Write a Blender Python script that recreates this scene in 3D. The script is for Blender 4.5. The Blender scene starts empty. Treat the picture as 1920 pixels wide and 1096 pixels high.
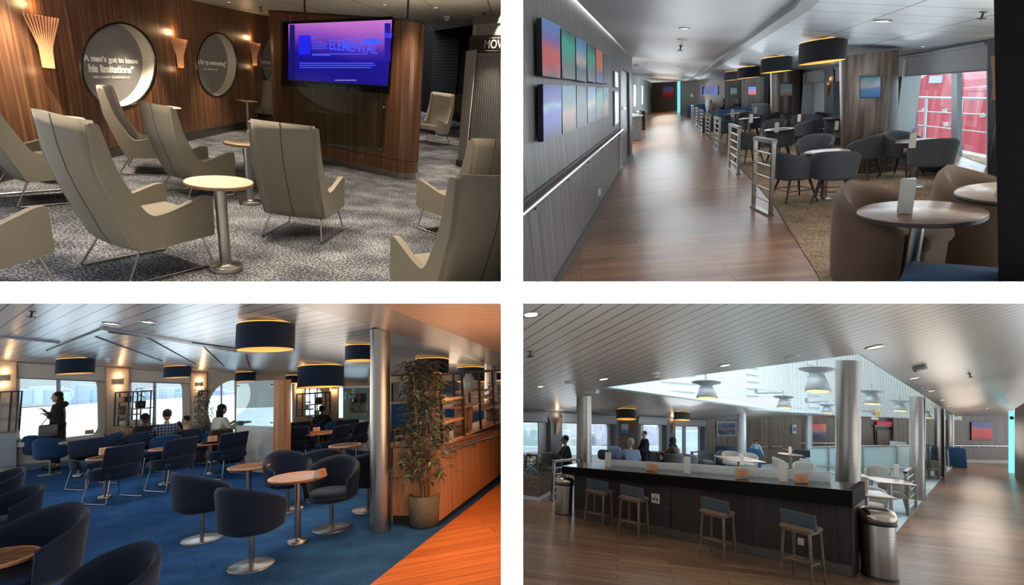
import bpy, math, random
from mathutils import Vector, Matrix
from mathutils.geometry import tessellate_polygon
random.seed(7)
PI = math.pi
SC = bpy.context.scene
COL = SC.collection
# ---------------------------------------------------------------- camera
FPX = 1000.0                      # focal length in pixels of the 1920 wide frame
PITCH = math.radians(10.04)       # the camera looks slightly up across the two decks
CX, CY = 960.5, 548.0
CAM = Vector((0, 0, 2.2))
FW = Vector((0, math.cos(PITCH), math.sin(PITCH)))
UPV = Vector((0, -math.sin(PITCH), math.cos(PITCH)))
RT = Vector((1, 0, 0))
cd = bpy.data.cameras.new('camera'); cam = bpy.data.objects.new('camera', cd); COL.objects.link(cam)
cd.sensor_width = 36; cd.lens = FPX * 36 / 1920; cd.clip_start = .05; cd.clip_end = 500
cam.matrix_world = Matrix((( RT.x, UPV.x, -FW.x, CAM.x), (RT.y, UPV.y, -FW.y, CAM.y), (RT.z, UPV.z, -FW.z, CAM.z), (0, 0, 0, 1)))
SC.camera = cam
def ray(px, py): return RT * ((px - CX) / FPX) + UPV * ((CY - py) / FPX) + FW
def pt(px, py, Z): return CAM + ray(px, py) * Z
def proj(P):
    d = P - CAM; z = d.dot(FW)
    return (CX + FPX * d.dot(RT) / z, CY - FPX * d.dot(UPV) / z, z)
# ---------------------------------------------------------------- planes and rooms
class Plane:
    def __init__(s, O, U, V, N):
        s.O, s.U, s.V, s.N = O, U, V, N
        s.M = Matrix(((U.x, V.x, N.x, O.x), (U.y, V.y, N.y, O.y), (U.z, V.z, N.z, O.z), (0, 0, 0, 1)))
    def at(s, px, py, off=0):
        r = ray(px, py); return CAM + r * (((s.O + s.N * off) - CAM).dot(s.N) / r.dot(s.N))
    def uv(s, px, py, off=0):
        d = s.at(px, py, off) - s.O; return (d.dot(s.U), d.dot(s.V))
    def P(s, u, v, w=0): return s.O + s.U * u + s.V * v + s.N * w
    def frame(s, u, v, w=0):
        m = s.M.copy(); m.translation = s.P(u, v, w); return m
def plane3(A, B, C, O=None):
    """plane through three world points; U along AB, N towards the camera"""
    U = (B - A).normalized(); N = U.cross(C - A).normalized()
    if N.dot(CAM - A) < 0: N = -N
    return Plane(A, U, N.cross(U), N)
class Room:
    def __init__(s, x0, y0, slope, zpx, zdist):
        r1 = ray(x0, y0); r2 = ray(x0 + 400, y0 + slope * 400)
        n = r1.cross(r2).normalized()
        if n.dot(UPV) < 0: n = -n
        s.n = n; s.h = -n.dot(ray(*zpx)) * zdist
        s.o = CAM - n * s.h
        f = (FW - n * FW.dot(n)).normalized(); s.f = f; s.r = f.cross(n)
        s.floor = Plane(s.o, s.r, f, n)
    def F(s, px, py): return s.floor.at(px, py)
    def H(s, px, py, h): return s.floor.at(px, py, h)
    def wall(s, a, b, tilt=None):
        """wall whose foot runs through the two floor pixels; tilt = pixel of a point of its image-vertical edge above a"""
        A, B = s.F(*a), s.F(*b)
        U = (B - A).normalized(); V = s.n
        N = V.cross(U) if V.cross(U).dot(CAM - A) > 0 else U.cross(V)
        if U.cross(V).dot(N) < 0: U = -U
        if tilt is not None:          # lean the wall so that its uprights read upright
            Nn = U.cross(V).normalized()
        return Plane(A, U, V, N)
    def fr(s, px, py, yaw=0, sc=1.0, h=0):
        """matrix of a thing standing at a floor pixel; yaw 0 faces away from the viewer, +90 faces left"""
        P = s.floor.at(px, py, h)
        d = P - CAM; d = (d - s.n * d.dot(s.n)).normalized()
        x = d.cross(s.n)
        B = Matrix(((x.x, d.x, s.n.x, 0), (x.y, d.y, s.n.y, 0), (x.z, d.z, s.n.z, 0), (0, 0, 0, 1)))
        return Matrix.Translation(P) @ B @ Matrix.Rotation(math.radians(yaw), 4, 'Z') @ Matrix.Scale(sc, 4)
    def scale(s, px, py, top, H, h=0):
        P = s.floor.at(px, py, h); q = proj(P + s.n * H)
        return (py - top) / (py - q[1])
# ---------------------------------------------------------------- object helpers
def props(o, label=None, cat=None, group=None, kind=None):
    if label: o['label'] = label
    if cat: o['category'] = cat
    if group: o['group'] = group
    if kind: o['kind'] = kind
    return o
def thing(name, label, cat, M=None, group=None, kind=None):
    o = bpy.data.objects.new(name, None); o.empty_display_size = .05; COL.objects.link(o)
    if M is not None: o.matrix_world = M
    return props(o, label, cat, group, kind)
class MB:
    def __init__(s): s.v = []; s.f = []; s.flat = set()
    def add(s, vs, fs, M=None, flat=False):
        b = len(s.v)
        if M is not None: vs = [M @ Vector(v) for v in vs]
        s.v += [tuple(v) for v in vs]
        for f in fs:
            if flat: s.flat.add(len(s.f))
            s.f.append(tuple(b + i for i in f))
        return s
    def box(s, c, d, M=None, rz=0, rx=0, ry=0):
        x, y, z = d[0] / 2, d[1] / 2, d[2] / 2
        vs = [Vector((i, j, k)) for i in (-x, x) for j in (-y, y) for k in (-z, z)]
        R = Matrix.Translation(c)
        if rz: R = R @ Matrix.Rotation(rz, 4, 'Z')
        if rx: R = R @ Matrix.Rotation(rx, 4, 'X')
        if ry: R = R @ Matrix.Rotation(ry, 4, 'Y')
        if M is not None: R = M @ R
        return s.add(vs, [(0, 1, 3, 2), (4, 6, 7, 5), (0, 4, 5, 1), (2, 3, 7, 6), (0, 2, 6, 4), (1, 5, 7, 3)], R, True)
    def rbox(s, c, d, r=.02, k=3, M=None, rz=0, rx=0, ry=0, fn=None):
        hx, hy, hz = [max(q / 2 - r, 1e-4) for q in d]
        las = [(-PI / 2 + PI / 2 * i / k, -1) for i in range(k + 1)] + [(PI / 2 * i / k, 1) for i in range(k + 1)]
        los = []
        for q, (sx, sy) in enumerate(((1, 1), (-1, 1), (-1, -1), (1, -1))):
            los += [(PI / 2 * (q + i / k), sx, sy) for i in range(k + 1)]
        vs = []; m = len(los)
        for la, sz in las:
            for lo, sx, sy in los:
                p = Vector((sx * hx + r * math.cos(la) * math.cos(lo), sy * hy + r * math.cos(la) * math.sin(lo), sz * hz + r * math.sin(la)))
                if fn: p = Vector(fn(p))
                vs.append(p)
        fs = [(i * m + j, i * m + (j + 1) % m, (i + 1) * m + (j + 1) % m, (i + 1) * m + j) for i in range(len(las) - 1) for j in range(m)]
        fs += [tuple(range(m))[::-1], tuple((len(las) - 1) * m + j for j in range(m))]
        R = Matrix.Translation(c)
        if rz: R = R @ Matrix.Rotation(rz, 4, 'Z')
        if rx: R = R @ Matrix.Rotation(rx, 4, 'X')
        if ry: R = R @ Matrix.Rotation(ry, 4, 'Y')
        if M is not None: R = M @ R
        return s.add(vs, fs, R)
    def lathe(s, prof, n=24, c=(0, 0, 0), M=None, sx=1, sy=1, caps=True):
        vs = [(c[0] + r * math.cos(2 * PI * j / n) * sx, c[1] + r * math.sin(2 * PI * j / n) * sy, c[2] + z) for r, z in prof for j in range(n)]
        fs = [(i * n + j, i * n + (j + 1) % n, (i + 1) * n + (j + 1) % n, (i + 1) * n + j) for i in range(len(prof) - 1) for j in range(n)]
        if caps:
            b = len(s.v); s.add(vs, fs, M)
            s.add([vs[j] for j in range(n)], [tuple(range(n))[::-1]], M, True)
            return s.add([vs[(len(prof) - 1) * n + j] for j in range(n)], [tuple(range(n))], M, True)
        return s.add(vs, fs, M)
    def tube(s, pts, r=.01, n=8, closed=False, M=None):
        pts = [Vector(p) for p in pts]; m = len(pts); vs = []; T = []
        for i in range(m):
            a = pts[i - 1] if (i > 0 or closed) else pts[i]
            b = pts[(i + 1) % m] if (i < m - 1 or closed) else pts[i]
            T.append((b - a).normalized())
        ref = Vector((0, 0, 1)) if abs(T[0].z) < .9 else Vector((1, 0, 0))
        x = T[0].cross(ref).normalized()
        for i in range(m):
            x = (x - T[i] * x.dot(T[i])).normalized(); y = T[i].cross(x)
            rr = r[i] if isinstance(r, (list, tuple)) else r
            vs += [pts[i] + (x * math.cos(2 * PI * j / n) + y * math.sin(2 * PI * j / n)) * rr for j in range(n)]
        fs = [(i * n + j, i * n + (j + 1) % n, ((i + 1) % m) * n + (j + 1) % n, ((i + 1) % m) * n + j) for i in range(m if closed else m - 1) for j in range(n)]
        s.add(vs, fs, M)
        if not closed:
            s.add(vs[:n], [tuple(range(n))[::-1]], M, True); s.add(vs[-n:], [tuple(range(n))], M, True)
        return s
    def prism(s, poly, z0, z1, holes=(), M=None):
        """polygon (uv list) with holes extruded from z0 to z1"""
        loops = [list(poly)] + [list(h) for h in holes]
        allp = [p for l in loops for p in l]
        tris = tessellate_polygon([[Vector((p[0], p[1], 0)) for p in l] for l in loops])
        n = len(allp)
        def up(t):
            a, b, c = [allp[i] for i in t]
            return t if (b[0] - a[0]) * (c[1] - a[1]) - (b[1] - a[1]) * (c[0] - a[0]) > 0 else (t[0], t[2], t[1])
        tris = [up(tuple(t)) for t in tris]
        s.add([(p[0], p[1], z1) for p in allp], tris, M, True)
        s.add([(p[0], p[1], z0) for p in allp], [t[::-1] for t in tris], M, True)
        b = 0
        for li, l in enumerate(loops):
            m = len(l); ar = sum(l[i][0] * l[(i + 1) % m][1] - l[(i + 1) % m][0] * l[i][1] for i in range(m))
            vs = [(p[0], p[1], z0) for p in l] + [(p[0], p[1], z1) for p in l]
            ccw = (ar > 0) == (li == 0)
            fs = [(i, (i + 1) % m, m + (i + 1) % m, m + i) if ccw else ((i + 1) % m, i, m + i, m + (i + 1) % m) for i in range(m)]
            s.add(vs, fs, M, m < 12)
        return s
    def shell(s, fo, fi, nu, nv, M=None):
        """thick open shell between two parametric sheets fo(u,v), fi(u,v) with closed rims"""
        G = []
        for fn in (fo, fi):
            G.append([[Vector(fn(i / nu, j / nv)) for j in range(nv + 1)] for i in range(nu + 1)])
        vs = [p for g in G for row in g for p in row]; W = nv + 1; N = (nu + 1) * W
        fs = []
        for i in range(nu):
            for j in range(nv):
                a, b, c, d = i * W + j, (i + 1) * W + j, (i + 1) * W + j + 1, i * W + j + 1
                fs.append((a, b, c, d)); fs.append((N + d, N + c, N + b, N + a))
        for i in range(nu):
            for j in (0, nv):
                a, b = i * W + j, (i + 1) * W + j
                fs.append((b, a, N + a, N + b) if j == 0 else (a, b, N + b, N + a))
        for j in range(nv):
            for i in (0, nu):
                a, b = i * W + j, i * W + j + 1
                fs.append((a, b, N + b, N + a) if i == 0 else (b, a, N + a, N + b))
        return s.add(vs, fs, M)
def mk(name, mb, mat, parent=None, M=None, smooth=True):
    me = bpy.data.meshes.new(name); me.from_pydata(mb.v, [], mb.f); me.update()
    if smooth:
        for i, p in enumerate(me.polygons): p.use_smooth = i not in mb.flat
    if mat is not None: me.materials.append(mat)
    o = bpy.data.objects.new(name, me); COL.objects.link(o)
    if parent is not None: o.parent = parent
    elif M is not None: o.matrix_world = M
    return o
def struct(name, mb, mat, M=None, parent=None, smooth=False):
    o = mk(name, mb, mat, parent, M, smooth)
    if parent is None: o['kind'] = 'structure'
    return o
def dup(root, M=None, label=None, group=None):
    r = root.copy(); COL.objects.link(r)
    if M is not None: r.matrix_world = M
    if label: r['label'] = label
    if group: r['group'] = group
    for ch in list(root.children):
        c = ch.copy(); COL.objects.link(c); c.parent = r
        for g in list(ch.children):
            d = g.copy(); COL.objects.link(d); d.parent = c
    return r
PROTO = {}
def inst(key, maker, M, name, label, cat, group=None):
    """first call builds the thing, later calls copy it with all its parts"""
    if key not in PROTO:
        t = thing(name, label, cat, M, group); maker(t); PROTO[key] = t; return t
    return dup(PROTO[key], M, label, group)
def fillet(pts, r, k=4, closed=False):
    pts = [Vector(p) for p in pts]; out = []; n = len(pts)
    for i, p in enumerate(pts):
        if not closed and i in (0, n - 1): out.append(p); continue
        a, b = pts[i - 1], pts[(i + 1) % n]
        da, db = (a - p), (b - p); q = min(r, da.length * .48, db.length * .48)
        A, B = p + da.normalized() * q, p + db.normalized() * q
        for j in range(k + 1):
            t = j / k; out.append(A * (1 - t) ** 2 + p * 2 * t * (1 - t) + B * t * t)
    return out
def rquad(c, r, k=5):
    """rounded polygon in uv from corner list; r radius or list of radii"""
    out = []; n = len(c); c = [Vector((p[0], p[1])) for p in c]
    for i, p in enumerate(c):
        rr = r[i] if isinstance(r, (list, tuple)) else r
        if rr <= 0: out.append(tuple(p)); continue
        a, b = c[i - 1], c[(i + 1) % n]
        A = p + (a - p).normalized() * rr; B = p + (b - p).normalized() * rr
        for j in range(k + 1):
            t = j / k; q = A * (1 - t) ** 2 + p * 2 * t * (1 - t) + B * t * t; out.append((q.x, q.y))
    return out
def px(P, pts, off=0): return [P.uv(x, y, off) for x, y in pts]
def circ(cx, cy, rx, ry, n=40): return [(cx + rx * math.cos(2 * PI * i / n), cy + ry * math.sin(2 * PI * i / n)) for i in range(n)]
# ---------------------------------------------------------------- materials
def srgb(c):
    f = lambda x: x / 12.92 if x <= .04045 else ((x + .055) / 1.055) ** 2.4
    return tuple(f(x / 255) for x in c) + (1,)
class NT:
    def __init__(s, name):
        s.m = bpy.data.materials.new(name); s.m.use_nodes = True; s.t = s.m.node_tree; s.N = s.t.nodes; s.b = s.N['Principled BSDF']
    def n(s, ty, **k):
        o = s.N.new(ty)
        for a, v in k.items():
            if a.startswith('i_'): o.inputs[a[2:].replace('_', ' ')].default_value = v
            else: setattr(o, a, v)
        return o
    def l(s, a, b): s.t.links.new(a, b)
    def coord(s, scale=(1, 1, 1), out='Object', rot=(0, 0, 0)):
        tc = s.n('ShaderNodeTexCoord'); mp = s.n('ShaderNodeMapping'); s.l(tc.outputs[out], mp.inputs[0])
        mp.inputs['Scale'].default_value = scale; mp.inputs['Rotation'].default_value = rot; return mp.outputs[0]
    def ramp(s, fac, stops, interp='LINEAR'):
        r = s.n('ShaderNodeValToRGB'); e = r.color_ramp.elements; r.color_ramp.interpolation = interp
        while len(e) < len(stops): e.new(.5)
        for q, (p, c) in zip(e, stops): q.position = p; q.color = c if len(c) == 4 else srgb(c)
        s.l(fac, r.inputs[0]); return r.outputs[0]
    def bump(s, h, strength=.3, dist=.01):
        b = s.n('ShaderNodeBump'); b.inputs['Strength'].default_value = strength; b.inputs['Distance'].default_value = dist
        s.l(h, b.inputs['Height']); s.l(b.outputs[0], s.b.inputs['Normal'])
    def mix(s, fac, a, b, mode='MIX'):
        m = s.n('ShaderNodeMix', data_type='RGBA', blend_type=mode)
        for v, i in ((fac, 0), (a, 6), (b, 7)):
            if hasattr(v, 'links'): s.l(v, m.inputs[i])
            else: m.inputs[i].default_value = v if i else float(v)
        return m.outputs[2]
    def set(s, rough=.5, metal=0, **k):
        s.b.inputs['Roughness'].default_value = rough; s.b.inputs['Metallic'].default_value = metal
        for a, v in k.items(): s.b.inputs[a.replace('_', ' ')].default_value = v
        return s.m
MATS = {}
def memo(fn):
    def w(*a, **k):
        key = (fn.__name__,) + a + tuple(sorted(k.items()))
        if key not in MATS: MATS[key] = fn(*a, **k)
        return MATS[key]
    return w
@memo
def plain(c, rough=.5, metal=0, var=.08, spec=.5):
    t = NT('paint'); n = t.n('ShaderNodeTexNoise'); t.l(t.coord((6, 6, 6)), n.inputs[0])
    a = srgb(c); lo = tuple(x * (1 - var) for x in a[:3]) + (1,); hi = tuple(min(1, x * (1 + var)) for x in a[:3]) + (1,)
    t.l(t.ramp(n.outputs[0], [(.3, lo), (.7, hi)]), t.b.inputs['Base Color'])
    t.b.inputs['Specular IOR Level'].default_value = spec
    return t.set(rough, metal)
@memo
def fabric(c, scale=260, var=.25, c2=None):
    t = NT('upholstery'); n = t.n('ShaderNodeTexNoise'); n.inputs['Scale'].default_value = 1; n.inputs['Detail'].default_value = 3
    t.l(t.coord((scale, scale, scale)), n.inputs[0]); a = srgb(c)
    lo = tuple(x * (1 - var) for x in a[:3]) + (1,); hi = srgb(c2) if c2 else tuple(min(1, x * (1 + var)) for x in a[:3]) + (1,)
    t.l(t.ramp(n.outputs[0], [(.35, lo), (.65, hi)]), t.b.inputs['Base Color']); t.bump(n.outputs[0], .25, .002)
    t.b.inputs['Sheen Weight'].default_value = .15; t.b.inputs['Specular IOR Level'].default_value = .25
    return t.set(.85)
@memo
def wood(cs, su=14, sv=.6, rough=.45, seam=0, seamv=0, axis=0, seamc=(20, 14, 10)):
    """cs: three sRGB colours; grain runs along v (axis 0) or u (axis 1); seam = board pitch in m"""
    t = NT('wood'); co = t.coord(); sep = t.n('ShaderNodeSeparateXYZ'); t.l(co, sep.inputs[0])
    X, Y = (sep.outputs[0], sep.outputs[1]) if axis == 0 else (sep.outputs[1], sep.outputs[0])
    if axis == 2: X, Y = sep.outputs[0], sep.outputs[2]
    cb = t.n('ShaderNodeCombineXYZ')
    for s_, o_, k in ((X, 0, su), (Y, 1, sv)):
        m = t.n('ShaderNodeMath', operation='MULTIPLY'); m.inputs[1].default_value = k; t.l(s_, m.inputs[0]); t.l(m.outputs[0], cb.inputs[o_])
    mz = t.n('ShaderNodeMath', operation='MULTIPLY'); mz.inputs[1].default_value = su; t.l(sep.outputs[1 if axis == 2 else 2], mz.inputs[0]); t.l(mz.outputs[0], cb.inputs[2])
    n = t.n('ShaderNodeTexNoise'); n.inputs['Scale'].default_value = 1; n.inputs['Detail'].default_value = 5; n.inputs['Distortion'].default_value = .4
    t.l(cb.outputs[0], n.inputs[0])
    c = t.ramp(n.outputs[0], [(.28, cs[0]), (.5, cs[1]), (.74, cs[2])])
    n2 = t.n('ShaderNodeTexNoise'); n2.inputs['Scale'].default_value = 4.5; n2.inputs['Detail'].default_value = 2; t.l(cb.outputs[0], n2.inputs[0])
    c = t.mix(.45, c, t.ramp(n2.outputs[0], [(.3, (95, 95, 95)), (.7, (200, 200, 200))]), 'OVERLAY')
    for pitch, src in ((seam, X), (seamv, Y)):
        if pitch:
            m = t.n('ShaderNodeMath', operation='DIVIDE'); m.inputs[1].default_value = pitch; t.l(src, m.inputs[0])
            fr = t.n('ShaderNodeMath', operation='FRACT'); t.l(m.outputs[0], fr.inputs[0])
            lt = t.n('ShaderNodeMath', operation='LESS_THAN'); lt.inputs[1].default_value = .03 if pitch > .2 else .06; t.l(fr.outputs[0], lt.inputs[0])
            c = t.mix(lt.outputs[0], c, srgb(seamc))
    t.l(c, t.b.inputs['Base Color'])
    return t.set(rough)
@memo
def planks(cs, w=.15, L=1.2, rough=.35, rot=0, mortar=.004, mc=(40, 28, 20), spec=.5):
    t = NT('floorboards'); co = t.coord(rot=(0, 0, math.radians(rot)))
    b = t.n('ShaderNodeTexBrick'); t.l(co, b.inputs[0]); b.inputs['Scale'].default_value = 1
    b.inputs['Brick Width'].default_value = L; b.inputs['Row Height'].default_value = w; b.inputs['Mortar Size'].default_value = mortar
    b.inputs['Color1'].default_value = (.25, .25, .25, 1); b.inputs['Color2'].default_value = (.8, .8, .8, 1); b.inputs['Mortar'].default_value = (0.5, 0.5, 0.5, 1); b.inputs['Bias'].default_value = 0
    mp = t.n('ShaderNodeMapping'); t.l(co, mp.inputs[0]); mp.inputs['Scale'].default_value = (.9, 16, 1)
    ad = t.n('ShaderNodeVectorMath', operation='ADD'); t.l(mp.outputs[0], ad.inputs[0])
    sc = t.n('ShaderNodeVectorMath', operation='SCALE'); sc.inputs['Scale'].default_value = 9; t.l(b.outputs[0], sc.inputs[0]); t.l(sc.outputs[0], ad.inputs[1])
    n = t.n('ShaderNodeTexNoise'); n.inputs['Scale'].default_value = 1; n.inputs['Detail'].default_value = 6; n.inputs['Distortion'].default_value = .5; t.l(ad.outputs[0], n.inputs[0])
    g = t.mix(.35, n.outputs[0], b.outputs[0])
    c = t.ramp(g, [(.3, cs[0]), (.5, cs[1]), (.7, cs[2])])
    c = t.mix(b.outputs['Fac'], c, srgb(mc)); t.l(c, t.b.inputs['Base Color'])
    t.b.inputs['Specular IOR Level'].default_value = spec
    return t.set(rough)
@memo
def carpet(c1, c2, c3, sc=60, bump=.5):
    t = NT('carpet'); co = t.coord()
    n = t.n('ShaderNodeTexNoise'); n.inputs['Scale'].default_value = sc; n.inputs['Detail'].default_value = 4; n.inputs['Roughness'].default_value = .7; t.l(co, n.inputs[0])
    n2 = t.n('ShaderNodeTexNoise'); n2.inputs['Scale'].default_value = 3; t.l(co, n2.inputs[0])
    g = t.mix(.2, n.outputs[0], n2.outputs[0])
    c = t.ramp(g, [(.38, c1), (.5, c2), (.62, c3)]); t.l(c, t.b.inputs['Base Color']); t.bump(n.outputs[0], bump, .01)
    t.b.inputs['Specular IOR Level'].default_value = .1
    return t.set(.95)
@memo
def strips(c, pitch=.12, gap=.012, rough=.3, metal=.5, cgap=(60, 58, 55), axis=0, p2=0, rot=0):
    """metal or panel ceiling: long strips with dark joints"""
    t = NT('ceiling_panels'); sep = t.n('ShaderNodeSeparateXYZ'); t.l(t.coord(rot=(0, 0, math.radians(rot))), sep.inputs[0]); c_ = srgb(c)
    for ax, p in ((axis, pitch), (1 - axis, p2)):
        if not p: continue
        m = t.n('ShaderNodeMath', operation='DIVIDE'); m.inputs[1].default_value = p; t.l(sep.outputs[ax], m.inputs[0])
        fr = t.n('ShaderNodeMath', operation='FRACT'); t.l(m.outputs[0], fr.inputs[0])
        lt = t.n('ShaderNodeMath', operation='LESS_THAN'); lt.inputs[1].default_value = gap / p; t.l(fr.outputs[0], lt.inputs[0])
        c_ = t.mix(lt.outputs[0], c_, srgb(cgap))
    t.l(c_, t.b.inputs['Base Color'])
    n = t.n('ShaderNodeTexNoise'); n.inputs['Scale'].default_value = 2; t.l(t.coord(), n.inputs[0]); t.bump(n.outputs[0], .05, .02)
    return t.set(rough, metal)
@memo
def steel(c=(170, 168, 165), rough=.28, aniso=.0):
    t = NT('steel'); n = t.n('ShaderNodeTexNoise'); n.inputs['Scale'].default_value = 1; t.l(t.coord((3, 3, 160)), n.inputs[0])
    a = srgb(c); t.l(t.ramp(n.outputs[0], [(.3, tuple(x * .85 for x in a[:3]) + (1,)), (.7, a)]), t.b.inputs['Base Color'])
    return t.set(rough, 1)
@memo
def glass(tint=(235, 245, 245), rough=.0, alpha=.12):
    """thin pane: mostly clear with a faint reflective sheet"""
    m = bpy.data.materials.new('glass'); m.use_nodes = True; t = m.node_tree; N = t.nodes; N.clear()
    o = N.new('ShaderNodeOutputMaterial'); mx = N.new('ShaderNodeMixShader'); tr = N.new('ShaderNodeBsdfTransparent'); gl = N.new('ShaderNodeBsdfGlossy')
    gl.inputs['Color'].default_value = srgb(tint); gl.inputs['Roughness'].default_value = rough; tr.inputs[0].default_value = srgb(tint)
    no = N.new('ShaderNodeTexNoise'); no.inputs['Scale'].default_value = 2.0
    mr = N.new('ShaderNodeMapRange'); mr.inputs['To Min'].default_value = alpha * .9; mr.inputs['To Max'].default_value = alpha * 1.1
    t.links.new(no.outputs[0], mr.inputs[0]); t.links.new(mr.outputs[0], mx.inputs[0])
    t.links.new(tr.outputs[0], mx.inputs[1]); t.links.new(gl.outputs[0], mx.inputs[2]); t.links.new(mx.outputs[0], o.inputs[0]); return m
@memo
def glow(c, s, var=.05):
    t = NT('lamp_glow'); n = t.n('ShaderNodeTexNoise'); t.l(t.coord((9, 9, 9)), n.inputs[0]); a = srgb(c)
    t.l(t.ramp(n.outputs[0], [(.3, tuple(x * (1 - var) for x in a[:3]) + (1,)), (.7, a)]), t.b.inputs['Emission Color'])
    t.b.inputs['Base Color'].default_value = a; t.b.inputs['Emission Strength'].default_value = s; return t.set(.6)
@memo
def picture(stops, axis=1, wob=.15, rough=.15, emit=0, freq=3, key=0):
    """a printed or glowing picture: soft bands of colour; coordinates 0..1 across the sheet (Generated)"""
    t = NT('artwork'); co = t.coord(out='Generated'); sep = t.n('ShaderNodeSeparateXYZ'); t.l(co, sep.inputs[0])
    n = t.n('ShaderNodeTexNoise'); n.inputs['Scale'].default_value = freq; n.inputs['Detail'].default_value = 5; n.noise_dimensions = '4D'; n.inputs['W'].default_value = key * 3.7; t.l(co, n.inputs[0])
    ma = t.n('ShaderNodeMath', operation='MULTIPLY_ADD'); ma.inputs[1].default_value = wob * 2; t.l(n.outputs[0], ma.inputs[0])
    sb = t.n('ShaderNodeMath', operation='SUBTRACT'); sb.inputs[1].default_value = wob; t.l(sep.outputs[axis], sb.inputs[0]); t.l(sb.outputs[0], ma.inputs[2])
    c = t.ramp(ma.outputs[0], list(stops))
    if emit: t.b.inputs['Base Color'].default_value = (.01, .01, .012, 1)
    else: t.l(c, t.b.inputs['Base Color'])
    t.b.inputs['Specular IOR Level'].default_value = .25
    if emit: t.l(c, t.b.inputs['Emission Color']); t.b.inputs['Emission Strength'].default_value = emit
    return t.set(rough)
def text(name, s, P, u, v, size, mat, parent=None, w=.003, align='CENTER', rot=0, bold=0, xs=1.0, M=None, label=None):
    cu = bpy.data.curves.new(name, 'FONT'); cu.body = s; cu.size = size; cu.align_x = align; cu.align_y = 'CENTER'; cu.extrude = .001; cu.offset = bold
    o = bpy.data.objects.new(name, cu); COL.objects.link(o)
    dg = bpy.context.evaluated_depsgraph_get(); me = bpy.data.meshes.new_from_object(o.evaluated_get(dg)); bpy.data.objects.remove(o)
    o = bpy.data.objects.new(name, me); COL.objects.link(o); me.materials.clear(); me.materials.append(mat)
    L = Matrix.Rotation(rot, 4, 'Z') @ Matrix.Diagonal((xs, 1, 1, 1))
    W = (P.frame(u, v, w) if P is not None else M @ Matrix.Translation((u, v, w))) @ L
    me.transform(L)
    W = (P.frame(u, v, w) if P is not None else M @ Matrix.Translation((u, v, w)))
    if parent is not None:
        o.parent = parent; o.matrix_parent_inverse = Matrix()
        bpy.context.view_layer.update(); o.matrix_local = parent.matrix_world.inverted() @ W
    else: o.matrix_world = W
    return o
def spot(loc, aim, energy, size=1.2, blend=.6, color=(1, .85, .65), r=.05, name='downlight_and_wash_beam'):
    l = bpy.data.lights.new(name, 'SPOT'); l.energy = energy; l.spot_size = size; l.spot_blend = blend; l.color = color; l.shadow_soft_size = r
    o = bpy.data.objects.new(name, l); COL.objects.link(o); o.location = loc
    o.rotation_euler = (Vector(aim) - Vector(loc)).to_track_quat('-Z', 'Y').to_euler(); return o
def bulb(loc, energy, color=(1, .7, .4), r=.05, name='lamp_bulb'):
    l = bpy.data.lights.new(name, 'POINT'); l.energy = energy; l.color = color; l.shadow_soft_size = r
    o = bpy.data.objects.new(name, l); COL.objects.link(o); o.location = loc; return o
def area(loc, aim, sx, sy, energy, color=(1, 1, 1), spread=PI, name='daylight_area', up=None):
    l = bpy.data.lights.new(name, 'AREA'); l.shape = 'RECTANGLE'; l.size = sx; l.size_y = sy; l.energy = energy; l.color = color; l.spread = spread
    o = bpy.data.objects.new(name, l); COL.objects.link(o); o.location = loc
    z = -(Vector(aim) - Vector(loc)).normalized(); y = up or UPV; x = y.cross(z).normalized(); y = z.cross(x)
    o.matrix_world = Matrix(((x.x, y.x, z.x, loc[0]), (x.y, y.y, z.y, loc[1]), (x.z, y.z, z.z, loc[2]), (0, 0, 0, 1))); return o
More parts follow.
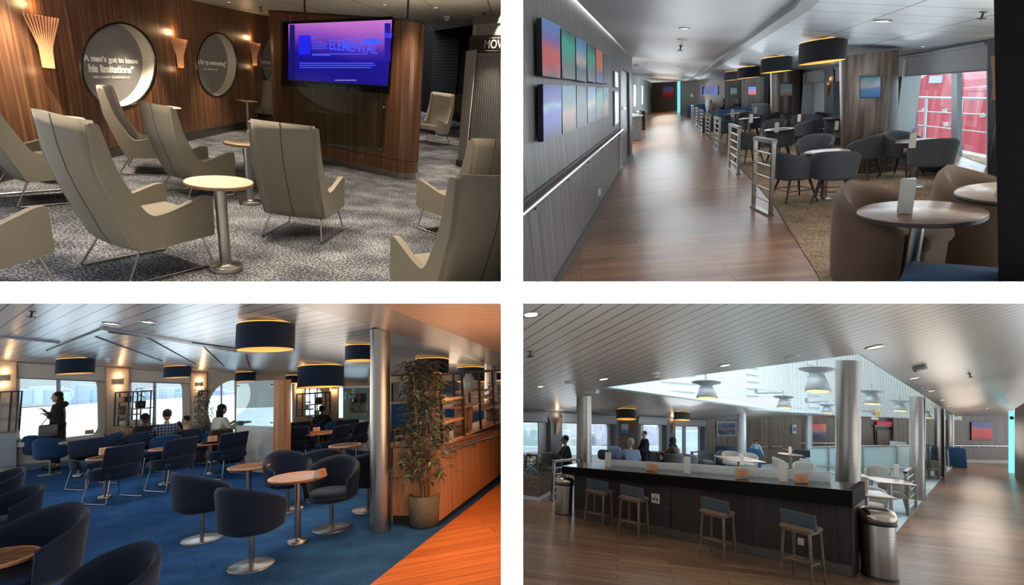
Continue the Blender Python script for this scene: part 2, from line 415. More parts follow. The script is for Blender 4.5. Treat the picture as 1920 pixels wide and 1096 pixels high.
# ================================================================ rooms
R1 = Room(470, 110, .12, (425, 505), 3.75)
R2 = Room(1450, 135, -.12, (1702, 560), 4.4)
R3 = Room(470, 710, -.05, (472, 1058), 5.2)
R4 = Room(1450, 745, .058, (1650, 1085), 6.5)
def vpplane(P, vx, vy):
    """same plane, U turned towards a vanishing pixel"""
    d = ray(vx, vy); U = (d - P.N * d.dot(P.N)).normalized(); return Plane(P.O, U, P.N.cross(U), P.N)
def plate(name, P, pts, mat, th=.06, holes=(), front=0, uv=False, parent=None, st=True, hole_uv=()):
    mb = MB(); poly = pts if uv else px(P, pts)
    mb.prism(poly, front - th, front, [px(P, h) for h in holes] + list(hole_uv))
    o = mk(name, mb, mat, None, P.M, False)
    if st: o['kind'] = 'structure'
    return o
def post(R, xl, xr, yb, yt, name, mat, rect=0, kind='structure', n=32, flare=0, parent=None):
    """upright pillar between the floor pixel and the ceiling pixel right above it"""
    xc = (xl + xr) / 2; B = R.F(xc, yb); z = proj(B)[2]; r = (xr - xl) / 2 * z / FPX
    d = B - CAM; d = (d - R.n * d.dot(R.n)).normalized(); B = B + d * r * (rect or 1) * .9; x = d.cross(R.n)
    rr = ray(xc, yt); T = CAM + rr * ((B - CAM).dot(d) / rr.dot(d))
    mb = MB(); vs = []
    if rect: cs = [(-1, -rect), (1, -rect), (1, rect), (-1, rect)]
    else: cs = [(math.cos(2 * PI * j / n), math.sin(2 * PI * j / n)) for j in range(n)]
    for C in (B, B.lerp(T, .5), T): vs += [C - B + (x * a + d * b) * r for a, b in cs]
    m = len(cs)
    mb.add(vs, [(i * m + j, i * m + (j + 1) % m, (i + 1) * m + (j + 1) % m, (i + 1) * m + j) for i in range(2) for j in range(m)], None, bool(rect))
    mb.add(vs, [tuple(range(m))[::-1], tuple(range(2 * m, 3 * m))], None, True)
    W = Matrix(((x.x, d.x, R.n.x, B.x), (x.y, d.y, R.n.y, B.y), (x.z, d.z, R.n.z, B.z), (0, 0, 0, 1)))
    Wi = W.to_3x3().inverted(); mb.v = [tuple(Wi @ Vector(v)) for v in mb.v]
    o = mk(name, mb, mat, None, W)
    if kind: o['kind'] = kind
    return o, W, r, (Wi @ (T - B))
# ---- materials shared by the rooms
WALNUT = wood(((58, 36, 24), (104, 70, 47), (150, 110, 78)), 22, .5, .4, seam=.0)
GREYWD = wood(((84, 80, 78), (122, 117, 113), (156, 151, 146)), 20, .35, .45)
DKWD = wood(((66, 54, 46), (104, 88, 78), (132, 115, 103)), 22, .4, .4)
WHITE = plain((242, 242, 242), .6)
CEIL1 = strips((214, 206, 190), 1.2, .02, .45, .0, (45, 40, 34), 1, .42)
KICK = steel((120, 112, 102), .4)
# ================================================================ the white party walls and deck between the four rooms
Z0, TW = 1.2, .0492
def cam_box(x0, x1, y0, y1, z0, z1):
    mb = MB(); vs = [CAM * 0 + RT * a + UPV * b + FW * c for a in (x0, x1) for b in (y0, y1) for c in (z0, z1)]
    return mb.add(vs, [(0, 1, 3, 2), (4, 6, 7, 5), (0, 4, 5, 1), (2, 3, 7, 6), (0, 2, 6, 4), (1, 5, 7, 3)], None, True)
M0 = Matrix.Translation(CAM)
struct('wall_between', cam_box(-TW / 2, TW / 2, -12, 14, Z0, 24), WHITE, M0)
struct('deck_between', cam_box(-22, -TW / 2, -.024, .024, Z0, 24), WHITE, M0)
struct('deck_between', cam_box(TW / 2, 24, -.024, .024, Z0, 24), WHITE, M0)
struct('light_blocker', cam_box(-9, 4.0, .03, 7, -1.0, -.9), plain((70, 56, 46), .6), M0)  # unseen slab added behind the viewer to keep sky light off the film lounge
# ---------------------------------------------------------------- cutting rooms at the party walls
MARK = [set()]
def start_room(): MARK[0] = set(SC.objects)
def finish_room(sx, sy):
    """things that stand partly beyond the party wall are built only on this side of it"""
    import bmesh
    bpy.context.view_layer.update()
    done = set()
    for o in [o for o in SC.objects if o not in MARK[0] and o.type == 'MESH']:
        W = o.matrix_world; cs = [W @ Vector(c) - CAM for c in o.bound_box]
        for ax, sg in ((RT, sx), (UPV, sy)):
            v = [c.dot(ax) * sg for c in cs]
            if max(v) <= .012: bpy.data.objects.remove(o); break
            if min(v) < .012:
                if o.data.users > 1: o.data = o.data.copy()
                bm = bmesh.new(); bm.from_mesh(o.data); Wi = W.inverted()
                co = Wi @ (CAM + ax * sg * .012); no = (W.to_3x3().transposed() @ (ax * sg)).normalized()
                g = bm.verts[:] + bm.edges[:] + bm.faces[:]
                r = bmesh.ops.bisect_plane(bm, geom=g, plane_co=co, plane_no=no, clear_inner=True, clear_outer=False)
                eds = [e for e in r['geom_cut'] if isinstance(e, bmesh.types.BMEdge)]
                try: bmesh.ops.holes_fill(bm, edges=eds, sides=0)
                except Exception: pass
                bm.to_mesh(o.data); bm.free()
                if not o.data.polygons: bpy.data.objects.remove(o); break
    for o in [o for o in SC.objects if o not in MARK[0] and o.type == 'EMPTY' and o.parent is None and not o.children]: bpy.data.objects.remove(o)
# ================================================================ ROOM 1  (upper left): film lounge
start_room()
plate('floor', R1.floor, [(-160, 560), (975, 560), (975, 200), (760, 178), (620, 170), (480, 222), (29, 320), (-300, 395)], carpet((20, 20, 23), (78, 80, 86), (172, 174, 180), 60, .8))
WA = R1.wall((29, 334), (480, 236)); WB = R1.wall((-60, 440), (29, 334)); WD = R1.wall((770, 203), (885, 236))
ph = [[(222 + 69.5 * math.cos(t), 122 + 79 * math.sin(t)) for t in [2 * PI * i / 48 for i in range(48)]],
      [(407 + 37.5 * math.cos(t), 121 + 59 * math.sin(t)) for t in [2 * PI * i / 48 for i in range(48)]],
      [(509 + 17.5 * math.cos(t), 115 + 42 * math.sin(t)) for t in [2 * PI * i / 48 for i in range(48)]]]
plate('wall_left', WA, [(-260, 398), (750, 177), (750, 48), (640, 50), (520, 30), (355, -4), (29, -75), (-260, -135)], WALNUT, .08, holes=ph)
plate('wall_back', WD, [(640, 166), (975, 262), (975, 30), (640, 44)], plain((15, 13, 12), .9, spec=.05), .08)
CL1 = plane3(WA.at(355, 0), WA.at(520, 34), WD.at(885, 47)); CL1 = vpplane(CL1, 944, 100)
plate('ceiling', CL1, [(-700, -560), (2100, -560), (980, 66), (885, 58), (700, 58), (520, 40), (352, 3), (29, -75), (-300, -150)], CEIL1)
mb = MB()
u0, v0 = WA.uv(-200, 384); u1, _ = WA.uv(480, 236)
mb.box(((u0 + u1) / 2 + .3, .07, .012), (abs(u1 - u0) + 1.0, .14, .024)); struct('baseboard_left', mb, KICK, WA.M)
mb = MB()                                     # dark boards of the far wall
for i in range(26):
    mb.box((WD.uv(830, 200)[0], .06 + i * .115, .02), (3.2, .1, .03))
struct('trim_1', mb, plain((18, 16, 15), .85, spec=.1), WD.M)
finish_room(-1, 1)
# ================================================================ ROOM 2  (upper right): long corridor
start_room()
plate('floor', R2.floor, [(950, 560), (2100, 560), (2100, 340), (1500, 220), (1280, 196), (1185, 196), (950, 420)],
      planks(((98, 62, 40), (136, 92, 62), (162, 116, 82)), .19, 1.5, .28, 8), .05)
plate('floor_carpet', R2.floor, [(1556, 560), (1530, 510), (1500, 462), (1452, 385), (1418, 345), (1395, 322), (1372, 300), (1340, 262), (1318, 240), (1305, 226), (1297, 214), (1430, 214), (1520, 226), (2090, 350), (2090, 560)],
      carpet((104, 82, 62), (146, 120, 96), (186, 158, 130), 40), .012, front=.012)
WL = R2.wall((1048, 528), (1166, 322)); WW2 = R2.wall((1500, 247), (1895, 373)); WF = R2.wall((1222, 209), (1272, 206)); WT = R2.wall((1277, 216), (1361, 217))
plate('wall_left', WL, [(940, 717), (1186, 287), (1186, 106), (940, -130)], GREYWD, .12, holes=[[(1166, 318), (1182, 291), (1180, 136), (1165, 126)]])
plate('wall_back', WF, [(1221, 212), (1278, 211), (1278, 152), (1221, 155)], DKWD)
plate('wall_end', WT, [(1276, 219), (1540, 222), (1540, 130), (1276, 152)], DKWD)
C2 = plane3(WL.at(1073, 0), WL.at(1186, 108), WW2.at(1895, 66)); C2 = vpplane(C2, 1245, 160)
plate('ceiling', C2, [(400, -700), (1900, -700), (1512, -24), (1494, 0), (1287, 154), (1225, 158), (1160, 158), (1186, 108)], strips((190, 192, 194), .22, .012, .4, .12, (120, 120, 120), 0), .05)
plate('ceiling_beam', C2, [(1512, -24), (1548, -24), (1524, 2), (1297, 154), (1286, 155), (1494, 0)], plain((150, 150, 148), .4, .3), .14, front=.08)
plate('ceiling_panels', C2, [(1530, -40), (1900, -700), (3000, -700), (2300, -40), (2100, 20), (1897, 66), (1500, 140), (1430, 146), (1298, 156)], strips((190, 200, 208), .9, .02, .36, .12, (60, 60, 60), 1, .62), .05)
mb = MB(); a = WL.uv(940, 717)[0]; b = WL.uv(1166, 322)[0]; mb.box(((a + b) / 2, .05, .01), (abs(a - b), .1, .02)); struct('baseboard_left', mb, plain((88, 84, 80), .5), WL.M)
finish_room(1, 1)
# ================================================================ ROOM 3  (lower left): blue lounge
start_room()
plate('floor', R3.floor, [(-160, 1160), (975, 1160), (975, 780), (-160, 850)], carpet((18, 48, 88), (35, 75, 122), (57, 103, 154), 70, .5))
plate('floor_boards', R3.floor, [(640, 1146), (697, 1096), (940, 905), (975, 878), (975, 1160), (640, 1160)], planks(((158, 82, 38), (182, 100, 48), (200, 118, 60)), .17, 4.0, .4, -22, .006, (110, 56, 26)), .012, front=.012)
W3 = R3.wall((0, 884), (700, 818))
post_top = None
def rr4(x0, y0, x1, y1, y0b=None, y1b=None): return [(x0, y0), (x1, y0b if y0b is not None else y0), (x1, y1b if y1b is not None else y1), (x0, y1)]
CREAM = plain((196, 184, 168), .7); OAK = wood(((150, 118, 88), (176, 142, 110), (198, 164, 132)), 24, .8, .5)
def whole(P, q, r): return rquad(px(P, q), r)
w3h = [whole(W3, [(34, 835), (188, 818), (184, 702), (34, 694)], .05), whole(W3, [(245, 812), (356, 800), (356, 700), (245, 694)], .05),
       [W3.uv(442 + 52 * math.cos(t), 768 + 56 * math.sin(t)) for t in [2 * PI * i / 40 for i in range(40)]],
       whole(W3, [(538, 792), (552, 791), (552, 716), (538, 715)], .02), whole(W3, [(572, 789), (618, 785), (618, 717), (572, 715)], .05), whole(W3, [(634, 784), (690, 780), (690, 718), (634, 717)], .05)]
for i in (0, 1):
    pass
plate('wall_back', W3, [(-120, 896), (960, 794), (960, 722), (700, 708), (0, 670), (-120, 664)], CREAM, .1, hole_uv=w3h)
cB = R3.F(713, 998)
_o3 = post(R3, 694, 734, 998, 617, 'column', steel((176, 168, 160), .32), kind=None)
props(_o3[0], 'tall round brushed steel column on the blue carpet beside the bamboo plant', 'column')
TOP3 = _o3[1] @ _o3[3]
C3 = plane3(W3.at(0, 675), W3.at(700, 713), TOP3); C3 = vpplane(C3, -200, 752)
plate('ceiling', C3, [(-200, 545), (566, 545), (570, 568), (700, 606), (975, 690), (975, 745), (700, 716), (0, 678), (-200, 668)], strips((208, 208, 206), .17, .014, .28, .3, (52, 50, 48), 1), .05)
plate('ceiling_soffit', C3, [(566, 545), (760, 545), (975, 640), (975, 700), (700, 606), (570, 568)], plain((186, 172, 160), .3, .35), .06, front=.03)
plate('ceiling_boards', C3, [(700, 545), (975, 545), (975, 668), (736, 568)], strips((196, 158, 134), .2, .01, .4, .15, (150, 112, 90), 1, rot=50), .08, front=.06)
finish_room(-1, -1)
# ================================================================ ROOM 4  (lower right): bar and skylight hall
start_room()
plate('floor', R4.floor, [(950, 1190), (2060, 1190), (2060, 870), (1900, 852), (950, 852)], planks(((84, 62, 48), (122, 92, 72), (150, 118, 94)), .16, 1.25, .3, 12), .05)
plate('floor_carpet', R4.floor, [(1420, 1010), (1680, 1000), (1722, 948), (1766, 897), (1792, 868), (1700, 862), (1480, 866), (1300, 884)], carpet((150, 166, 172), (176, 192, 198), (196, 210, 214), 50, .2), .012, front=.012)
W4 = R4.wall((980, 904), (1325, 874)); B4 = R4.wall((1323, 872), (1470, 868)); E4 = R4.wall((1500, 866), (1640, 864)); F4 = R4.wall((1640, 864), (1895, 868)); S4 = R4.wall((1903, 893), (1926, 916))
GREYW4 = plain((92, 94, 98), .6)
w4h = [rquad(px(W4, q), [.01, .01, r, .01]) for q, r in (([(955, 892), (1033, 888), (1033, 779), (955, 775)], .22), ([(1055, 886), (1154, 878), (1154, 784), (1055, 780)], .22), ([(1198, 874), (1251, 870), (1251, 788), (1198, 786)], .16), ([(1267, 868), (1322, 864), (1322, 790), (1267, 789)], .16))]
plate('wall_windows', W4, [(930, 908), (1327, 874), (1327, 782), (930, 762)], GREYW4, .15, hole_uv=w4h)
plate('wall_back', B4, [(1322, 872), (1502, 867), (1502, 778), (1322, 782)], DKWD, .06)
plate('wall_end', E4, [(1495, 866), (1680, 864), (1680, 778), (1495, 778)], wood(((40, 26, 20), (72, 50, 38), (100, 74, 58)), 22, .4, .4), .06, holes=[[(1638, 864.2), (1696 - 1, 864), (1696 - 1, 800), (1638, 800)]] if False else ())
plate('wall_far', F4, [(1676, 865), (1900, 868), (1900, 776), (1676, 776)], DKWD, .06)
plate('wall_right', S4, [(1903, 893), (1960, 950), (1960, 730), (1903, 766)], DKWD, .06)
_c4 = post(R4, 1569, 1612, 1000, 676, 'column', steel((150, 146, 142), .3), kind=None)
props(_c4[0], 'thick brushed steel column rising through the black counter end', 'column')
C4 = plane3(W4.at(980, 766), F4.at(1840, 781), _c4[1] @ _c4[3]); C4 = vpplane(C4, 467, 758)
sky = [(1132, 726), (1612, 663), (1794, 780), (1640, 780), (1480, 773), (1300, 750)]
plate('ceiling', C4, [(930, 545), (2060, 545), (2060, 700), (1903, 766), (1895, 779), (1640, 782), (1325, 786), (930, 764)], strips((196, 190, 182), .2, .016, .3, .3, (62, 56, 50), 1), .06, holes=[sky])
finish_room(1, -1)
# ================================================================ furniture makers (local axes: +Y is the front, metres)
CREAMF = fabric((126, 119, 106), 300, .18); CHROME = steel((190, 186, 180), .15); BRUSH = steel((160, 156, 150), .3); DARKS = plain((40, 38, 36), .5)
def hback_chair(t):
    fr = [(.36, .27), (.37, .60), (.30, .605), (-.05, .50), (-.14, .50), (-.20, .58), (-.33, .86), (-.40, 1.17), (-.47, 1.18), (-.46, .86), (-.33, .45), (-.24, .24)]
    cor = rquad(fr, [.03, .03, .03, .1, .06, .08, .08, .02, .02, .1, .1, .03], 4)
    B = Matrix(((0, 0, 1, 0), (1, 0, 0, 0), (0, 1, 0, 0), (0, 0, 0, 1)))
    for s in (-1, 1):
        m = MB(); m.prism(cor, s * .30 - .025, s * .30 + .025, (), B); mk('side_panel', m, CREAMF, t)
    def bend(p):
        z = p.z; y = p.y - .08 * (z / .44) - (.0 if z < .1 else -.12 * (z - .1) * (z - .1) * 2); return (p.x * (1 - .04 * z), y - .02 * (1 - (p.x / .31) ** 2), z)
    m = MB()
    vs = []; k = 9
    prof = [(-.24, .24), (-.30, .36), (-.345, .5), (-.40, .66), (-.445, .82), (-.475, 1.0), (-.49, 1.20)]
    def outer(u, v):
        i = u * (len(prof) - 1); a = min(int(i), len(prof) - 2); f = i - a
        y = prof[a][0] * (1 - f) + prof[a + 1][0] * f; z = prof[a][1] * (1 - f) + prof[a + 1][1] * f
        x = (v - .5) * .58; return (x, y - .03 * (1 - (abs(x) / .29) ** 2), z)
    def inner(u, v):
        p = outer(u, v); return (p[0], p[1] + .075, p[2] - (.01 if u > .9 else 0))
    m.shell(inner, outer, 12, 10); b = mk('backrest', m, CREAMF, t)
    m = MB(); m.tube([outer(i / 12, .5) for i in range(13)], .004, 6); mk('seam', m, plain((60, 56, 50), .8), b)
    m = MB(); m.rbox((0, .06, .375), (.56, .60, .13), .045, 4, rx=.06); mk('seat_cushion', m, CREAMF, t)
    for s in (-1, 1):
        x = s * .30
        p = fillet([(x * .85, .28, .30), (x * 1.05, .34, .012), (x * 1.05, -.36, .012), (x * .85, -.20, .27)], .04)
        m = MB(); m.tube(p, .009, 8); mk('leg_frame', m, CHROME, t)
def tb(name, top_r, h, col_r, base_r, topmat, edgemat, top_t=.022, metal=None, base_h=.035, lip=False):
    metal = metal or BRUSH
    def f(t):
        m = MB(); pr = [(top_r - .012, h - top_t), (top_r, h - top_t * .6), (top_r, h - .004), (top_r - .006, h)]
        if lip: pr += [(top_r * .93, h), (top_r * .92, h - .004), (.001, h - .004)]
        else: pr += [(.001, h)]
        m.lathe(pr, 48); tp = mk('tabletop', m, topmat, t)
        m = MB(); m.lathe([(top_r - .002, h - top_t - .004), (top_r + .002, h - top_t), (top_r + .002, h - .006), (top_r - .002, h - .004)], 48); mk('edge_band', m, edgemat, tp)
        m = MB(); m.lathe([(col_r, base_h * .5), (col_r, h - top_t)], 24); mk('column', m, metal, t)
        m = MB(); m.lathe([(base_r, 0), (base_r, base_h), (base_r - .006, base_h + .004), (col_r + .004, base_h + .005), (col_r, base_h + .02)], 36); mk('base', m, metal, t)
        m = MB(); m.lathe([(col_r * 2, h - top_t - .02), (col_r * 2, h - top_t - .003)], 24); mk('collar', m, metal, t)
    return f
def tub(R, zs, zb, za, th, flare, span=125, a_drop=1.3, dy=1.0, bulge=0):
    """thick curved tub: radius R, from seat level zs up to zb at the back and za at the arm fronts"""
    sp = math.radians(span)
    def top(th_): k = abs(th_) / sp; return za + (zb - za) * (1 - min(1, k) ** a_drop) if k < 1 else za
    def P(u, v, off):
        a = (u - .5) * 2 * sp; z = zs + (top(a) - zs) * v; r = R * (1 + flare * v + bulge * math.sin(PI * v)) + off
        return (r * math.sin(a), -r * math.cos(a) * dy, z)
    def rnd(v): return 1 if v < .85 else math.sqrt(max(0, 1 - ((v - .85) / .15) ** 2))
    fo = lambda u, v: P(u, v, (th / 2) * rnd(v)); fi = lambda u, v: P(u, v, -(th / 2) * rnd(v))
    m = MB(); m.shell(fo, fi, 32, 14)
    return m
def tub_chair(mat, seatmat, legmat, kind='wood'):
    def f(t):
        m = tub(.255, .36, .76, .60, .05, .14, 118, 2.2); 
        m.lathe([(.235, .345), (.258, .37), (.26, .40)], 32); mk('shell', m, mat, t)
        m = MB(); m.lathe([(.20, .385), (.232, .40), (.236, .43), (.21, .455), (.12, .465), (.001, .467)], 32, c=(0, .02, 0)); mk('seat_cushion', m, seatmat, t)
        if kind == 'wood':
            for sx in (-1, 1):
                for sy in (-1, 1):
                    m = MB(); m.tube([(sx * .15, sy * .14, .36), (sx * .25, sy * .235, 0)], [.021, .012], 8); mk('leg', m, legmat, t)
            for a, b in (((-1, 1), (1, 1)), ((-1, -1), (1, -1)), ((-1, -1), (-1, 1)), ((1, -1), (1, 1))):
                m = MB(); m.tube([(a[0] * .20, a[1] * .187, .18), (b[0] * .20, b[1] * .187, .18)], .007, 6); mk('stretcher', m, legmat, t)
        elif kind == 'square':
            m = MB(); m.box((0, 0, .365), (.36, .34, .03)); mk('seat_frame', m, legmat, t)
            for sx in (-1, 1):
                for sy in (-1, 1):
                    m = MB(); m.tube([(sx * .16, sy * .15, .36), (sx * .22, sy * .21, 0)], [.02, .013], 8); mk('leg', m, legmat, t)
    return f
def swivel_chair(mat, seatmat):
    def f(t):
        m = tub(.275, .37, .80, .60, .055, .13, 122, 1.6)
        m.lathe([(.12, .315), (.22, .325), (.27, .35), (.29, .385)], 32); mk('shell', m, mat, t)
        m = MB(); m.lathe([(.21, .37), (.245, .39), (.248, .42), (.22, .445), (.12, .455), (.001, .457)], 32, c=(0, .02, 0)); mk('seat_cushion', m, seatmat, t)
        m = MB(); m.lathe([(.024, .015), (.024, .30)], 20); mk('column', m, BRUSH, t)
        m = MB(); m.lathe([(.034, .29), (.034, .325)], 20); mk('swivel_collar', m, DARKS, t)
        m = MB(); m.lathe([(.215, 0), (.215, .006), (.20, .011), (.05, .016), (.026, .022)], 48); mk('base', m, BRUSH, t)
    return f
def sled_chair(mat, mat2):
    """low lounge chair: wide bent back, short wrap arms and wire runners"""
    def f(t):
        def back(p):
            return (p.x, p.y - .10 * (p.z / .2) * .5 + .10 * (p.x / .3) ** 2, p.z)
        m = MB(); m.rbox((0, -.27, .66), (.58, .065, .30), .03, 4, fn=back); mk('backrest', m, mat, t)
        def lob(u, v):
            a = (u - .5) * 2 * math.radians(112); R = .30; z = .34 + v * (.20 if True else 0) - .05 * v * abs(u - .5) * 2
            return (R * 1.05 * math.sin(a) * (1 + .08 * v), -R * math.cos(a) * (1 + .05 * v), z)
        m = MB(); m.shell(lob, lambda u, v: tuple(Vector(lob(u, v)) * 1 - Vector((Vector(lob(u, v)).x * .16, Vector(lob(u, v)).y * .16, 0))), 26, 6); mk('arm_shell', m, mat, t)
        m = MB(); m.rbox((0, .03, .40), (.52, .54, .11), .045, 4); mk('seat_cushion', m, mat2, t)
        for s in (-1, 1):
            p = fillet([(s * .20, .22, .36), (s * .27, .27, .01), (s * .27, -.25, .01), (s * .20, -.20, .36)], .03)
            m = MB(); m.tube(p, .0075, 8); mk('leg_frame', m, CHROME, t)
    return f
def armchair(mat):
    """upholstered barrel armchair down to the floor"""
    def f(t):
        m = tub(.345, .06, .84, .54, .12, .05, 128, 1.25, .95, .04); mk('shell', m, mat, t)
        m = MB(); m.rbox((0, .10, .24), (.46, .50, .34), .05, 4); mk('seat_base', m, mat, t)
        m = MB(); m.rbox((0, .10, .42), (.50, .56, .13), .062, 5); mk('seat_cushion', m, mat, t)
        m = MB(); m.lathe([(.30, 0), (.30, .07)], 28, sy=.95); mk('plinth', m, DARKS, t)
    return f
def bar_stool(mat, seatmat, legmat):
    def f(t):
        def bk(p): return (p.x, p.y + .09 * (abs(p.x) / .22) ** 2.2 - .02 * (p.z / .1), p.z)
        m = MB(); m.rbox((0, -.21, .87), (.52, .04, .23), .017, 5, fn=bk)
        vs = []
        mk('backrest', m, mat, t)
        m = MB(); m.rbox((0, -.01, .755), (.46, .40, .06), .025, 4); mk('seat_cushion', m, seatmat, t)
        m = MB(); m.box((0, 0, .715), (.40, .34, .03)); mk('seat_frame', m, legmat, t)
        for sx in (-1, 1):
            for sy in (-1, 1):
                m = MB(); m.tube([(sx * .19, sy * .155, .75), (sx * .225, sy * .20, 0)], [.026, .018], 8); mk('leg', m, legmat, t)
        for sy, z in ((1, .25), (-1, .33)):
            m = MB(); m.box((0, sy * .187, z), (.36, .018, .03)); mk('stretcher', m, legmat, t)
        for sx in (-1, 1):
            m = MB(); m.box((sx * .185, 0, .29), (.018, .36, .03)); mk('stretcher', m, legmat, t)
        m = MB(); m.box((0, .187, .27), (.33, .022, .008)); mk('footrest_plate', m, CHROME, t)
    return f
def bin_(t):
    m = MB(); m.lathe([(.205, .02), (.205, .66)], 40); mk('body', m, steel((165, 158, 150), .25), t)
    m = MB(); m.lathe([(.21, 0), (.212, .03), (.206, .035)], 40); mk('foot_ring', m, plain((18, 18, 18), .4), t)
    m = MB(); m.lathe([(.212, .655), (.226, .66), (.226, .705), (.212, .71)], 40); mk('band', m, plain((16, 16, 16), .35), t)
    m = MB(); m.lathe([(.222, .705), (.232, .74), (.226, .785), (.20, .825), (.165, .84), (.15, .835), (.15, .79)], 40, caps=False); mk('domed_lid', m, steel((185, 170, 155), .18), t)
    m = MB(); m.lathe([(.149, .70), (.149, .829)], 32); mk('shade_plug', m, plain((10, 10, 10), .8), t)  # solid black plug below the rim stands for the shade inside the bin
def drum_lamp(shade, D=1.0, H=.42, rod=.1, warm=(255, 190, 90), inner=(255, 176, 70)):
    """unit diameter drum; rod reaches up to the ceiling"""
    def f(t):
        m = MB(); m.lathe([(.5, -H), (.5, 0), (.485, 0), (.485, -H)], 48, caps=False); m.f += [(i, (i + 1) % 48, 144 + (i + 1) % 48, 144 + i) for i in range(48)]; mk('shade', m, shade, t)
        m = MB(); m.lathe([(.001, -H + .02), (.484, -H + .02), (.484, -H + .004), (.001, -H + .004)], 40); mk('diffuser', m, glow(inner, .95), t)
        m = MB(); m.lathe([(.497, 0.001), (.504, .008), (.50, .016), (.486, .016), (.486, 0.001)], 48, caps=False); mk('rim_glow', m, glow(warm, 1.3), t)
        m = MB(); m.lathe([(.012, -H + .05), (.012, rod)], 8); m.lathe([(.07, rod - .02), (.07, rod)], 20)
        for a in range(3): m.tube([(0, 0, -.02), (.488 * math.cos(a * 2.094), .488 * math.sin(a * 2.094), -.02)], .006, 6)
        mk('stem', m, plain((70, 68, 66), .4, .5), t)
    return f
def pend(C, R, cx, yt, yb, w, shade, key, label, group, rod=.12, H=None, k=1.0):
    P = C.at(cx, yt - w * rod); z = proj(P)[2]; D = w * z / FPX * k
    up = hang(C, P); d = P - CAM; d = (d - up * d.dot(up)).normalized(); x = d.cross(up)
    B = Matrix(((x.x, d.x, up.x, 0), (x.y, d.y, up.y, 0), (x.z, d.z, up.z, 0), (0, 0, 0, 1)))
    P0 = P - up * (D * rod); M = Matrix.Translation(P0) @ B @ Matrix.Scale(D, 4)
    return inst(key, drum_lamp(shade, rod=rod, H=H or .42), M, 'pendant_lamp', label, 'pendant lamp', group)
def hang(C, P, k=.75):
    m = (P - CAM).cross(UPV).normalized(); return (-C.N + m * C.N.dot(m) * k).normalized()
def ceil_frame(C, x, y, s=1, off=0):
    return C.frame(*C.uv(x, y), off) @ Matrix.Rotation(PI, 4, 'X') @ Matrix.Scale(s, 4) if False else C.frame(*C.uv(x, y), off) @ Matrix.Scale(s, 4)
def downlight(t):
    m = MB(); m.lathe([(.07, .002), (.10, .002), (.102, .008), (.085, .012), (.07, .004)], 32, caps=False); mk('trim_ring', m, CHROME, t)
    m = MB(); m.lathe([(.001, .006), (.072, .004)], 24, caps=False); m.lathe([(.072, .003), (.072, .006)], 24); mk('lens', m, glow((255, 244, 226), 2.2), t)
def smoke_detector(t):
    m = MB(); m.lathe([(.06, 0), (.06, .02), (.045, .035), (.045, .06), (.03, .075), (.001, .078)], 28); mk('housing', m, plain((222, 220, 214), .5), t)
    m = MB(); m.lathe([(.046, .04), (.048, .045), (.046, .05)], 28); mk('vent_ring', m, plain((120, 118, 112), .5), t)
def sprinkler(t):
    m = MB(); m.lathe([(.035, 0), (.035, .008), (.012, .012), (.012, .05), (.006, .055), (.006, .085)], 20); mk('body', m, plain((90, 84, 78), .4, .6), t)
    m = MB(); m.lathe([(.006, .06), (.045, .062), (.045, .067), (.006, .07)], 20); mk('deflector', m, plain((70, 66, 62), .4, .6), t)
def speaker(t):
    m = MB(); m.lathe([(.085, 0), (.085, .008), (.07, .014), (.001, .015)], 28); mk('grille', m, plain((196, 194, 190), .5), t)
def on_ceiling(kind, C, x, y, w, label, group=None, name=None, cat=None):
    """w = width in pixels of the fitting"""
    mk_, D, nm, ct = {'down': (downlight, .204, 'downlight', 'ceiling light'), 'smoke': (smoke_detector, .12, 'smoke_detector', 'smoke detector'), 'sprinkler': (sprinkler, .09, 'sprinkler', 'sprinkler'), 'speaker': (speaker, .17, 'ceiling_speaker', 'speaker')}[kind]
    u = C.uv(x, y); z = proj(C.at(x, y))[2]; s = w * z / FPX / D
    return inst(kind, mk_, C.frame(u[0], u[1]) @ Matrix.Scale(s, 4), nm, label, ct, group)
def menu_prism(col=(206, 200, 188)):
    def f(t):
        a = .5; tri = [(a * math.cos(2 * PI * k / 3 - PI / 2 + .5), a * math.sin(2 * PI * k / 3 - PI / 2 + .5)) for k in range(3)]
        m = MB(); m.prism([(x, y) for x, y in tri], 0, 2.1); mk('card_holder', m, plain(col, .5), t)
        A, B = Vector((*tri[0], 0)), Vector((*tri[1], 0)); d = (B - A).normalized(); nrm = Vector((d.y, -d.x, 0))
        m = MB()
        for i in range(14):
            ln = .55 if i % 5 else .3
            c = (A + B) / 2 + nrm * .006 + Vector((0, 0, 1.75 - i * .11))
            m.add([c - d * ln / 2 - Vector((0, 0, .02)), c + d * ln / 2 - Vector((0, 0, .02)), c + d * ln / 2 + Vector((0, 0, .02)), c - d * ln / 2 + Vector((0, 0, .02))], [(0, 1, 2, 3)], None, True)
        mk('menu_print', m, plain((120, 116, 110), .7), t)
    return f
def tent_card(col, side):
    def f(t):
        pr = rquad([(-.5, 0), (.5, 0), (.22, .95), (-.22, .95)], [.04, .04, .2, .2], 4)
        B = Matrix(((0, 0, 1, 0), (1, 0, 0, 0), (0, 1, 0, 0), (0, 0, 0, 1)))
        m = MB(); m.prism(pr, -.75, .75, (), B); mk('card', m, plain(col, .7), t)
        m = MB()
        for s in (-1, 1): m.prism([(p[0] * .97, p[1] * .98) for p in pr], s * .752 - .004, s * .752 + .004, (), B)
        mk('card_end', m, plain(side, .7), t)
        m = MB()
        for i in range(3): m.box((0, -.43 + i * .06, .25 + i * .2), (.7 - .15 * i, .012, .05))
        mk('print', m, plain(tuple(int(c * .62) for c in col), .7), t)
    return f
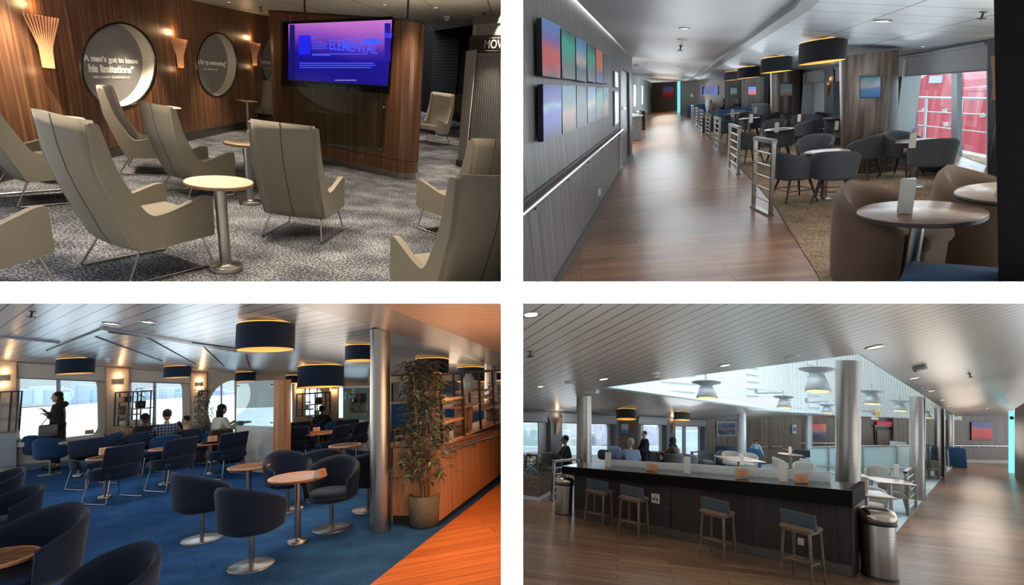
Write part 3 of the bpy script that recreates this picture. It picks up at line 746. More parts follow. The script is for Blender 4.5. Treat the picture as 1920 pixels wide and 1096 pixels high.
def railing(n=6):
    """unit panel: 1 long (X) x 1 high, posts and n thin rails"""
    def f(t):
        for s in (-.5, .5):
            m = MB(); m.box((s, 0, .5), (.06, .05, 1.0)); mk('post', m, BRUSH, t)
        m = MB(); m.box((0, 0, .99), (1.06, .07, .05)); mk('top_rail', m, steel((120, 108, 98), .35), t)
        for i in range(n - 1):
            m = MB(); m.tube([(-.48, 0, .16 + i * .8 / (n - 1) + .02), (.48, 0, .16 + i * .8 / (n - 1) + .02)], .012, 6); mk('rail', m, CHROME, t)
        m = MB(); m.box((0, 0, .012), (1.06, .09, .024)); mk('foot_plate', m, BRUSH, t)
    return f
def rail_at(R, a, b, top, key, label, group):
    """railing between two floor pixels; top = pixel y of its top above a"""
    A, B = R.F(*a), R.F(*b); d = B - A; L = d.length; x = d.normalized(); y = R.n.cross(x); H = R.scale(a[0], a[1], top, 1.0)
    M = Matrix(((x.x * L, y.x, R.n.x * H, (A.x + B.x) / 2), (x.y * L, y.y, R.n.y * H, (A.y + B.y) / 2), (x.z * L, y.z, R.n.z * H, (A.z + B.z) / 2), (0, 0, 0, 1)))
    return inst(key, railing(), M, 'railing', label, 'railing', group)
def handrail(P, pts, r, label, name='handrail', mat=None, n_br=4, off=.07, M=None):
    t = thing(name, label, 'handrail', P.M)
    q = [(*P.uv(x, y, off), off) for x, y in pts]
    a, b = Vector(q[0]), Vector(q[-1]); m = MB(); m.tube([tuple(v) for v in q], r, 10); mk('rail', m, mat or CHROME, t)
    for i in range(n_br):
        c = a.lerp(b, (i + .5) / n_br); m = MB(); m.tube(fillet([(c.x, c.y, off), (c.x, c.y - off * .8, off), (c.x, c.y - off * .8, 0)], .02), r * .45, 6); m.lathe([(r * 1.2, 0), (r * 1.2, .006)], 12, c=(c.x, c.y - off * .8, 0)); mk('bracket', m, CHROME, t)
    return t
def fan_sconce(w=1.0, mat=None, warm=(255, 150, 60)):
    """fan of folded veneer over a short stem: unit width at the top, height 1.7"""
    mat = mat or plain((206, 150, 110), .5, var=.15)
    def f(t):
        m = MB(); k = 11
        for i in range(k):
            a = (i / (k - 1) - .5); x0 = a * .36; x1 = a * 1.0
            m.tube([(x0 * .95, .0, .16), (x0, .55, .20), (x0 * 1.1, .75, .22), (x1, 1.72, .42 - .5 * a * a)], .03, 5)
        mk('fluted_shade', m, mat, t)
        m = MB(); m.shell(lambda u, v: ((u - .5) * (.40 + .55 * max(0, v - .35) / .65), v * 1.70, .13 + .24 * max(0, v - .35)), lambda u, v: ((u - .5) * (.40 + .55 * max(0, v - .35) / .65), v * 1.70, .115 + .24 * max(0, v - .35)), 6, 8); mk('backing', m, plain((104, 58, 32), .6), t)  # backing coloured darker so the grooves between the flutes look shaded
        m = MB(); m.rbox((0, .32, .08), (.34, .62, .16), .03, 3); m.box((0, .05, .03), (.3, .12, .06)); mk('stem', m, mat, t)
        m = MB(); m.lathe([(.05, 0), (.05, .2)], 12, c=(0, 0, 0), M=Matrix.Translation((0, 1.35, .12)) @ Matrix.Rotation(-PI / 2, 4, 'X')); mk('lamp', m, glow(warm, 6), t)
    return f
def pic_on(P, q, label, stops, name='picture', cat='picture', frame=(20, 20, 22), fw=.0, th=.03, axis=1, wob=.15, key=0, emit=0, group=None, off=.01, rough=.12, freq=3):
    """flat framed picture whose four corners are pixels (tl, tr, br, bl) on wall P"""
    uvs = [Vector(P.uv(x, y, off + th)) for x, y in q]; c = sum(uvs, Vector((0, 0))) / 4
    t = thing(name, label, cat, P.frame(c.x, c.y), group); l = [(v - c) for v in uvs]
    m = MB(); m.prism([tuple(v) for v in l], off, off + th); mk('frame', m, plain(frame, .35), t)
    m = MB(); s = 1 - fw; m.prism([(v.x * s, v.y * (1 - fw)) for v in l], off + th, off + th + .004); mk('print', m, picture(stops, axis, wob, rough, emit, freq, key), t)
    return t
# ================================================================ people
def skin_mesh(chains, sub=1, branch=None):
    """chains: lists of (point, radius) joined at equal points -> one smooth skinned surface (verts, faces)"""
    vs, rs, es, idx = [], [], [], {}
    for ch in chains:
        prev = None
        for p, r in ch:
            k = tuple(round(c, 4) for c in p)
            if k not in idx: idx[k] = len(vs); vs.append(p); rs.append(r)
            i = idx[k]
            if prev is not None and prev != i: es.append((prev, i))
            prev = i
    me = bpy.data.meshes.new('tmp'); me.from_pydata(vs, es, []); o = bpy.data.objects.new('tmp', me); COL.objects.link(o)
    o.modifiers.new('s', 'SKIN'); 
    for i, v in enumerate(me.skin_vertices[0].data): v.radius = (rs[i], rs[i]) if not isinstance(rs[i], tuple) else rs[i]; v.use_root = i == 0
    m = o.modifiers.new('u', 'SUBSURF'); m.levels = sub; m.render_levels = sub
    dg = bpy.context.evaluated_depsgraph_get(); ev = o.evaluated_get(dg); em = ev.to_mesh()
    out = ([tuple(v.co) for v in em.vertices], [tuple(p.vertices) for p in em.polygons]); ev.to_mesh_clear(); bpy.data.objects.remove(o); return out
def person(M, label, sit=False, top=(60, 60, 66), legs=(30, 30, 34), skin=(176, 132, 106), hair=(40, 30, 26), hairlen=.0, hands=((.22, .42, 1.02), (-.22, .42, 1.02)), bun=False, hood=False, hijab=None, coat=False, bald=False, shoes=(16, 16, 16), head_turn=0, lean=0, check=False, cat='person', group=None):
    """local +Y is the way the figure faces; adult 1.72 m"""
    t = thing('person', label, cat, M, group); V = Vector
    hz = .44 if sit else .93; up = hz
    pel = V((0, 0, up)); dn = lean
    ch = V((0, .02 + dn * .5, up + .30)); nk = V((0, .01 + dn, up + .53)); hd = V((0, .03 + dn, up + .60))
    sh = [V((s * .185, dn * .9, up + .47)) for s in (-1, 1)]
    wr = [V(hands[1]) + V((0, dn, 0)), V(hands[0]) + V((0, dn, 0))]
    body, slv, trs, fing = [], [], [], []
    body.append([(pel, .13), (ch, .145), (nk - V((0, 0, .06)), .075), (nk, .052), (hd, .055)])
    for s, S, W_ in ((-1, sh[0], wr[0]), (1, sh[1], wr[1])):
        mid = (S + W_) / 2; d = (W_ - S); L = min(d.length, .55); bend = math.sqrt(max(.0004, .285 ** 2 - (L / 2) ** 2)); dirn = (V((s * .5, -.5, -1)) - d * (V((s * .5, -.5, -1)).dot(d) / d.length_squared)).normalized()
        el = mid + dirn * bend
        body.append([(ch, .145), (S, .062), (el, .043), (W_, .028)]); slv.append([(ch, .18), (S, .098), (el, .068), (W_.lerp(el, .12), .052)])
        hdir = (W_ - el).normalized(); sd = hdir.cross(V((0, 0, 1))); sd = sd.normalized() if sd.length > .1 else V((1, 0, 0)); cu = hdir.cross(sd)
        if cu.z > 0: cu = -cu
        palm = W_ + hdir * .075; body.append([(W_, .028), (W_ + hdir * .03, .033), (palm, (.04, .022))])
        for k in range(4):
            o_ = (k - 1.5) * .019; Lf = (.036, .042, .040, .032)[k]
            fing.append([(palm + sd * o_ - hdir * .01, .0095), (palm + sd * o_ + hdir * Lf * .8, .009), (palm + sd * o_ + hdir * (Lf * 1.5) + cu * Lf * .5, .0085), (palm + sd * o_ + hdir * Lf * 1.7 + cu * Lf * 1.1, .007)])
        fing.append([(W_ + hdir * .03 - sd * .02 * s, .012), (W_ + hdir * .06 - sd * .045 * s, .010), (W_ + hdir * .10 - sd * .045 * s + cu * .01, .008)])
    for s in (-1, 1):
        hp = V((s * .095, 0, up - .02))
        if sit: kn = V((s * .12, .44, .47)); an = V((s * .12, .42, .09)); toe = an + V((0, .13, -.05))
        else: kn = V((s * .10, .03 + s * .02, .50)); an = V((s * .10, -.02 + s * .05, .085)); toe = an + V((s * .02, .15, -.045))
        body.append([(pel, .13), (hp, .095), (kn, .056), (an, .038), (toe, .032)]); trs.append([(pel, .14), (hp, .105), (kn, .07), (an + V((0, 0, .04)), .055)])
        m = MB(); m.rbox(tuple((an + toe) / 2 + V((0, .02, -.01))), (.095, .27, .085), .035, 3); mk('shoe', m, plain(shoes, .35), t)
    m = MB(); v, f = skin_mesh(body); m.add(v, f)
    for c in fing: v, f = skin_mesh([c], 1); m.add(v, f)
    # head: skull and jaw, nose, ears, lips in the same mesh as the body
    H = Matrix.Translation(hd + V((0, .01, .10))) @ Matrix.Rotation(math.radians(head_turn), 4, 'Z')
    def skull(p):
        x, y, z = p; 
        if z < 0: k = 1 + z * 2.2; x *= max(.55, k); y = y * max(.7, k) + .012 * (-z / .12)
        return (x, y, z)
    m.rbox((0, 0, 0), (.150, .19, .235), .072, 5, H, fn=skull)
    m.tube([(0, .088, .018), (0, .103, -.012), (0, .112, -.022), (0, .09, -.032)], [.007, .010, .012, .006], 6, M=H)
    for s in (-1, 1): m.rbox((s * .076, -.005, -.005), (.018, .036, .06), .008, 2, H)
    m.rbox((0, .086, -.062), (.046, .012, .014), .005, 2, H)
    mk('body', m, plain(skin, .55), t)
    m = MB()
    for s in (-1, 1): m.rbox((s * .031, .086, .02), (.022, .008, .01), .004, 2, H)
    mk('eyes', m, plain((30, 24, 22), .3), t)
    m = MB(); v, f = skin_mesh([[(pel + V((0, 0, -.02 if not coat else -.25)), .145 if not coat else .17), (pel + V((0, 0, .05)), .165), (ch, .19 if not hood else .2), (nk - V((0, 0, .06)), .12)]] + slv); m.add(v, f)
    if coat: m.lathe([(.20, up - .42 if not sit else up - .05), (.19, up - .1), (.16, up + .1)], 24, sy=.85)
    if hood: m.rbox((0, -.06 + dn, up + .53), (.30, .22, .14), .065, 4)
    tm = fabric(top, 120, .25) if not check else None
    if check:
        c_ = NT('checked_cloth'); ck = c_.n('ShaderNodeTexBrick'); c_.l(c_.coord((1, 1, 1)), ck.inputs[0]); ck.offset = 0; ck.inputs['Scale'].default_value = 1; ck.inputs['Brick Width'].default_value = .06; ck.inputs['Row Height'].default_value = .06; ck.inputs['Mortar Size'].default_value = .003
        sx_ = c_.n('ShaderNodeMapping'); tc_ = c_.n('ShaderNodeTexCoord'); c_.l(tc_.outputs['Object'], sx_.inputs[0]); sx_.inputs['Rotation'].default_value = (PI / 2, 0, 0); c_.l(sx_.outputs[0], ck.inputs[0])
        ck.inputs['Color1'].default_value = srgb((26, 34, 52)); ck.inputs['Color2'].default_value = srgb((22, 28, 44)); ck.inputs['Mortar'].default_value = srgb((150, 160, 176)); c_.l(ck.outputs[0], c_.b.inputs['Base Color']); tm = c_.set(.85)
    mk('jacket', m, tm, t)
    m = MB(); v, f = skin_mesh(trs); m.add(v, f); mk('trousers', m, fabric(legs, 150, .2), t)
    if hijab:
        m = MB(); m.rbox((0, -.022, .012), (.195, .215, .27), .09, 5, H); m.rbox((0, -.02, -.16), (.24, .24, .16), .07, 4, H); mk('headscarf', m, fabric(hijab, 150, .2), t)
    elif not bald:
        m = MB()
        def hr(p): return (p[0], p[1] - (.03 if p[2] < -.02 else 0), p[2])
        m.rbox((0, -.022, .045), (.172, .185, .18), .08, 5, H, fn=lambda p: (p[0], min(p[1], .075 - max(0, -p[2]) * 1.3), p[2]))
        if hairlen: m.rbox((0, -.06, -.04 - hairlen / 2), (.19, .12, hairlen + .12), .055, 4, H)
        if bun: m.rbox((0, -.125, .0), (.08, .08, .08), .039, 4, H)
        mk('hair', m, fabric(hair, 90, .35), t)
    return t
def plant_leaves(pts, L=.12, w=.018, droop=.4, rnd=None, per=1):
    rnd = rnd or random.Random(3); m = MB()
    for p in pts:
        for _ in range(per):
            a = rnd.uniform(0, 2 * PI); l = L * rnd.uniform(.6, 1.2); d = Vector((math.cos(a), math.sin(a), rnd.uniform(-droop, droop * .8))).normalized(); s = d.cross(Vector((0, 0, 1))).normalized() * w; n = s.cross(d).normalized() * .004
            p = Vector(p); q = p + d * l * .5 + Vector((0, 0, l * .05)); e = p + d * l - Vector((0, 0, l * droop * .5))
            m.add([p, q - s - n, q + s - n, e, q + Vector((0, 0, w * .3))], [(0, 1, 4), (0, 4, 2), (1, 3, 4), (4, 3, 2)])
    return m
def bamboo(M, label, H=2.0, rad=.28, nst=5, nl=420, z0=.5, pot=True, name='bamboo_plant', seed=4, L=.13, potc=(92, 84, 74), cat='plant'):
    t = thing(name, label, cat, M); r = random.Random(seed)
    if pot:
        m = MB(); m.lathe([(.13, 0), (.165, .04), (.175, .33), (.165, .335), (.155, .30), (.001, .29)], 32); mk('pot', m, plain(potc, .6, var=.15), t)
    pts = []
    for k in range(nst):
        a = 2 * PI * k / nst + .3; b = Vector((.05 * math.cos(a), .05 * math.sin(a), .28 if pot else 0)); tp = Vector((rad * .45 * math.cos(a * 1.7), rad * .45 * math.sin(a * 1.7), H * r.uniform(.85, 1)))
        m = MB(); m.tube([b.lerp(tp, i / 6) for i in range(7)], .011, 6); mk('stem', m, wood(((90, 62, 40), (134, 98, 66), (160, 124, 88)), 5, 6, .5, axis=2), t)
    for _ in range(nl):
        z = z0 + (H - z0) * r.random() ** .85; q = rad * (1.0 - .35 * (z - z0) / (H - z0)) * math.sqrt(r.random()) * (1.25 if r.random() < .12 else 1); a = r.uniform(0, 2 * PI); pts.append((q * math.cos(a), q * math.sin(a), z))
    m = plant_leaves(pts, L, .016, .5, r, 2); mk('foliage', m, fabric((68, 68, 56), 8, .4), t)
    m = plant_leaves(pts[::6], L, .014, .5, r, 1); mk('young_leaves', m, fabric((112, 160, 60), 8, .3), t)
    return t
# ================================================================ ROOM 1 furniture
start_room()
def chair1(x, y, yaw, s, label): return inst('hback', hback_chair, R1.fr(x, y, yaw, s * .87), 'lounge_chair', label, 'chair', 'high-backed lounge chairs in the film lounge')
chair1(92, 372, -72, 1.02, 'high-backed grey lounge chair cut off by the left edge, below the wall table')
chair1(284, 498, -60, .95, 'large grey high-backed chair seen from behind at the left of the nearest round table')
chair1(286, 322, -98, .90, 'grey high-backed chair seen side-on in front of the big round porthole')
chair1(374, 362, -58, .86, 'grey high-backed chair seen from behind, between big porthole and small table')
chair1(572, 436, -22, .93, 'grey high-backed chair standing alone in front of the television stand, back to viewer')
chair1(508, 236, 160, .93, 'cream high-backed chair half hidden behind the left end of the television stand')
chair1(852, 434, 48, .93, 'grey armchair with pale arm panel, behind the darkest chair on the right')
chair1(842, 604, 32, .95, 'dark-backed grey chair cut off by the lower right corner of the film lounge')
chair1(-58, 556, -58, .95, 'grey chair of which only one arm shows in the bottom left corner')
chair1(810, 268, 152, 1.1, 'cream high-backed chair facing the viewer to the right of the television stand')
chair1(846, 236, 152, 1.0, 'cream high-backed chair standing behind another by the black wall')
TOP1 = plain((208, 196, 168), .45, var=.06); EDGE1 = plain((104, 74, 52), .5)
def table1(x, y, s, label, k='t1'): return inst(k, tb('t', .205, .62, .036, .105, TOP1, EDGE1), R1.fr(x, y, 0, s), 'side_table', label, 'table', 'small round pedestal tables in the film lounge')
table1(425, 505, 1.0, 'nearest round cream side table on a steel pedestal, in front of two chairs')
table1(470, 382, 1.0, 'round cream side table half hidden behind the lone chair back')
table1(466, 247, .98, 'round cream table on steel pedestal against the porthole wall near the television stand')
table1(133, 334, 1.0, 'round cream table against the wood wall below the left wall lamp')
table1(932, 398, 1.0, 'round cream table cut off by the right edge beside the striped glass screen')
table1(783, 222, .98, 'small cream table just behind the right end of the television stand')
table1(779, 232, .98, 'lower small cream table peeping out behind the right end of the television stand') if False else None
table1(318, 283, 1.0, 'small cream table whose edge peeps out behind a dark chair back')
# fan lamps on the porthole wall
def sconce1(x, yb, w, label):
    u, v = WA.uv(x, yb); z = proj(WA.at(x, yb))[2]; d = CAM - WA.at(x, yb); ang = math.atan2(d.dot(WA.U), d.dot(WA.N)) * .7
    M = WA.frame(u, v, .03) @ Matrix.Rotation(ang, 4, 'Y') @ Matrix.Scale(w * z / FPX * 1.02, 4)
    o = inst('fan', fan_sconce(), M, 'wall_lamp', label, 'wall lamp', 'fan-shaped veneer wall lamps in the film lounge')
    bulb(M @ Vector((0, 2.05, .22)), 3.5, (1, .62, .3), .04, 'sconce_bulb'); bulb(M @ Vector((0, -.15, .3)), .6, (1, .62, .3), .04, 'sconce_bulb'); return o
sconce1(83, 126, 50, 'fluted veneer wall lamp left of the largest porthole')
sconce1(334, 126, 28, 'fluted veneer wall lamp between the two larger portholes')
sconce1(474, 122, 22, 'fluted veneer wall lamp next to the television stand')
# portholes: recessed drums with a quotation on the back disc
DISC = plain((118, 116, 116), .55); RING = plain((214, 206, 188), .5); LETW = plain((250, 246, 236), .5)
def porthole(i, label, lines):
    loop = px(WA, ph[i]); c = (sum(p[0] for p in loop) / 48, sum(p[1] for p in loop) / 48)
    t = thing('porthole', label, 'porthole', WA.frame(*c), 'round quotation portholes in the wood wall'); l = [(p[0] - c[0], p[1] - c[1]) for p in loop]; n = 48; dep = .17
    m = MB(); m.add([(x * .995, y * .995, 0) for x, y in l] + [(x * .995, y * .995, -dep) for x, y in l], [(k, n + k, n + (k + 1) % n, (k + 1) % n) for k in range(n)]); mk('inner_ring', m, RING, t)
    m = MB(); m.prism([(x * 1.02, y * 1.02) for x, y in l], -dep - .02, -dep); mk('back_disc', m, DISC, t)
    m = MB(); m.prism([(x * 1.025, y * 1.025) for x, y in l], -.01, .012, [[(x * .985, y * .985) for x, y in l]]); mk('steel_rim', m, CHROME, t)
    bpy.context.view_layer.update()
    for s, dx, dy, px_w, hh in lines:
        sz = 1.0; o = text('lettering', s, None, 0, 0, 1.0, LETW, t, M=t.matrix_world, bold=.04 if hh > 6 else .0)
        w0 = max(v.co.x for v in o.data.vertices) - min(v.co.x for v in o.data.vertices); h0 = max(v.co.y for v in o.data.vertices) - min(v.co.y for v in o.data.vertices)
        P0 = WA.uv(ph[i][24][0] + 1, 0, -dep)  # only for scale
        x0, y0 = dx - px_w / 2, dy
        a, b = WA.uv(x0, dy, -dep), WA.uv(x0 + px_w, dy, -dep); W_ = b[0] - a[0]
        hpx = hh or 5; a2 = WA.uv(dx, dy - hpx / 2, -dep); b2 = WA.uv(dx, dy + hpx / 2, -dep); H_ = a2[1] - b2[1]
        o.data.transform(Matrix.Diagonal((W_ / w0, H_ / h0, 1, 1))); mid = WA.uv(dx, dy, -dep)
        o.matrix_local = Matrix.Translation((mid[0] - c[0], mid[1] - c[1], -dep + .006))
    return t
porthole(0, 'largest round porthole in the wood wall, quoting limitations', [("\u201cA man\u2019s got to know", 209, 112, 106, 15), ('his limitations\u201d', 211, 130, 84, 15), ('HARRY CALLAHAN - MAGNUM FORCE 1973', 210, 145, 68, 4)])
porthole(1, 'middle porthole in the wood wall, lettered about swimming', [('st keep swimming\u201d', 398, 118, 56, 12), ('DORY - FINDING NEMO 2003', 395, 130, 26, 3)])
porthole(2, 'small porthole partly behind the television stand', [('am your fath', 505, 117, 26, 9), ('DARTH VADER - STAR WARS 1980', 504, 128, 24, 2)])
# television stand: long cabinet with rounded ends hung from two poles
TP = R1.wall((600, 303), (728, 331))
ul, ur = TP.uv(521, 290)[0], TP.uv(742, 334)[0]; vt = (TP.uv(519, 33)[1] + TP.uv(742, 18)[1]) / 2
tv = thing('television_stand', 'freestanding walnut television wall with rounded ends in the film lounge', 'media stand', TP.frame((ul + ur) / 2, 0))
hw = (ur - ul) / 2; rd = .2
def stad(hw, rd, k=12, inset=0):
    r = rd - inset; pts = []
    for i in range(k + 1): a = -PI / 2 + PI * i / k; pts.append((hw - 0 + r * math.cos(a), -rd + r * math.sin(a)))
    for i in range(k + 1): a = PI / 2 + PI * i / k; pts.append((-hw + r * math.cos(a), -rd + r * math.sin(a)))
    return pts
BT = Matrix(((1, 0, 0, 0), (0, 0, 1, 0), (0, 1, 0, 0), (0, 0, 0, 1)))
WALV = wood(((66, 42, 28), (108, 72, 48), (142, 100, 68)), 22, .5, .3)
for nm, z0, z1, ins, mt in (('plinth', 0, .09, .02, BRUSH), ('base_panel', .095, .26, 0, WALV), ('body', .268, vt - .03, 0, WALV), ('cap', vt - .03, vt, -.005, plain((52, 36, 26), .4))):
    m = MB(); m.prism([(x, -y - 2 * rd if False else y) for x, y in stad(hw, rd, 12, ins)], z0, z1, (), BT); mk(nm, m, mt, tv, smooth=False)
for o in tv.children:
    if o.name.startswith(('body', 'base', 'plinth')):
        for p in o.data.polygons: p.use_smooth = False
def on_tv(pts): c = (ul + ur) / 2; return [(a - c, b) for a, b in px(TP, pts, .0)]
gl = MB(); gl.prism(on_tv([(528, 42), (741, 30), (722, 287), (600, 269), (528, 258)]), .012, .02); 
m = MB(); m.prism(on_tv([(532, 40), (738, 31), (731, 176), (529, 160)]), .0, .012); bz = mk('black_backing', m, plain((8, 8, 10), .15), tv)
mk('glass_panel', gl, glass(alpha=.03), tv)
for x, y in ((536, 37), (737, 27), (530, 183), (722, 201), (716, 281), (547, 40)):
    c = on_tv([(x, y)])[0]; m = MB(); m.lathe([(.012, 0), (.012, .03), (.006, .034)], 12, c=(c[0], c[1], 0)); mk('glass_bolt', m, CHROME, tv)
for x in (552, 747):
    c = on_tv([(x, 25)])[0]; m = MB(); m.tube([(c[0], vt, -.2), (c[0], vt + .9, -.2)], .014, 8); mk('ceiling_pole', m, DARKS, tv)
q = [TP.uv(x, y, .025) for x, y in ((541, 45), (735, 37), (727, 161), (541, 149))]; cq = (sum(p[0] for p in q) / 4, sum(p[1] for p in q) / 4)
ts = thing('television', 'wide television showing a purple and blue film menu on the walnut stand', 'television', TP.frame(*cq)); lq = [(a - cq[0], b - cq[1]) for a, b in q]
m = MB(); m.prism([(a * 1.03, b * 1.04) for a, b in lq], .001, .02); mk('bezel', m, plain((6, 6, 8), .2), ts)
m = MB(); m.prism(lq, .02, .024); scr = mk('screen', m, picture(((0, (12, 8, 128)), (.42, (22, 14, 150)), (.56, (70, 40, 165)), (.75, (150, 82, 190)), (1, (205, 120, 205))), 1, .12, .2, 1.0, 2.2, 1), ts)
def on_ts(x, y): a = TP.uv(x, y, .045); return (a[0] - cq[0], a[1] - cq[1])
def srect(nm, x0, y0, x1, y1, mat, par=ts, w=.025):
    m = MB(); m.prism([on_ts(x0, y1), on_ts(x1, y1), on_ts(x1, y0), on_ts(x0, y0)], w, w + .002); return mk(nm, m, mat, par)
SB = glow((50, 80, 255), 1.25)
srect('menu_bar', 542, 46, 551, 148, glow((8, 6, 110), .6)); srect('poster_thumbnail', 559, 66, 581, 102, glow((20, 30, 225), 1))
srect('side_card', 720, 43, 731, 114, glow((30, 12, 150), 1)); srect('highlight_card', 681, 72, 712, 82, SB)
for k, (x0, x1, y) in enumerate(((584, 602, 68), (584, 590, 73), (584, 604, 78), (584, 612, 82), (584, 611, 86), (584, 612, 90), (584, 688, 101), (584, 618, 103), (560, 700, 118), (560, 702, 122), (560, 694, 126), (627, 667, 150))): srect('screen_text', x0, y - .7, x1, y + .9, glow((80, 90, 245), .9) if k < 11 else glow((150, 140, 200), .8))
bpy.context.view_layer.update()
for s, x, y, wpx, hpx in (('ELEMENTAL', 660, 88, 90, 19), ('Disney', 654, 73, 16, 5), ('PIXAR', 676, 73, 17, 5), ('ENT', 728, 67, 13, 9)):
    o = text('lettering', s, None, 0, 0, 1.0, SB, ts, M=ts.matrix_world, bold=.005); xs = [v.co.x for v in o.data.vertices]; ys = [v.co.y for v in o.data.vertices]
    a, b = on_ts(x - wpx / 2, y), on_ts(x + wpx / 2, y); c, d = on_ts(x, y - hpx / 2), on_ts(x, y + hpx / 2)
    o.data.transform(Matrix.Diagonal(((b[0] - a[0]) / (max(xs) - min(xs)), (c[1] - d[1]) / (max(ys) - min(ys)), 1, 1))); mm = on_ts(x, y); o.matrix_local = Matrix.Translation((mm[0], mm[1], .029))
# striped glass screen with the sign
SP = R1.wall((857, 310), (940, 338)); c0 = SP.uv(857, 310)[0]
gs = thing('glass_screen', 'frosted glass screen with vertical stripes and a cinema sign at the right edge', 'partition', SP.frame(c0, 0))
def on_s(pts, off=0): return [(a - c0, b) for a, b in px(SP, pts, off)]
m = MB(); m.prism(on_s([(858, 300), (960, 330), (960, 28), (889, 32), (886, 66)]), -.01, 0); mk('glass_sheet', m, plain((150, 152, 150), .35), gs)
m = MB(); m.prism(on_s([(857, 312), (960, 344), (960, 327), (857, 298)]), -.02, .02); mk('base_rail', m, plain((66, 66, 66), .5), gs)
m = MB(); m.prism(on_s([(888, 46), (960, 42), (960, 24), (889, 31)]), -.02, .02); mk('head_rail', m, plain((84, 84, 84), .5), gs)
m = MB(); m.prism(on_s([(882, 99), (960, 101), (960, 65), (884, 67)]), .0, .03); sb = mk('sign_board', m, plain((26, 22, 20), .4), gs)
m = MB(); m.prism(on_s([(874, 96), (893, 93), (874, 290), (858, 300)], .05), .03, .045); mk('edge_glass', m, plain((172, 172, 168), .25), gs)
for k in range(14):
    x = 893 + k * 4.2; m = MB(); m.prism(on_s([(x - 14, 290 + (x - 880) * .3), (x - 12.6, 290 + (x - 880) * .3), (x + 1.2, 104), (x, 104)], .003), .0, .004); mk('stripe', m, plain((96, 98, 98), .5), gs)
    m = MB(); m.prism(on_s([(x + 1, 64), (x + 2.2, 64), (x + 3.2, 48), (x + 2, 48)], .003), .0, .004); mk('stripe', m, plain((96, 98, 98), .5), gs)
m = MB()
for k in range(22):
    for y in (71, 95): a = on_s([(888 + k * 2.6, y)], .03)[0]; m.box((a[0], a[1], .032), (.007, .007, .004))
mk('dotted_border', m, plain((190, 190, 186), .5), gs)
bpy.context.view_layer.update()
o = text('lettering', 'MOV', None, 0, 0, 1, plain((176, 172, 168), .5), gs, M=gs.matrix_world); xs = [v.co.x for v in o.data.vertices]; ys = [v.co.y for v in o.data.vertices]
a, b = on_s([(912, 84), (946, 84)]); c, d = on_s([(925, 76), (925, 92)]); o.data.transform(Matrix.Diagonal(((b[0] - a[0]) / (max(xs) - min(xs)), (c[1] - d[1]) / (max(ys) - min(ys)), 1, 1)) @ Matrix.Translation((-min(xs), 0, 0))); o.matrix_local = Matrix.Translation((a[0], (c[1] + d[1]) / 2, .034))
# ceiling fittings
G = 'fittings in the film lounge ceiling'
on_ceiling('down', CL1, 722, 9, 12, 'small lit downlight above the middle of the television stand', G)
on_ceiling('down', CL1, 817, 14, 18, 'lit downlight right of the right ceiling pole', G)
on_ceiling('down', CL1, 430, 4, 10, 'downlight above the middle porthole at the top edge', G)
on_ceiling('down', CL1, 803, 46, 8, 'farthest downlight, right beside the black wall top', G)
on_ceiling('smoke', CL1, 838, 30, 13, 'white smoke detector nearest the glass screen', G)
on_ceiling('smoke', CL1, 812, 50, 10, 'white smoke detector in front of the black wall', G)
on_ceiling('sprinkler', CL1, 489, 13, 10, 'ceiling sprinkler left of the television stand', G)
on_ceiling('sprinkler', CL1, 909, 24, 12, 'ceiling sprinkler above the cinema sign', G)
# light: warm downlights over the seats
def down1(x, y, e, h=2.5, sz=1.25, col=(1, .84, .64), R=R1, aim=None, r=.05):
    P = R.F(x, y); h = min(h, (CL1.O - P).dot(CL1.N) / R.n.dot(CL1.N) - .06); spot(P + R.n * h, aim or P, e * 1.6, sz, .7, col, r)
for x, y, e in ((430, 440, 150), (240, 400, 130), (640, 420, 150), (700, 560, 150), (850, 500, 110), (470, 262, 200), (640, 310, 200), (810, 262, 200), (200, 540, 110), (330, 285, 260), (120, 330, 240), (910, 330, 330), (800, 390, 150), (760, 345, 120), (880, 600, 120)): down1(x, y, e)
for x, y, tx, ty in ((330, 400, 222, 120), (470, 320, 400, 120), (180, 420, 60, 190), (300, 350, 320, 190), (90, 420, 20, 120)): P = R1.F(x, y) + R1.n * 1.85; spot(P, WA.at(tx, ty, -.2), 70, .8, .7, (1, .86, .68), .05)  # added spots that brighten portholes and wood wall, without a fitting
finish_room(-1, 1)
# ================================================================ ROOM 2 furniture
start_room()
GREYF = fabric((78, 80, 84), 260, .2); GREYB = fabric((104, 98, 92), 260, .2); BROWNF = fabric((104, 80, 62), 260, .2); LEGW = wood(((38, 28, 22), (60, 44, 34), (84, 64, 50)), 30, 2, .45, axis=2); BLUEF = fabric((34, 72, 106), 260, .2)
TOP2 = wood(((120, 84, 64), (158, 118, 94), (184, 144, 118)), 14, 1.2, .25, axis=1); EDGE2 = plain((48, 36, 30), .5)
def ch2(x, y, yaw, s, label): return inst('tubw', tub_chair(GREYF, GREYB, LEGW), R2.fr(x, y, yaw, s), 'tub_chair', label, 'chair', 'grey tub chairs with wooden legs in the corridor lounge')
ch2(1487, 376, -62, 1.0, 'grey tub chair nearest the railings, left of the front group table')
ch2(1560, 378, -4, 1.0, 'grey tub chair with its back to the viewer at the nearest group table')
ch2(1612, 334, 68, .98, 'grey tub chair on the right side of the nearest group table')
ch2(1524, 332, 168, .98, 'grey tub chair behind the nearest group table, left of its far side')
ch2(1688, 332, -118, .98, 'grey tub chair left of the table under the red-view window')
ch2(1738, 352, 8, .98, 'dark tub chair with its back to the viewer below the red-view window')
ch2(1404, 306, -62, .96, 'grey tub chair behind the second railing, left of the second group table')
ch2(1460, 302, -4, .96, 'tub chair with its back to the viewer at the second group table')
ch2(1506, 280, 62, .96, 'grey tub chair right of the second group table')
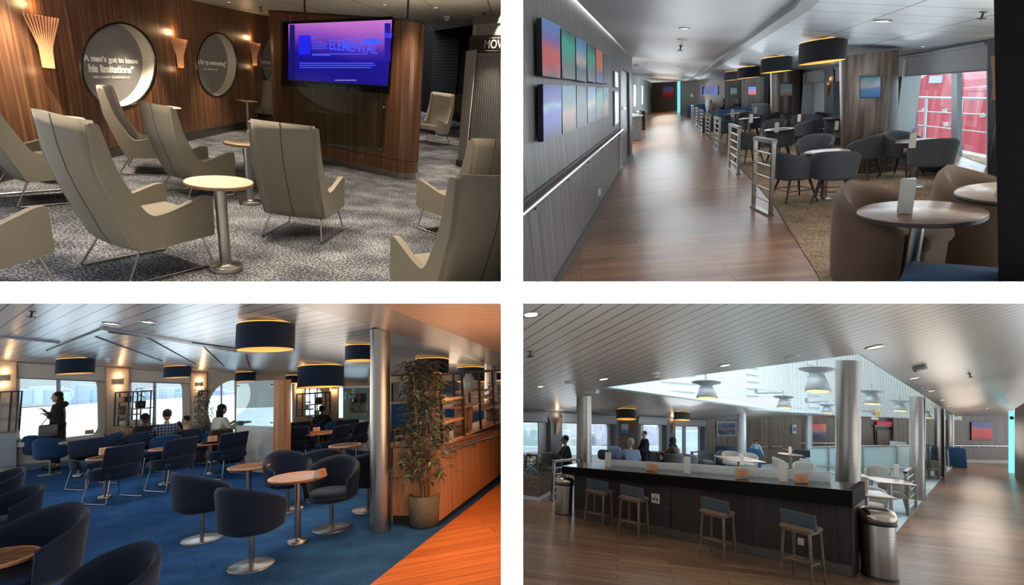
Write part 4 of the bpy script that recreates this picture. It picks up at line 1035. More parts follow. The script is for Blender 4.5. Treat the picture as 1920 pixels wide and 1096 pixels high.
ch2(1450, 276, 172, .94, 'brownish tub chair on the far side of the second group table')
ch2(1368, 270, -60, .96, 'grey tub chair left of the third group table')
ch2(1408, 262, -4, .96, 'tub chair with its back to the viewer at the third group table')
ch2(1441, 256, 60, .96, 'grey tub chair right of the third group table')
ch2(1398, 250, 172, .94, 'tub chair on the far side of the third group table')
ch2(1356, 250, -60, .94, 'grey tub chair left of the farthest group table')
ch2(1384, 244, -4, .94, 'tub chair with its back to the viewer at the farthest group table')
ch2(1374, 232, 175, .92, 'small tub chair against the curved blue booth')
ch2(1428, 238, -30, 1.15, 'broad tub chair standing by the dark-haired man near the far window')
ch2(1504, 268, 0, .96, 'tub chair with its back to the viewer by the far wooden pillar')
ch2(1484, 262, -110, .96, 'tub chair left of the small table by the far wooden pillar')
ch2(1568, 272, -4, .96, 'dark tub chair just left of the near wooden pillar')
ch2(1546, 262, -110, .96, 'tub chair left of the table beside the near wooden pillar')
def arm2(x, y, yaw, s, label): return inst('arm', armchair(BROWNF), R2.fr(x, y, yaw, s), 'barrel_armchair', label, 'armchair', 'brown barrel armchairs at the front')
arm2(1655, 528, -112, 1.06, 'brown barrel armchair left of the nearest table in the corridor lounge')
arm2(1838, 492, -104, 1.06, 'brown barrel armchair to the right of the nearest table, under the window sill')
def tab2(x, y, s, label, r=.30, k='t2', h=.72): return inst(k, tb('t', r, h, .045, .15, TOP2, EDGE2, .03, BRUSH, .012), R2.fr(x, y, 0, s), 'round_table', label, 'table', 'round wood-topped tables in the corridor lounge')
tab2(1700, 568, 1.05, 'nearest round wood-topped table carrying a tall menu holder', .385, 't2big')
tab2(1893, 545, 1.12, 'round table at the right edge carrying a folded white card', .40, 't2big2')
tab2(1544, 372, .97, 'round table ringed by grey tub chairs, shining blue with daylight')
tab2(1712, 350, .95, 'round table below the red-view window with a tall white menu')
tab2(1458, 304, .98, 'round table of the second group, behind the second railing')
tab2(1404, 267, .96, 'round table of the third group in the corridor lounge')
tab2(1377, 249, .93, 'farthest of the group tables, before the blue booth')
tab2(1500, 262, .93, 'small round table against the far wooden pillar')
tab2(1564, 274, .95, 'small round table beside the near wooden pillar')
tab2(1420, 236, .93, 'round table in front of the dark-haired man')
def on_t2(key, mk_, x, y, h, w, D, name, label, cat, group, yaw=20):
    P = R2.H(x, y, h); z = proj(P)[2]; return inst(key, mk_, R2.fr(x, y, yaw, w * z / FPX / D, h), name, label, cat, group)
MEN = menu_prism(); GM = 'three-sided menu holders in the corridor lounge'
def men(x, y, h, w, lab, yaw=20): return on_t2('menu', MEN, x, y, h, w, .95, 'menu_holder', lab, 'menu', GM, yaw)
men(1700, 399, .76, 29, 'large three-sided menu on the nearest table', 8)
men(1711, 277, .68, 12, 'three-sided menu on the table under the red-view window')
men(1457, 248, .70, 8, 'three-sided menu on the second group table'); men(1409, 230, .69, 7, 'three-sided menu on the third group table'); men(1374, 219, .67, 6, 'three-sided menu on the farthest group table')
men(1499, 228, .67, 6, 'three-sided menu on the table at the far wooden pillar'); men(1569, 243, .68, 7, 'three-sided menu on the table beside the near wooden pillar'); men(1417, 212, .67, 5, 'menu next to the dark-haired man')
on_t2('tent_w', tent_card((190, 180, 160), (240, 242, 240)), 1884, 369, .80, 30, 1.5, 'folded_card', 'white folded card on the table at the right edge', 'card', None, -60)
# railings along the carpet edge
GR = 'steel railings along the corridor'
rail_at(R2, (1413, 388), (1445, 404), 258, 'rail', 'steel railing nearest the viewer beside the corridor', GR)
rail_at(R2, (1368, 313), (1384, 326), 232, 'rail', 'second steel railing from the front along the corridor', GR)
rail_at(R2, (1340, 275), (1349, 283), 218, 'rail', 'third steel railing from the front along the corridor', GR)
rail_at(R2, (1324, 254), (1331, 260), 211, 'rail', 'fourth steel railing from the front, before the planter', GR)
rail_at(R2, (1313, 242), (1318, 247), 205, 'rail', 'fifth steel railing from the front, next to the glass ornament', GR)
rail_at(R2, (1305, 232), (1309, 236), 201, 'rail', 'sixth steel railing from the front of the corridor row', GR)
rail_at(R2, (1297, 225), (1301, 229), 197, 'rail', 'farthest steel railing of the corridor row', GR)
# blue booth, bench, counter
def blueb(name, R, x0, x1, yb, ytop, label, depth=.5, k=1, mat=None):
    A, B = R.F(x0, yb), R.F(x1, yb); w = (B - A).length; H = R.scale((x0 + x1) / 2, yb, ytop, 1.0); t = thing(name, label, 'bench', R.fr((x0 + x1) / 2, yb))
    m = MB(); m.rbox((0, depth / 2, H / 2), (w, .14, H), .05, 3); mk('backrest', m, mat or BLUEF, t); m = MB(); m.rbox((0, depth / 2 + .3, .22), (w * .98, .5, .42), .05, 3); mk('seat', m, mat or BLUEF, t); return t
blueb('booth_seat', R2, 1338, 1406, 240, 204, 'dark blue curved booth back in the middle of the corridor lounge')
blueb('wall_bench', R2, 1312, 1358, 216, 192, 'low blue bench along the end wall under the television', .1)
t = thing('corner_bench', 'blue upholstered bench cut off by the lower right corner of the corridor view', 'bench', R2.fr(1790, 608, 0, .93))
m = MB(); m.rbox((.1, .0, .21), (.95, .55, .42), .05, 4, fn=None); mk('seat', m, BLUEF, t); m = MB(); m.rbox((.48, -.05, .38), (.2, .62, .45), .09, 5); mk('armrest', m, BLUEF, t)
person(R2.fr(1383, 226, 150, R2.scale(1383, 226, 184, 1.30)), 'bald man in a dark top sitting behind the blue booth back', True, (44, 44, 48), (34, 34, 38), (196, 158, 138), (120, 110, 104), hands=((.16, .3, .95), (-.16, .3, .8)), bald=True)
person(R2.fr(1420, 232, 200, R2.scale(1420, 232, 190, 1.30)), 'dark-haired man in black leaning on a table by the far window', True, (26, 26, 30), (30, 30, 34), (178, 136, 112), (22, 18, 18), hands=((.14, .28, 1.0), (-.16, .36, .74)), lean=.05)
person(R2.fr(1333, 222, 170, R2.scale(1333, 222, 186, 1.30)), 'person with tan clothes sitting on the blue wall bench below the television', True, (196, 166, 140), (70, 66, 64), (196, 156, 130), (90, 66, 50), hands=((.16, .3, .9), (-.16, .3, .78)))
person(R2.fr(1359, 224, 90, R2.scale(1359, 224, 184, 1.30)), 'dark-clothed person half hidden behind the narrow far pillar', True, (22, 22, 26), (24, 24, 28), (120, 92, 80), (18, 16, 16), hands=((.16, .3, .78), (-.16, .3, .78)))
t = thing('planter', 'dark planter box with grassy plants at the end of the railing row', 'planter', R2.fr(1332, 248, 0, 1.0)); m = MB(); m.box((0, .3, .28), (.55, .7, .55)); mk('box', m, plain((22, 20, 20), .5), t); rn = random.Random(5); mk('foliage', plant_leaves([(rn.uniform(-.25, .25), rn.uniform(0, .6), rn.uniform(.5, .75)) for _ in range(90)], .14, .012, .5, rn, 2), fabric((92, 96, 60), 10, .4), t)
t = thing('glass_ornament', 'tall clear glass ornament standing on the planter box', 'ornament', Matrix.Translation(R2.n * .56) @ R2.fr(1326, 246, 0, .62)); m = MB(); m.lathe([(.10, 0), (.07, .12), (.05, .3), (.10, .55), (.12, .75), (.06, .9), (.09, 1.0), (.04, 1.08)], 20); mk('vessel', m, plain((186, 198, 206), .12, spec=.8), t)
# wooden pillars on the window side
def pil(xl, xr, yb, yt, label, mat, rect=0): o = post(R2, xl, xr, yb, yt, 'pillar', mat, rect, None); props(o[0], label, 'pillar', 'wood-clad pillars of the corridor lounge'); return o
WDP = wood(((62, 50, 44), (98, 84, 74), (128, 112, 100)), 18, .5, .3, axis=2)
pil(1583, 1674, 326, 100, 'broad rounded wood-clad pillar left of the red-view window', WDP)
pil(1448, 1500, 250, 134, 'wood-clad pillar carrying the teal and sand picture', WDP)
pil(1393, 1430, 232, 146, 'wood-clad pillar carrying the red and blue picture', WDP, 1)
pil(1361, 1392, 226, 150, 'narrow wood-clad pillar carrying the pale teal picture', WDP, 1)
pil(1887, 1960, 640, -60, 'black column cut off by the right edge', plain((20, 13, 11), .7, spec=.2), 1)
# windows of the right wall
WHITEF = plain((196, 204, 210), .5); FRM = plain((150, 156, 160), .4, .4); SHD = plain((146, 146, 146), .8)
DKW = plain((44, 46, 50), .6)
op = [(1677, 106), (1852, 74), (1852, 333), (1677, 264)]; ops = [(1500, 137), (1546, 129), (1546, 250), (1500, 240)]; opt = [(1563, 126), (1600, 120), (1600, 262), (1563, 256)]
plate('wall_windows', WW2, [(1425, 142), (2100, 20), (2100, 437), (1425, 222)], DKW, .34, holes=[op, ops, opt])
def window_set(i, q, mull, wd=-.30, shade=None, rad=.25, lab='window_1'):
    f = MB(); inner = rquad(px(WW2, q, wd), [rad, rad, .02, .02]); outp = px(WW2, [(q[0][0] - 60, q[0][1] - 30), (q[1][0] + 30, q[1][1] - 30), (q[2][0] + 30, q[2][1] + 60), (q[3][0] - 60, q[3][1] + 30)], wd)
    f.prism(outp, wd - .04, wd, [inner]); o = struct(lab, f, WHITEF, WW2.M)
    for x0, x1, y0, y1 in mull:
        a = px(WW2, [(x0, y0 + 3), (x1, y0 + 3), (x1, y1), (x0, y1)], wd + .02); m = MB(); m.prism([a[3], a[2], a[1], a[0]], -.05 + wd, wd + .02); mo = mk('mullion', m, FRM, None, WW2.M, False); mo['kind'] = 'structure'; mo.name = 'window_frame'
    g = MB(); g.prism(inner, wd - .03, wd - .025); go = mk('window_pane', g, glass((232, 240, 244), 0, .06), None, WW2.M, False); go['kind'] = 'structure'
window_set(1, [(1712, 118), (1850, 92), (1850, 318), (1712, 283)], [(1784, 1795, 60, 330), (1708, 1713, 60, 340)], lab='window_1')
window_set(2, [(1522, 140), (1546, 134), (1546, 246), (1522, 238)], [], rad=.05, lab='window_2')
window_set(3, [(1577, 128), (1610, 122), (1610, 262), (1577, 252)], [], rad=.05, lab='window_3')
def roller(q, label, P=WW2, off=-.04, mat=None):
    uv = px(P, q, off); c = uv[0]; t = thing('roller_blind', label, 'blind', P.frame(*c), 'white roller blinds')
    m = MB(); m.prism([(a - c[0], b - c[1]) for a, b in [uv[3], uv[2], uv[1], uv[0]]], off - .008, off); mk('cloth', m, mat or SHD, t)
    m = MB(); m.tube([(uv[3][0] - c[0], uv[3][1] - c[1], off), (uv[2][0] - c[0], uv[2][1] - c[1], off)], .012, 8); mk('bottom_bar', m, plain((110, 110, 110), .5), t)
    m = MB(); m.tube([(uv[0][0] - c[0], uv[0][1] - c[1] - .03, off), (uv[1][0] - c[0], uv[1][1] - c[1] - .03, off)], .03, 10); mk('roller', m, mat or SHD, t)
for (x0, y0, y1), (x1, y2, y3) in (((1677.5, 144, 262), (1851, 131, 331)), ((1500.5, 157, 239), (1545.5, 153, 249))):
    a, b = WW2.uv(x0, y1), WW2.uv(x0, y0 - 30); c = WW2.uv(x1, y3); m = MB(); m.box((a[0] + .012, (a[1] + b[1]) / 2, -.15), (.024, b[1] - a[1], .30)); m.box((c[0] - .012, (a[1] + b[1]) / 2, -.15), (.024, b[1] - a[1], .30)); struct('window_reveal', m, WHITEF, WW2.M)
roller([(1676, 107), (1852, 76), (1852, 131), (1676, 144)], 'grey roller blind half lowered over the red-view window')
roller([(1500, 137), (1546, 129), (1546, 153), (1500, 157)], 'roller blind over the window left of the small wall lamp')
roller([(1563, 126), (1584, 122), (1584, 151), (1563, 153)], 'narrow roller blind next to the broad wooden pillar')
m = MB(); a = px(WW2, [(1690, 268), (1850, 332), (1850, 322), (1690, 262)]); m.prism([(a[0][0], a[0][1] - .03), (a[1][0], a[1][1] - .03), (a[1][0], a[1][1]), (a[0][0], a[0][1])], -.3, .12); o = struct('window_sill', m, TOP2, WW2.M)
def sc2(x, yb, w, label, P=WW2, off=0, grp='fan-shaped veneer wall lamps by the corridor windows', B=1.0):
    u, v = P.uv(x, yb); ux = P.uv(x + w / 2, yb)[0] - P.uv(x - w / 2, yb)[0]; k = min(abs(ux), w * proj(P.at(x, yb))[2] / FPX * 1.25)
    M = P.frame(u, v) @ Matrix.Scale(k, 4); o = inst('fan2', fan_sconce(1, plain((160, 122, 94), .5, var=.15)), M, 'wall_lamp', label, 'wall lamp', grp)
    bulb(M @ Vector((0, 2.0, .2)), 1.2 * B, (1, .62, .3), .04, 'sconce_bulb'); return o
sc2(1874, 186, 36, 'large fluted veneer wall lamp left of the black column'); sc2(1553, 180, 12, 'small fluted veneer wall lamp between two distant windows')
# outside: red ship side, white rails, quay
t = thing('ship', 'red ship hull with pale streaks seen through the nearest window', 'ship', WW2.M)
m = MB(); q = px(WW2, [(1600, 175), (1960, 158), (1960, 330), (1600, 262)], -5); m.prism([q[3], q[2], q[1], q[0]], -6.5, -5)
RED = NT('red_paint'); n_ = RED.n('ShaderNodeTexNoise'); n_.inputs['Scale'].default_value = 1; n_.inputs['Detail'].default_value = 6; RED.l(RED.coord((2.5, .35, 1)), n_.inputs[0]); RED.l(RED.ramp(n_.outputs[0], [(.3, (176, 40, 52)), (.55, (206, 74, 84)), (.68, (222, 130, 132)), (.74, (196, 70, 74))]), RED.b.inputs['Base Color']); RED = RED.set(.6)
mk('hull', m, RED, t, smooth=False)
m = MB(); q = rquad(px(WW2, [(1716, 143), (1776, 136), (1782, 185), (1706, 185)], -5), [.8, .2, 0, 0]); m.prism(q[::-1], -6.2, -5.1); mk('wheelhouse', m, RED, t, smooth=False)
m = MB(); q = px(WW2, [(1740, 143), (1764, 142), (1762, 156), (1738, 156)], -5); m.prism(q[::-1], -5.1, -5.06); mk('cabin_window', m, plain((200, 214, 224), .2), t, smooth=False)
for x, y in ((1730, 205), (1768, 207), (1838, 215), (1770, 232)):
    q = px(WW2, [(x, y - 3), (x + 9, y - 4), (x + 11, y + 4), (x + 1, y + 5)], -5); m = MB(); m.prism(q[::-1], -5, -4.98); mk('patch', m, plain((196, 190, 186), .7), t, smooth=False)
m = MB(); q = px(WW2, [(1560, 252), (1990, 320), (1990, 480), (1560, 330)], -5); m.prism(q[::-1], -5.2, -4.9); props(mk('quay', m, carpet((130, 142, 150), (158, 170, 178), (176, 186, 192), 1.2, .1), None, WW2.M, False), 'grey-blue quay strip below the red ship', 'quay')
t = thing('deck_railing', 'white deck railing outside the nearest window', 'railing', WW2.M); WR = plain((214, 220, 224), .5)
for y0, y1 in ((182, 185), (207, 216), (232, 250)):
    a, b = WW2.uv(1700, y0, -1.2), WW2.uv(1862, y1, -1.2); m = MB(); m.tube([(*a, -1.2), (*b, -1.2)], .022 if y0 < 190 else .012, 8); mk('rail', m, WR, t)
for x in (1737, 1803):
    a, b = WW2.uv(x, 184, -1.2), WW2.uv(x - 4, 262, -1.2); m = MB(); m.tube([(*a, -1.2), (*b, -1.2)], .03, 8); mk('post', m, WR, t)
# left wall: pictures, handrail, door
PT = dict(
 sun=((0, (70, 20, 40)), (.25, (215, 70, 66)), (.5, (222, 96, 90)), (.7, (130, 110, 190)), (1, (90, 160, 215))),
 aur=((0, (24, 40, 52)), (.3, (90, 120, 120)), (.5, (40, 170, 150)), (.75, (30, 190, 160)), (1, (20, 50, 80))),
 sky=((0, (40, 60, 80)), (.3, (60, 90, 120)), (.5, (220, 200, 190)), (.7, (120, 180, 215)), (1, (80, 150, 200))),
 org=((0, (50, 70, 150)), (.3, (90, 90, 160)), (.45, (230, 110, 80)), (1, (240, 130, 90))),
 blu=((0, (14, 20, 80)), (.3, (24, 34, 170)), (.5, (36, 60, 190)), (.62, (120, 170, 200)), (.7, (30, 40, 170)), (1, (20, 24, 150))),
 tea=((0, (70, 48, 34)), (.25, (150, 108, 76)), (.45, (176, 140, 110)), (.65, (30, 120, 124)), (1, (50, 130, 160))),
 nig=((0, (12, 26, 40)), (.4, (16, 66, 84)), (.6, (50, 96, 104)), (1, (46, 60, 84))))
tops = [((1015.6, 33), (1050, 49), (1051, 147), (1017, 142), 'sun'), ((1052.5, 54), (1078, 65), (1079, 149.5), (1054, 146.5), 'aur'), ((1080, 70), (1099.5, 79), (1100, 154), (1081, 150), 'sky'), ((1101, 81), (1116, 89), (1117, 155.5), (1102, 152), 'aur'), ((1117.5, 91), (1130, 98), (1131, 156.5), (1118, 154.5), 'org'), ((1131, 100), (1139.5, 103.5), (1140.5, 157.5), (1131.5, 155.5), 'nig')]
bots = [((1018, 157.5), (1052.5, 159.5), (1053, 253.5), (1019, 265.5), 'blu'), ((1053.5, 159.5), (1079.5, 160.5), (1080.5, 244), (1055, 251), 'tea'), ((1081, 161), (1100, 162.5), (1101, 235), (1081.5, 241), 'nig'), ((1101.5, 162.5), (1117, 163), (1118, 226), (1102, 232), 'sky'), ((1118, 164), (1130.5, 164.5), (1131, 220.5), (1118.5, 225.5), 'aur'), ((1131, 164.5), (1141, 164.5), (1141, 218), (1131.5, 220), 'tea')]
nm = ['nearest glossy picture of the upper row, red sunset under blue', 'second picture of the upper row, green northern lights', 'third picture of the upper row, pale evening sky', 'fourth picture of the upper row, thin green lights', 'fifth picture of the upper row, orange sky', 'last picture of the upper row, dark with pink streak']
nb = ['nearest glossy picture of the lower row, deep blue with white reflections', 'second picture of the lower row, teal above sand', 'third picture of the lower row, dark teal', 'fourth picture of the lower row, pale and brown', 'fifth picture of the lower row, green and grey', 'last picture of the lower row, pale sandy']
for k, (row, names) in enumerate(((tops, nm), (bots, nb))):
    for i, (q, l) in enumerate(zip(row, names)): pic_on(WL, q[:4], l + ', left corridor wall', PT[q[4]], 'picture', 'picture', (14, 16, 20), 0, .05, wob=.2, key=k * 6 + i, group='glossy pictures on the left corridor wall', off=.03, freq=2.5, rough=.35)
pic_on(WL, ((1153, 132), (1159, 135), (1159.5, 165), (1153.5, 163)), 'small framed notice high on the corridor wall before the door', ((0, (60, 60, 60)), (1, (170, 176, 180))), 'framed_notice', 'notice', (140, 144, 148), .1, .02, key=20)
pic_on(WL, ((1153, 170), (1159.5, 171), (1160.5, 232), (1153.5, 237)), 'long framed notice below the small one on the corridor wall', ((0, (200, 204, 206)), (.3, (70, 74, 78)), (.5, (190, 196, 200)), (1, (120, 124, 130))), 'framed_notice', 'notice', (140, 144, 148), .1, .02, key=21)
def d_(pts, w0, w1, name, mat, par=None):
    q = px(WL, pts, w1); m = MB(); m.prism(q[::-1] if False else q, w0, w1); o = mk(name, m, mat, par, None if par else WL.M, False)
    if not par: o['kind'] = 'structure'
    return o
dr = d_([(1166, 126), (1180, 136), (1182, 291), (1166, 318)], -.10, -.06, 'door_1', plain((120, 124, 128), .35, .3))
d_([(1170, 200), (1174, 201), (1174, 205), (1170, 205)], -.06, -.01, 'door_handle', CHROME, dr)
d_([(1164, 124), (1166, 125), (1166, 322), (1164, 324)], -.02, .02, 'door_frame', plain((170, 174, 176), .4))
handrail(WL, [(960, 420), (1168, 243)], .024, 'long steel handrail on the left corridor wall', n_br=6)
m = MB(); a, b = WL.uv(955, 402, .02), WL.uv(1160, 243, .02); m.tube([(*a, .015), (*b, .015)], .022, 4); struct('trim_1', m, plain((70, 50, 38), .5), WL.M)
q = px(WL, [(1121, 355), (1126, 352), (1126, 366), (1121, 369)], .0); m = MB(); m.prism(q[::-1], 0, .01); props(mk('wall_socket', m, plain((190, 192, 194), .4), None, WL.M, False), 'white socket low on the left corridor wall', 'socket')
# far end
pic_on(WF, ((1243, 162), (1263, 162), (1263, 182), (1243, 182)), 'square sunset picture on the far end wall of the corridor', ((0, (150, 40, 50)), (.35, (226, 70, 40)), (.6, (150, 110, 180)), (1, (70, 130, 190))), key=30)
handrail(WF, [(1222, 188), (1272, 188)], .03, 'handrail below the sunset picture at the corridor end', n_br=2)
pic_on(WT, ((1315, 161), (1346, 161), (1346, 178), (1315, 178)), 'television with a blue picture on the end wall', ((0, (20, 30, 170)), (.5, (30, 60, 120)), (1, (50, 90, 220))), 'television', 'television', (150, 156, 160), .06, key=31, emit=.6, axis=0)
pic_on(WT, ((1295, 176), (1299, 176), (1299, 182), (1295, 182)), 'small white notice left of the blue television', ((0, (190, 200, 204)), (1, (220, 226, 228))), 'notice', 'notice', (200, 204, 206), 0, key=32)
def pic_pil(x0, y0, x1, y1, label, stops, key, zk=.988):
    P0 = R2.F((x0 + x1) / 2, 325 if x0 > 1600 else (250 if x0 > 1440 else (236 if x0 > 1395 else 228))); z = proj(P0)[2] * zk
    d = P0 - CAM; d = (d - R2.n * d.dot(R2.n)).normalized(); x = d.cross(R2.n); P = Plane(CAM + d * (P0 - CAM).dot(d) * zk, x, R2.n, -d)
    pic_on(P, ((x0, y0), (x1, y0), (x1, y1), (x0, y1)), label, stops, key=key, fw=.08, th=.05, off=0)
pic_pil(1612, 142, 1653, 184, 'square pale blue seascape on the broad wooden pillar', ((0, (70, 110, 170)), (.4, (96, 150, 200)), (.55, (190, 196, 206)), (.8, (130, 170, 190)), (1, (60, 130, 140))), 33, .972)
pic_pil(1463, 157, 1486, 180, 'square teal and sand picture on the middle wooden pillar', PT['tea'], 34, .98); pic_pil(1403, 162, 1419, 178, 'square red and blue picture on the far pillar', ((0, (226, 90, 100)), (.5, (200, 110, 150)), (.7, (90, 130, 200)), (1, (90, 150, 210))), 35, .965); pic_pil(1369, 164, 1383, 178, 'square pale teal picture on the narrow far pillar', ((0, (40, 80, 90)), (.4, (150, 200, 206)), (1, (90, 160, 170))), 36, .985)
t = post(R2, 1270.5, 1277, 211, 152, 'lit_pillar', glow((120, 226, 236), .9), 1, None)[0]; props(t, 'narrow glowing cyan pillar at the end of the corridor', 'pillar')
for x0, x1, l in ((1195, 1203, 'near'), (1207, 1214, 'middle'), (1215, 1221, 'far')): props(post(R2, x0, x1, 208 + (x1 < 1210) * 8, 152, 'column', plain((190, 206, 216), .35), 0, None)[0], 'pale round column, %s one of three beyond the left wall' % l, 'column', 'pale columns beyond the left wall')
WX = R2.wall((1180, 226), (1222, 209)); plate('wall_alcove', WX, [(1120, 252), (1222, 210), (1222, 154), (1120, 110)], plain((170, 196, 206), .5), .05, holes=[[(1189, 200), (1194, 199), (1194, 160), (1189, 158)], [(1204, 196), (1207, 195), (1207, 161), (1204, 160)]])
binM = R2.fr(1202, 243, 0, 1.05); inst('bin', bin_, binM, 'waste_bin', 'round steel bin at the end of the left service counter', 'bin')
t = thing('service_counter', 'service counter with pale top along the left side beyond the door', 'counter', R2.fr(1192, 262, 10, 1.0))
m = MB(); m.box((-.1, 1.2, .90), (.7, 3.2, .05)); mk('worktop', m, plain((190, 200, 206), .3), t); m = MB(); m.box((-.1, 1.2, .44), (.55, 3.0, .86)); mk('cabinet', m, GREYWD, t)
t = thing('exit_sign', 'small box sign hung from the ceiling at the wall corner', 'sign', R2.fr(1192, 240)); s_ = pt(1192, 122, proj(R2.F(1192, 262))[2]); t.matrix_world = Matrix.Translation(s_ - t.matrix_world.translation) @ t.matrix_world; m = MB(); m.box((0, 0, 0), (.26, .05, .14)); mk('housing', m, plain((150, 156, 160), .5), t); m = MB(); m.box((0, -.027, 0), (.03, .005, .06)); mk('pictogram', m, DARKS, t)
# pendants and ceiling fittings
GSH = fabric((48, 50, 54), 200, .15); GP = 'grey drum pendants of the corridor lounge'
for cx, yt, yb, w, l in ((1544, 77, 116, 80, 'largest grey drum pendant, above the nearest group table'), (1457, 108, 133, 54, 'second grey drum pendant from the front'), (1405, 126, 143, 40, 'third grey drum pendant, left of the second'), (1376, 134, 150, 32, 'fourth grey drum pendant, partly behind the third'), (1332, 150, 159, 20, 'small grey drum pendant above the blue television'), (1318, 153, 160, 14, 'farthest grey drum pendant')): pend(C2, R2, cx, yt, yb, w, GSH, 'drum_grey', l, GP, .05, .46)
G = 'fittings in the corridor ceiling'
for x, y, w, l in ((1284, 53, 22, 'nearest downlight of the corridor row'), (1275, 96, 13, 'second downlight of the corridor row'), (1274, 112, 11, 'third downlight of the corridor row'), (1272, 124, 9, 'fourth downlight of the corridor row'), (1292, 132, 7, 'fifth downlight, closer to the beam'), (1655, 39, 32, 'large downlight right of the largest pendant'), (1500, 94, 16, 'downlight between the two largest pendants'), (1731, 87, 10, 'small downlight near the red-view window blind'), (1210, 117, 12, 'downlight glowing warm by the wall corner')): on_ceiling('down', C2, x, y, w, l, G)
on_ceiling('sprinkler', C2, 1845, 22, 16, 'ceiling sprinkler near the black column', G); on_ceiling('sprinkler', C2, 1277, 86, 10, 'sprinkler between downlights over the corridor', G); on_ceiling('speaker', C2, 1280, 74, 20, 'round ceiling speaker over the corridor', G)
def dl(R, x, y, e, h=2.2, sz=1.5, col=(1, .9, .76)): P = R.F(x, y); spot(P + R.n * h, P, e, sz, .8, col, .08)
for x, y, e in ((1270, 500, 40), (1255, 330, 50), (1250, 260, 60), (1245, 225, 90), (1640, 480, 30), (1545, 360, 25), (1460, 300, 30), (1420, 250, 40), (1250, 213, 40)): dl(R2, x, y, e)
finish_room(1, 1)
# ================================================================ ROOM 3 furniture
start_room()
NAVY = fabric((15, 28, 50), 240, .25); NAVY2 = fabric((22, 38, 66), 240, .25); TEALB = fabric((28, 66, 104), 240, .22)
TOP3M = wood(((190, 130, 84), (212, 152, 104), (226, 170, 122)), 10, 1.2, .3, axis=1); EDGE3 = plain((150, 96, 58), .45)
def sw(x, y, yaw, s, label, bright=0): return inst('sw%d' % bright, swivel_chair((NAVY, TEALB)[bright], (NAVY2, TEALB)[bright]), R3.fr(x, y, yaw, s), 'swivel_chair', label, 'chair', 'blue swivel tub chairs on disc bases')
sw(379, 1010, -62, 1.0, 'navy swivel tub chair left of centre, on a disc base in the open carpet')
sw(472, 1060, -48, 1.0, 'navy swivel tub chair nearest the viewer on a full disc base')
sw(622, 990, 158, 1.0, 'navy swivel tub chair facing the viewer behind the nearest table')
sw(540, 955, 200, .96, 'dark swivel chair left behind the nearest table, facing the viewer')
sw(604, 936, 4, .95, 'navy swivel chair with its back to the viewer beside the column')
sw(690, 955, 12, .97, 'blue swivel chair partly hidden by the big column')
sw(767, 926, 140, .93, 'dark swivel chair right of the big column next to the bamboo')
sw(42, 1190, 128, R3.scale(42, 1190, 960, .80), 'very large dark tub chair cut off by the lower left corner')
sw(192, 1262, 128, R3.scale(192, 1262, 1040, .80), 'dark tub chair rising from the bottom edge right of the corner chair')
sw(14, 1035, 118, R3.scale(14, 1035, 915, .80), 'dark tub chair at the left edge above the corner chair')
sw(-2, 965, 118, R3.scale(-2, 965, 880, .80), 'small slice of a tub chair at the left edge, highest of the left edge row')
sw(94, 888, -28, .98, 'bright blue swivel chair in front of the standing woman', 1)
sw(72, 876, -34, .96, 'bright blue swivel chair left behind the one in front of the standing woman', 1)
sw(196, 876, 100, .95, 'blue tub chair at the right side of the window table', 1)
sw(216, 888, 104, .95, 'blue tub chair nearest the oak shelf unit beside the window table')
sw(310, 880, 4, .92, 'blue tub chair in which the man in the checked shirt sits', 1)
sw(388, 866, 112, .90, 'blue tub chair beside the child at the second window', 1)
sw(368, 852, 100, .88, 'blue tub chair just behind the child at the second window', 1)
sw(590, 835, 100, .86, 'distant blue tub chair right of the far oak shelf table', 1); sw(548, 838, -60, .86, 'distant blue tub chair just right of the glass kiosk', 1); sw(632, 838, 10, .86, 'distant blue tub chair in front of the second kiosk', 1)
def sl(x, y, yaw, s, label): return inst('sled', sled_chair(NAVY, NAVY2), R3.fr(x, y, yaw, s), 'sled_chair', label, 'chair', 'navy lounge chairs on wire runners')
sl(213, 938, 34, 1.06, 'navy wire-runner chair with its back to the viewer before the left orange card')
sl(172, 912, 212, 1.04, 'navy wire-runner chair facing the viewer left of the table with the orange card')
sl(322, 915, 36, 1.04, 'navy wire-runner chair with its back to the viewer, middle of its row')
sl(277, 886, 212, 1.0, 'navy wire-runner chair on the far side of the middle row table')
sl(425, 893, 36, 1.0, 'navy wire-runner chair in front of the glass kiosk')
sl(362, 874, 212, .96, 'navy wire-runner chair behind the card table left of the kiosk')
sl(560, 872, -18, .98, 'navy wire-runner chair right of the wooden kiosk end, back to viewer')
sl(626, 870, 55, .95, 'navy wire-runner chair facing left at the long far table')
sl(664, 858, 55, .93, 'navy wire-runner chair leaning by the second kiosk')
sl(652, 848, 178, .90, 'farthest navy wire-runner chair, facing the viewer before the second kiosk'); sl(566, 852, 195, .90, 'navy wire-runner chair far left of the long table')
def t3(x, y, s, label, r=.31, k='t3', ): return inst(k, tb('t', r, .72, .035, .105, TOP3M, EDGE3, .025, BRUSH, .04, True), R3.fr(x, y, 0, s), 'round_table', label, 'table', 'round oak-topped tables of the blue lounge')
t3(558, 1018, .98, 'nearest round oak table, with a tipped card near its right rim')
t3(466, 962, .86, 'round oak table behind the left swivel chair')
t3(197, 933, .90, 'round table with an orange card, between two wire-runner chairs'); t3(309, 908, .88, 'round pale table of the middle wire-runner chairs'); t3(396, 888, .82, 'round table with an orange card left of the kiosk')
t3(648, 905, .86, 'round oak table just left of the big column'); t3(-38, 1215, R3.scale(-38, 1215, 1048, .72), 'orange oak table top cut off by the left edge', .36, 't3b'); t3(350, 862, .86, 'round table before the child'); t3(148, 892, .98, 'round pale table by the window behind the standing woman', .36, 't3c')
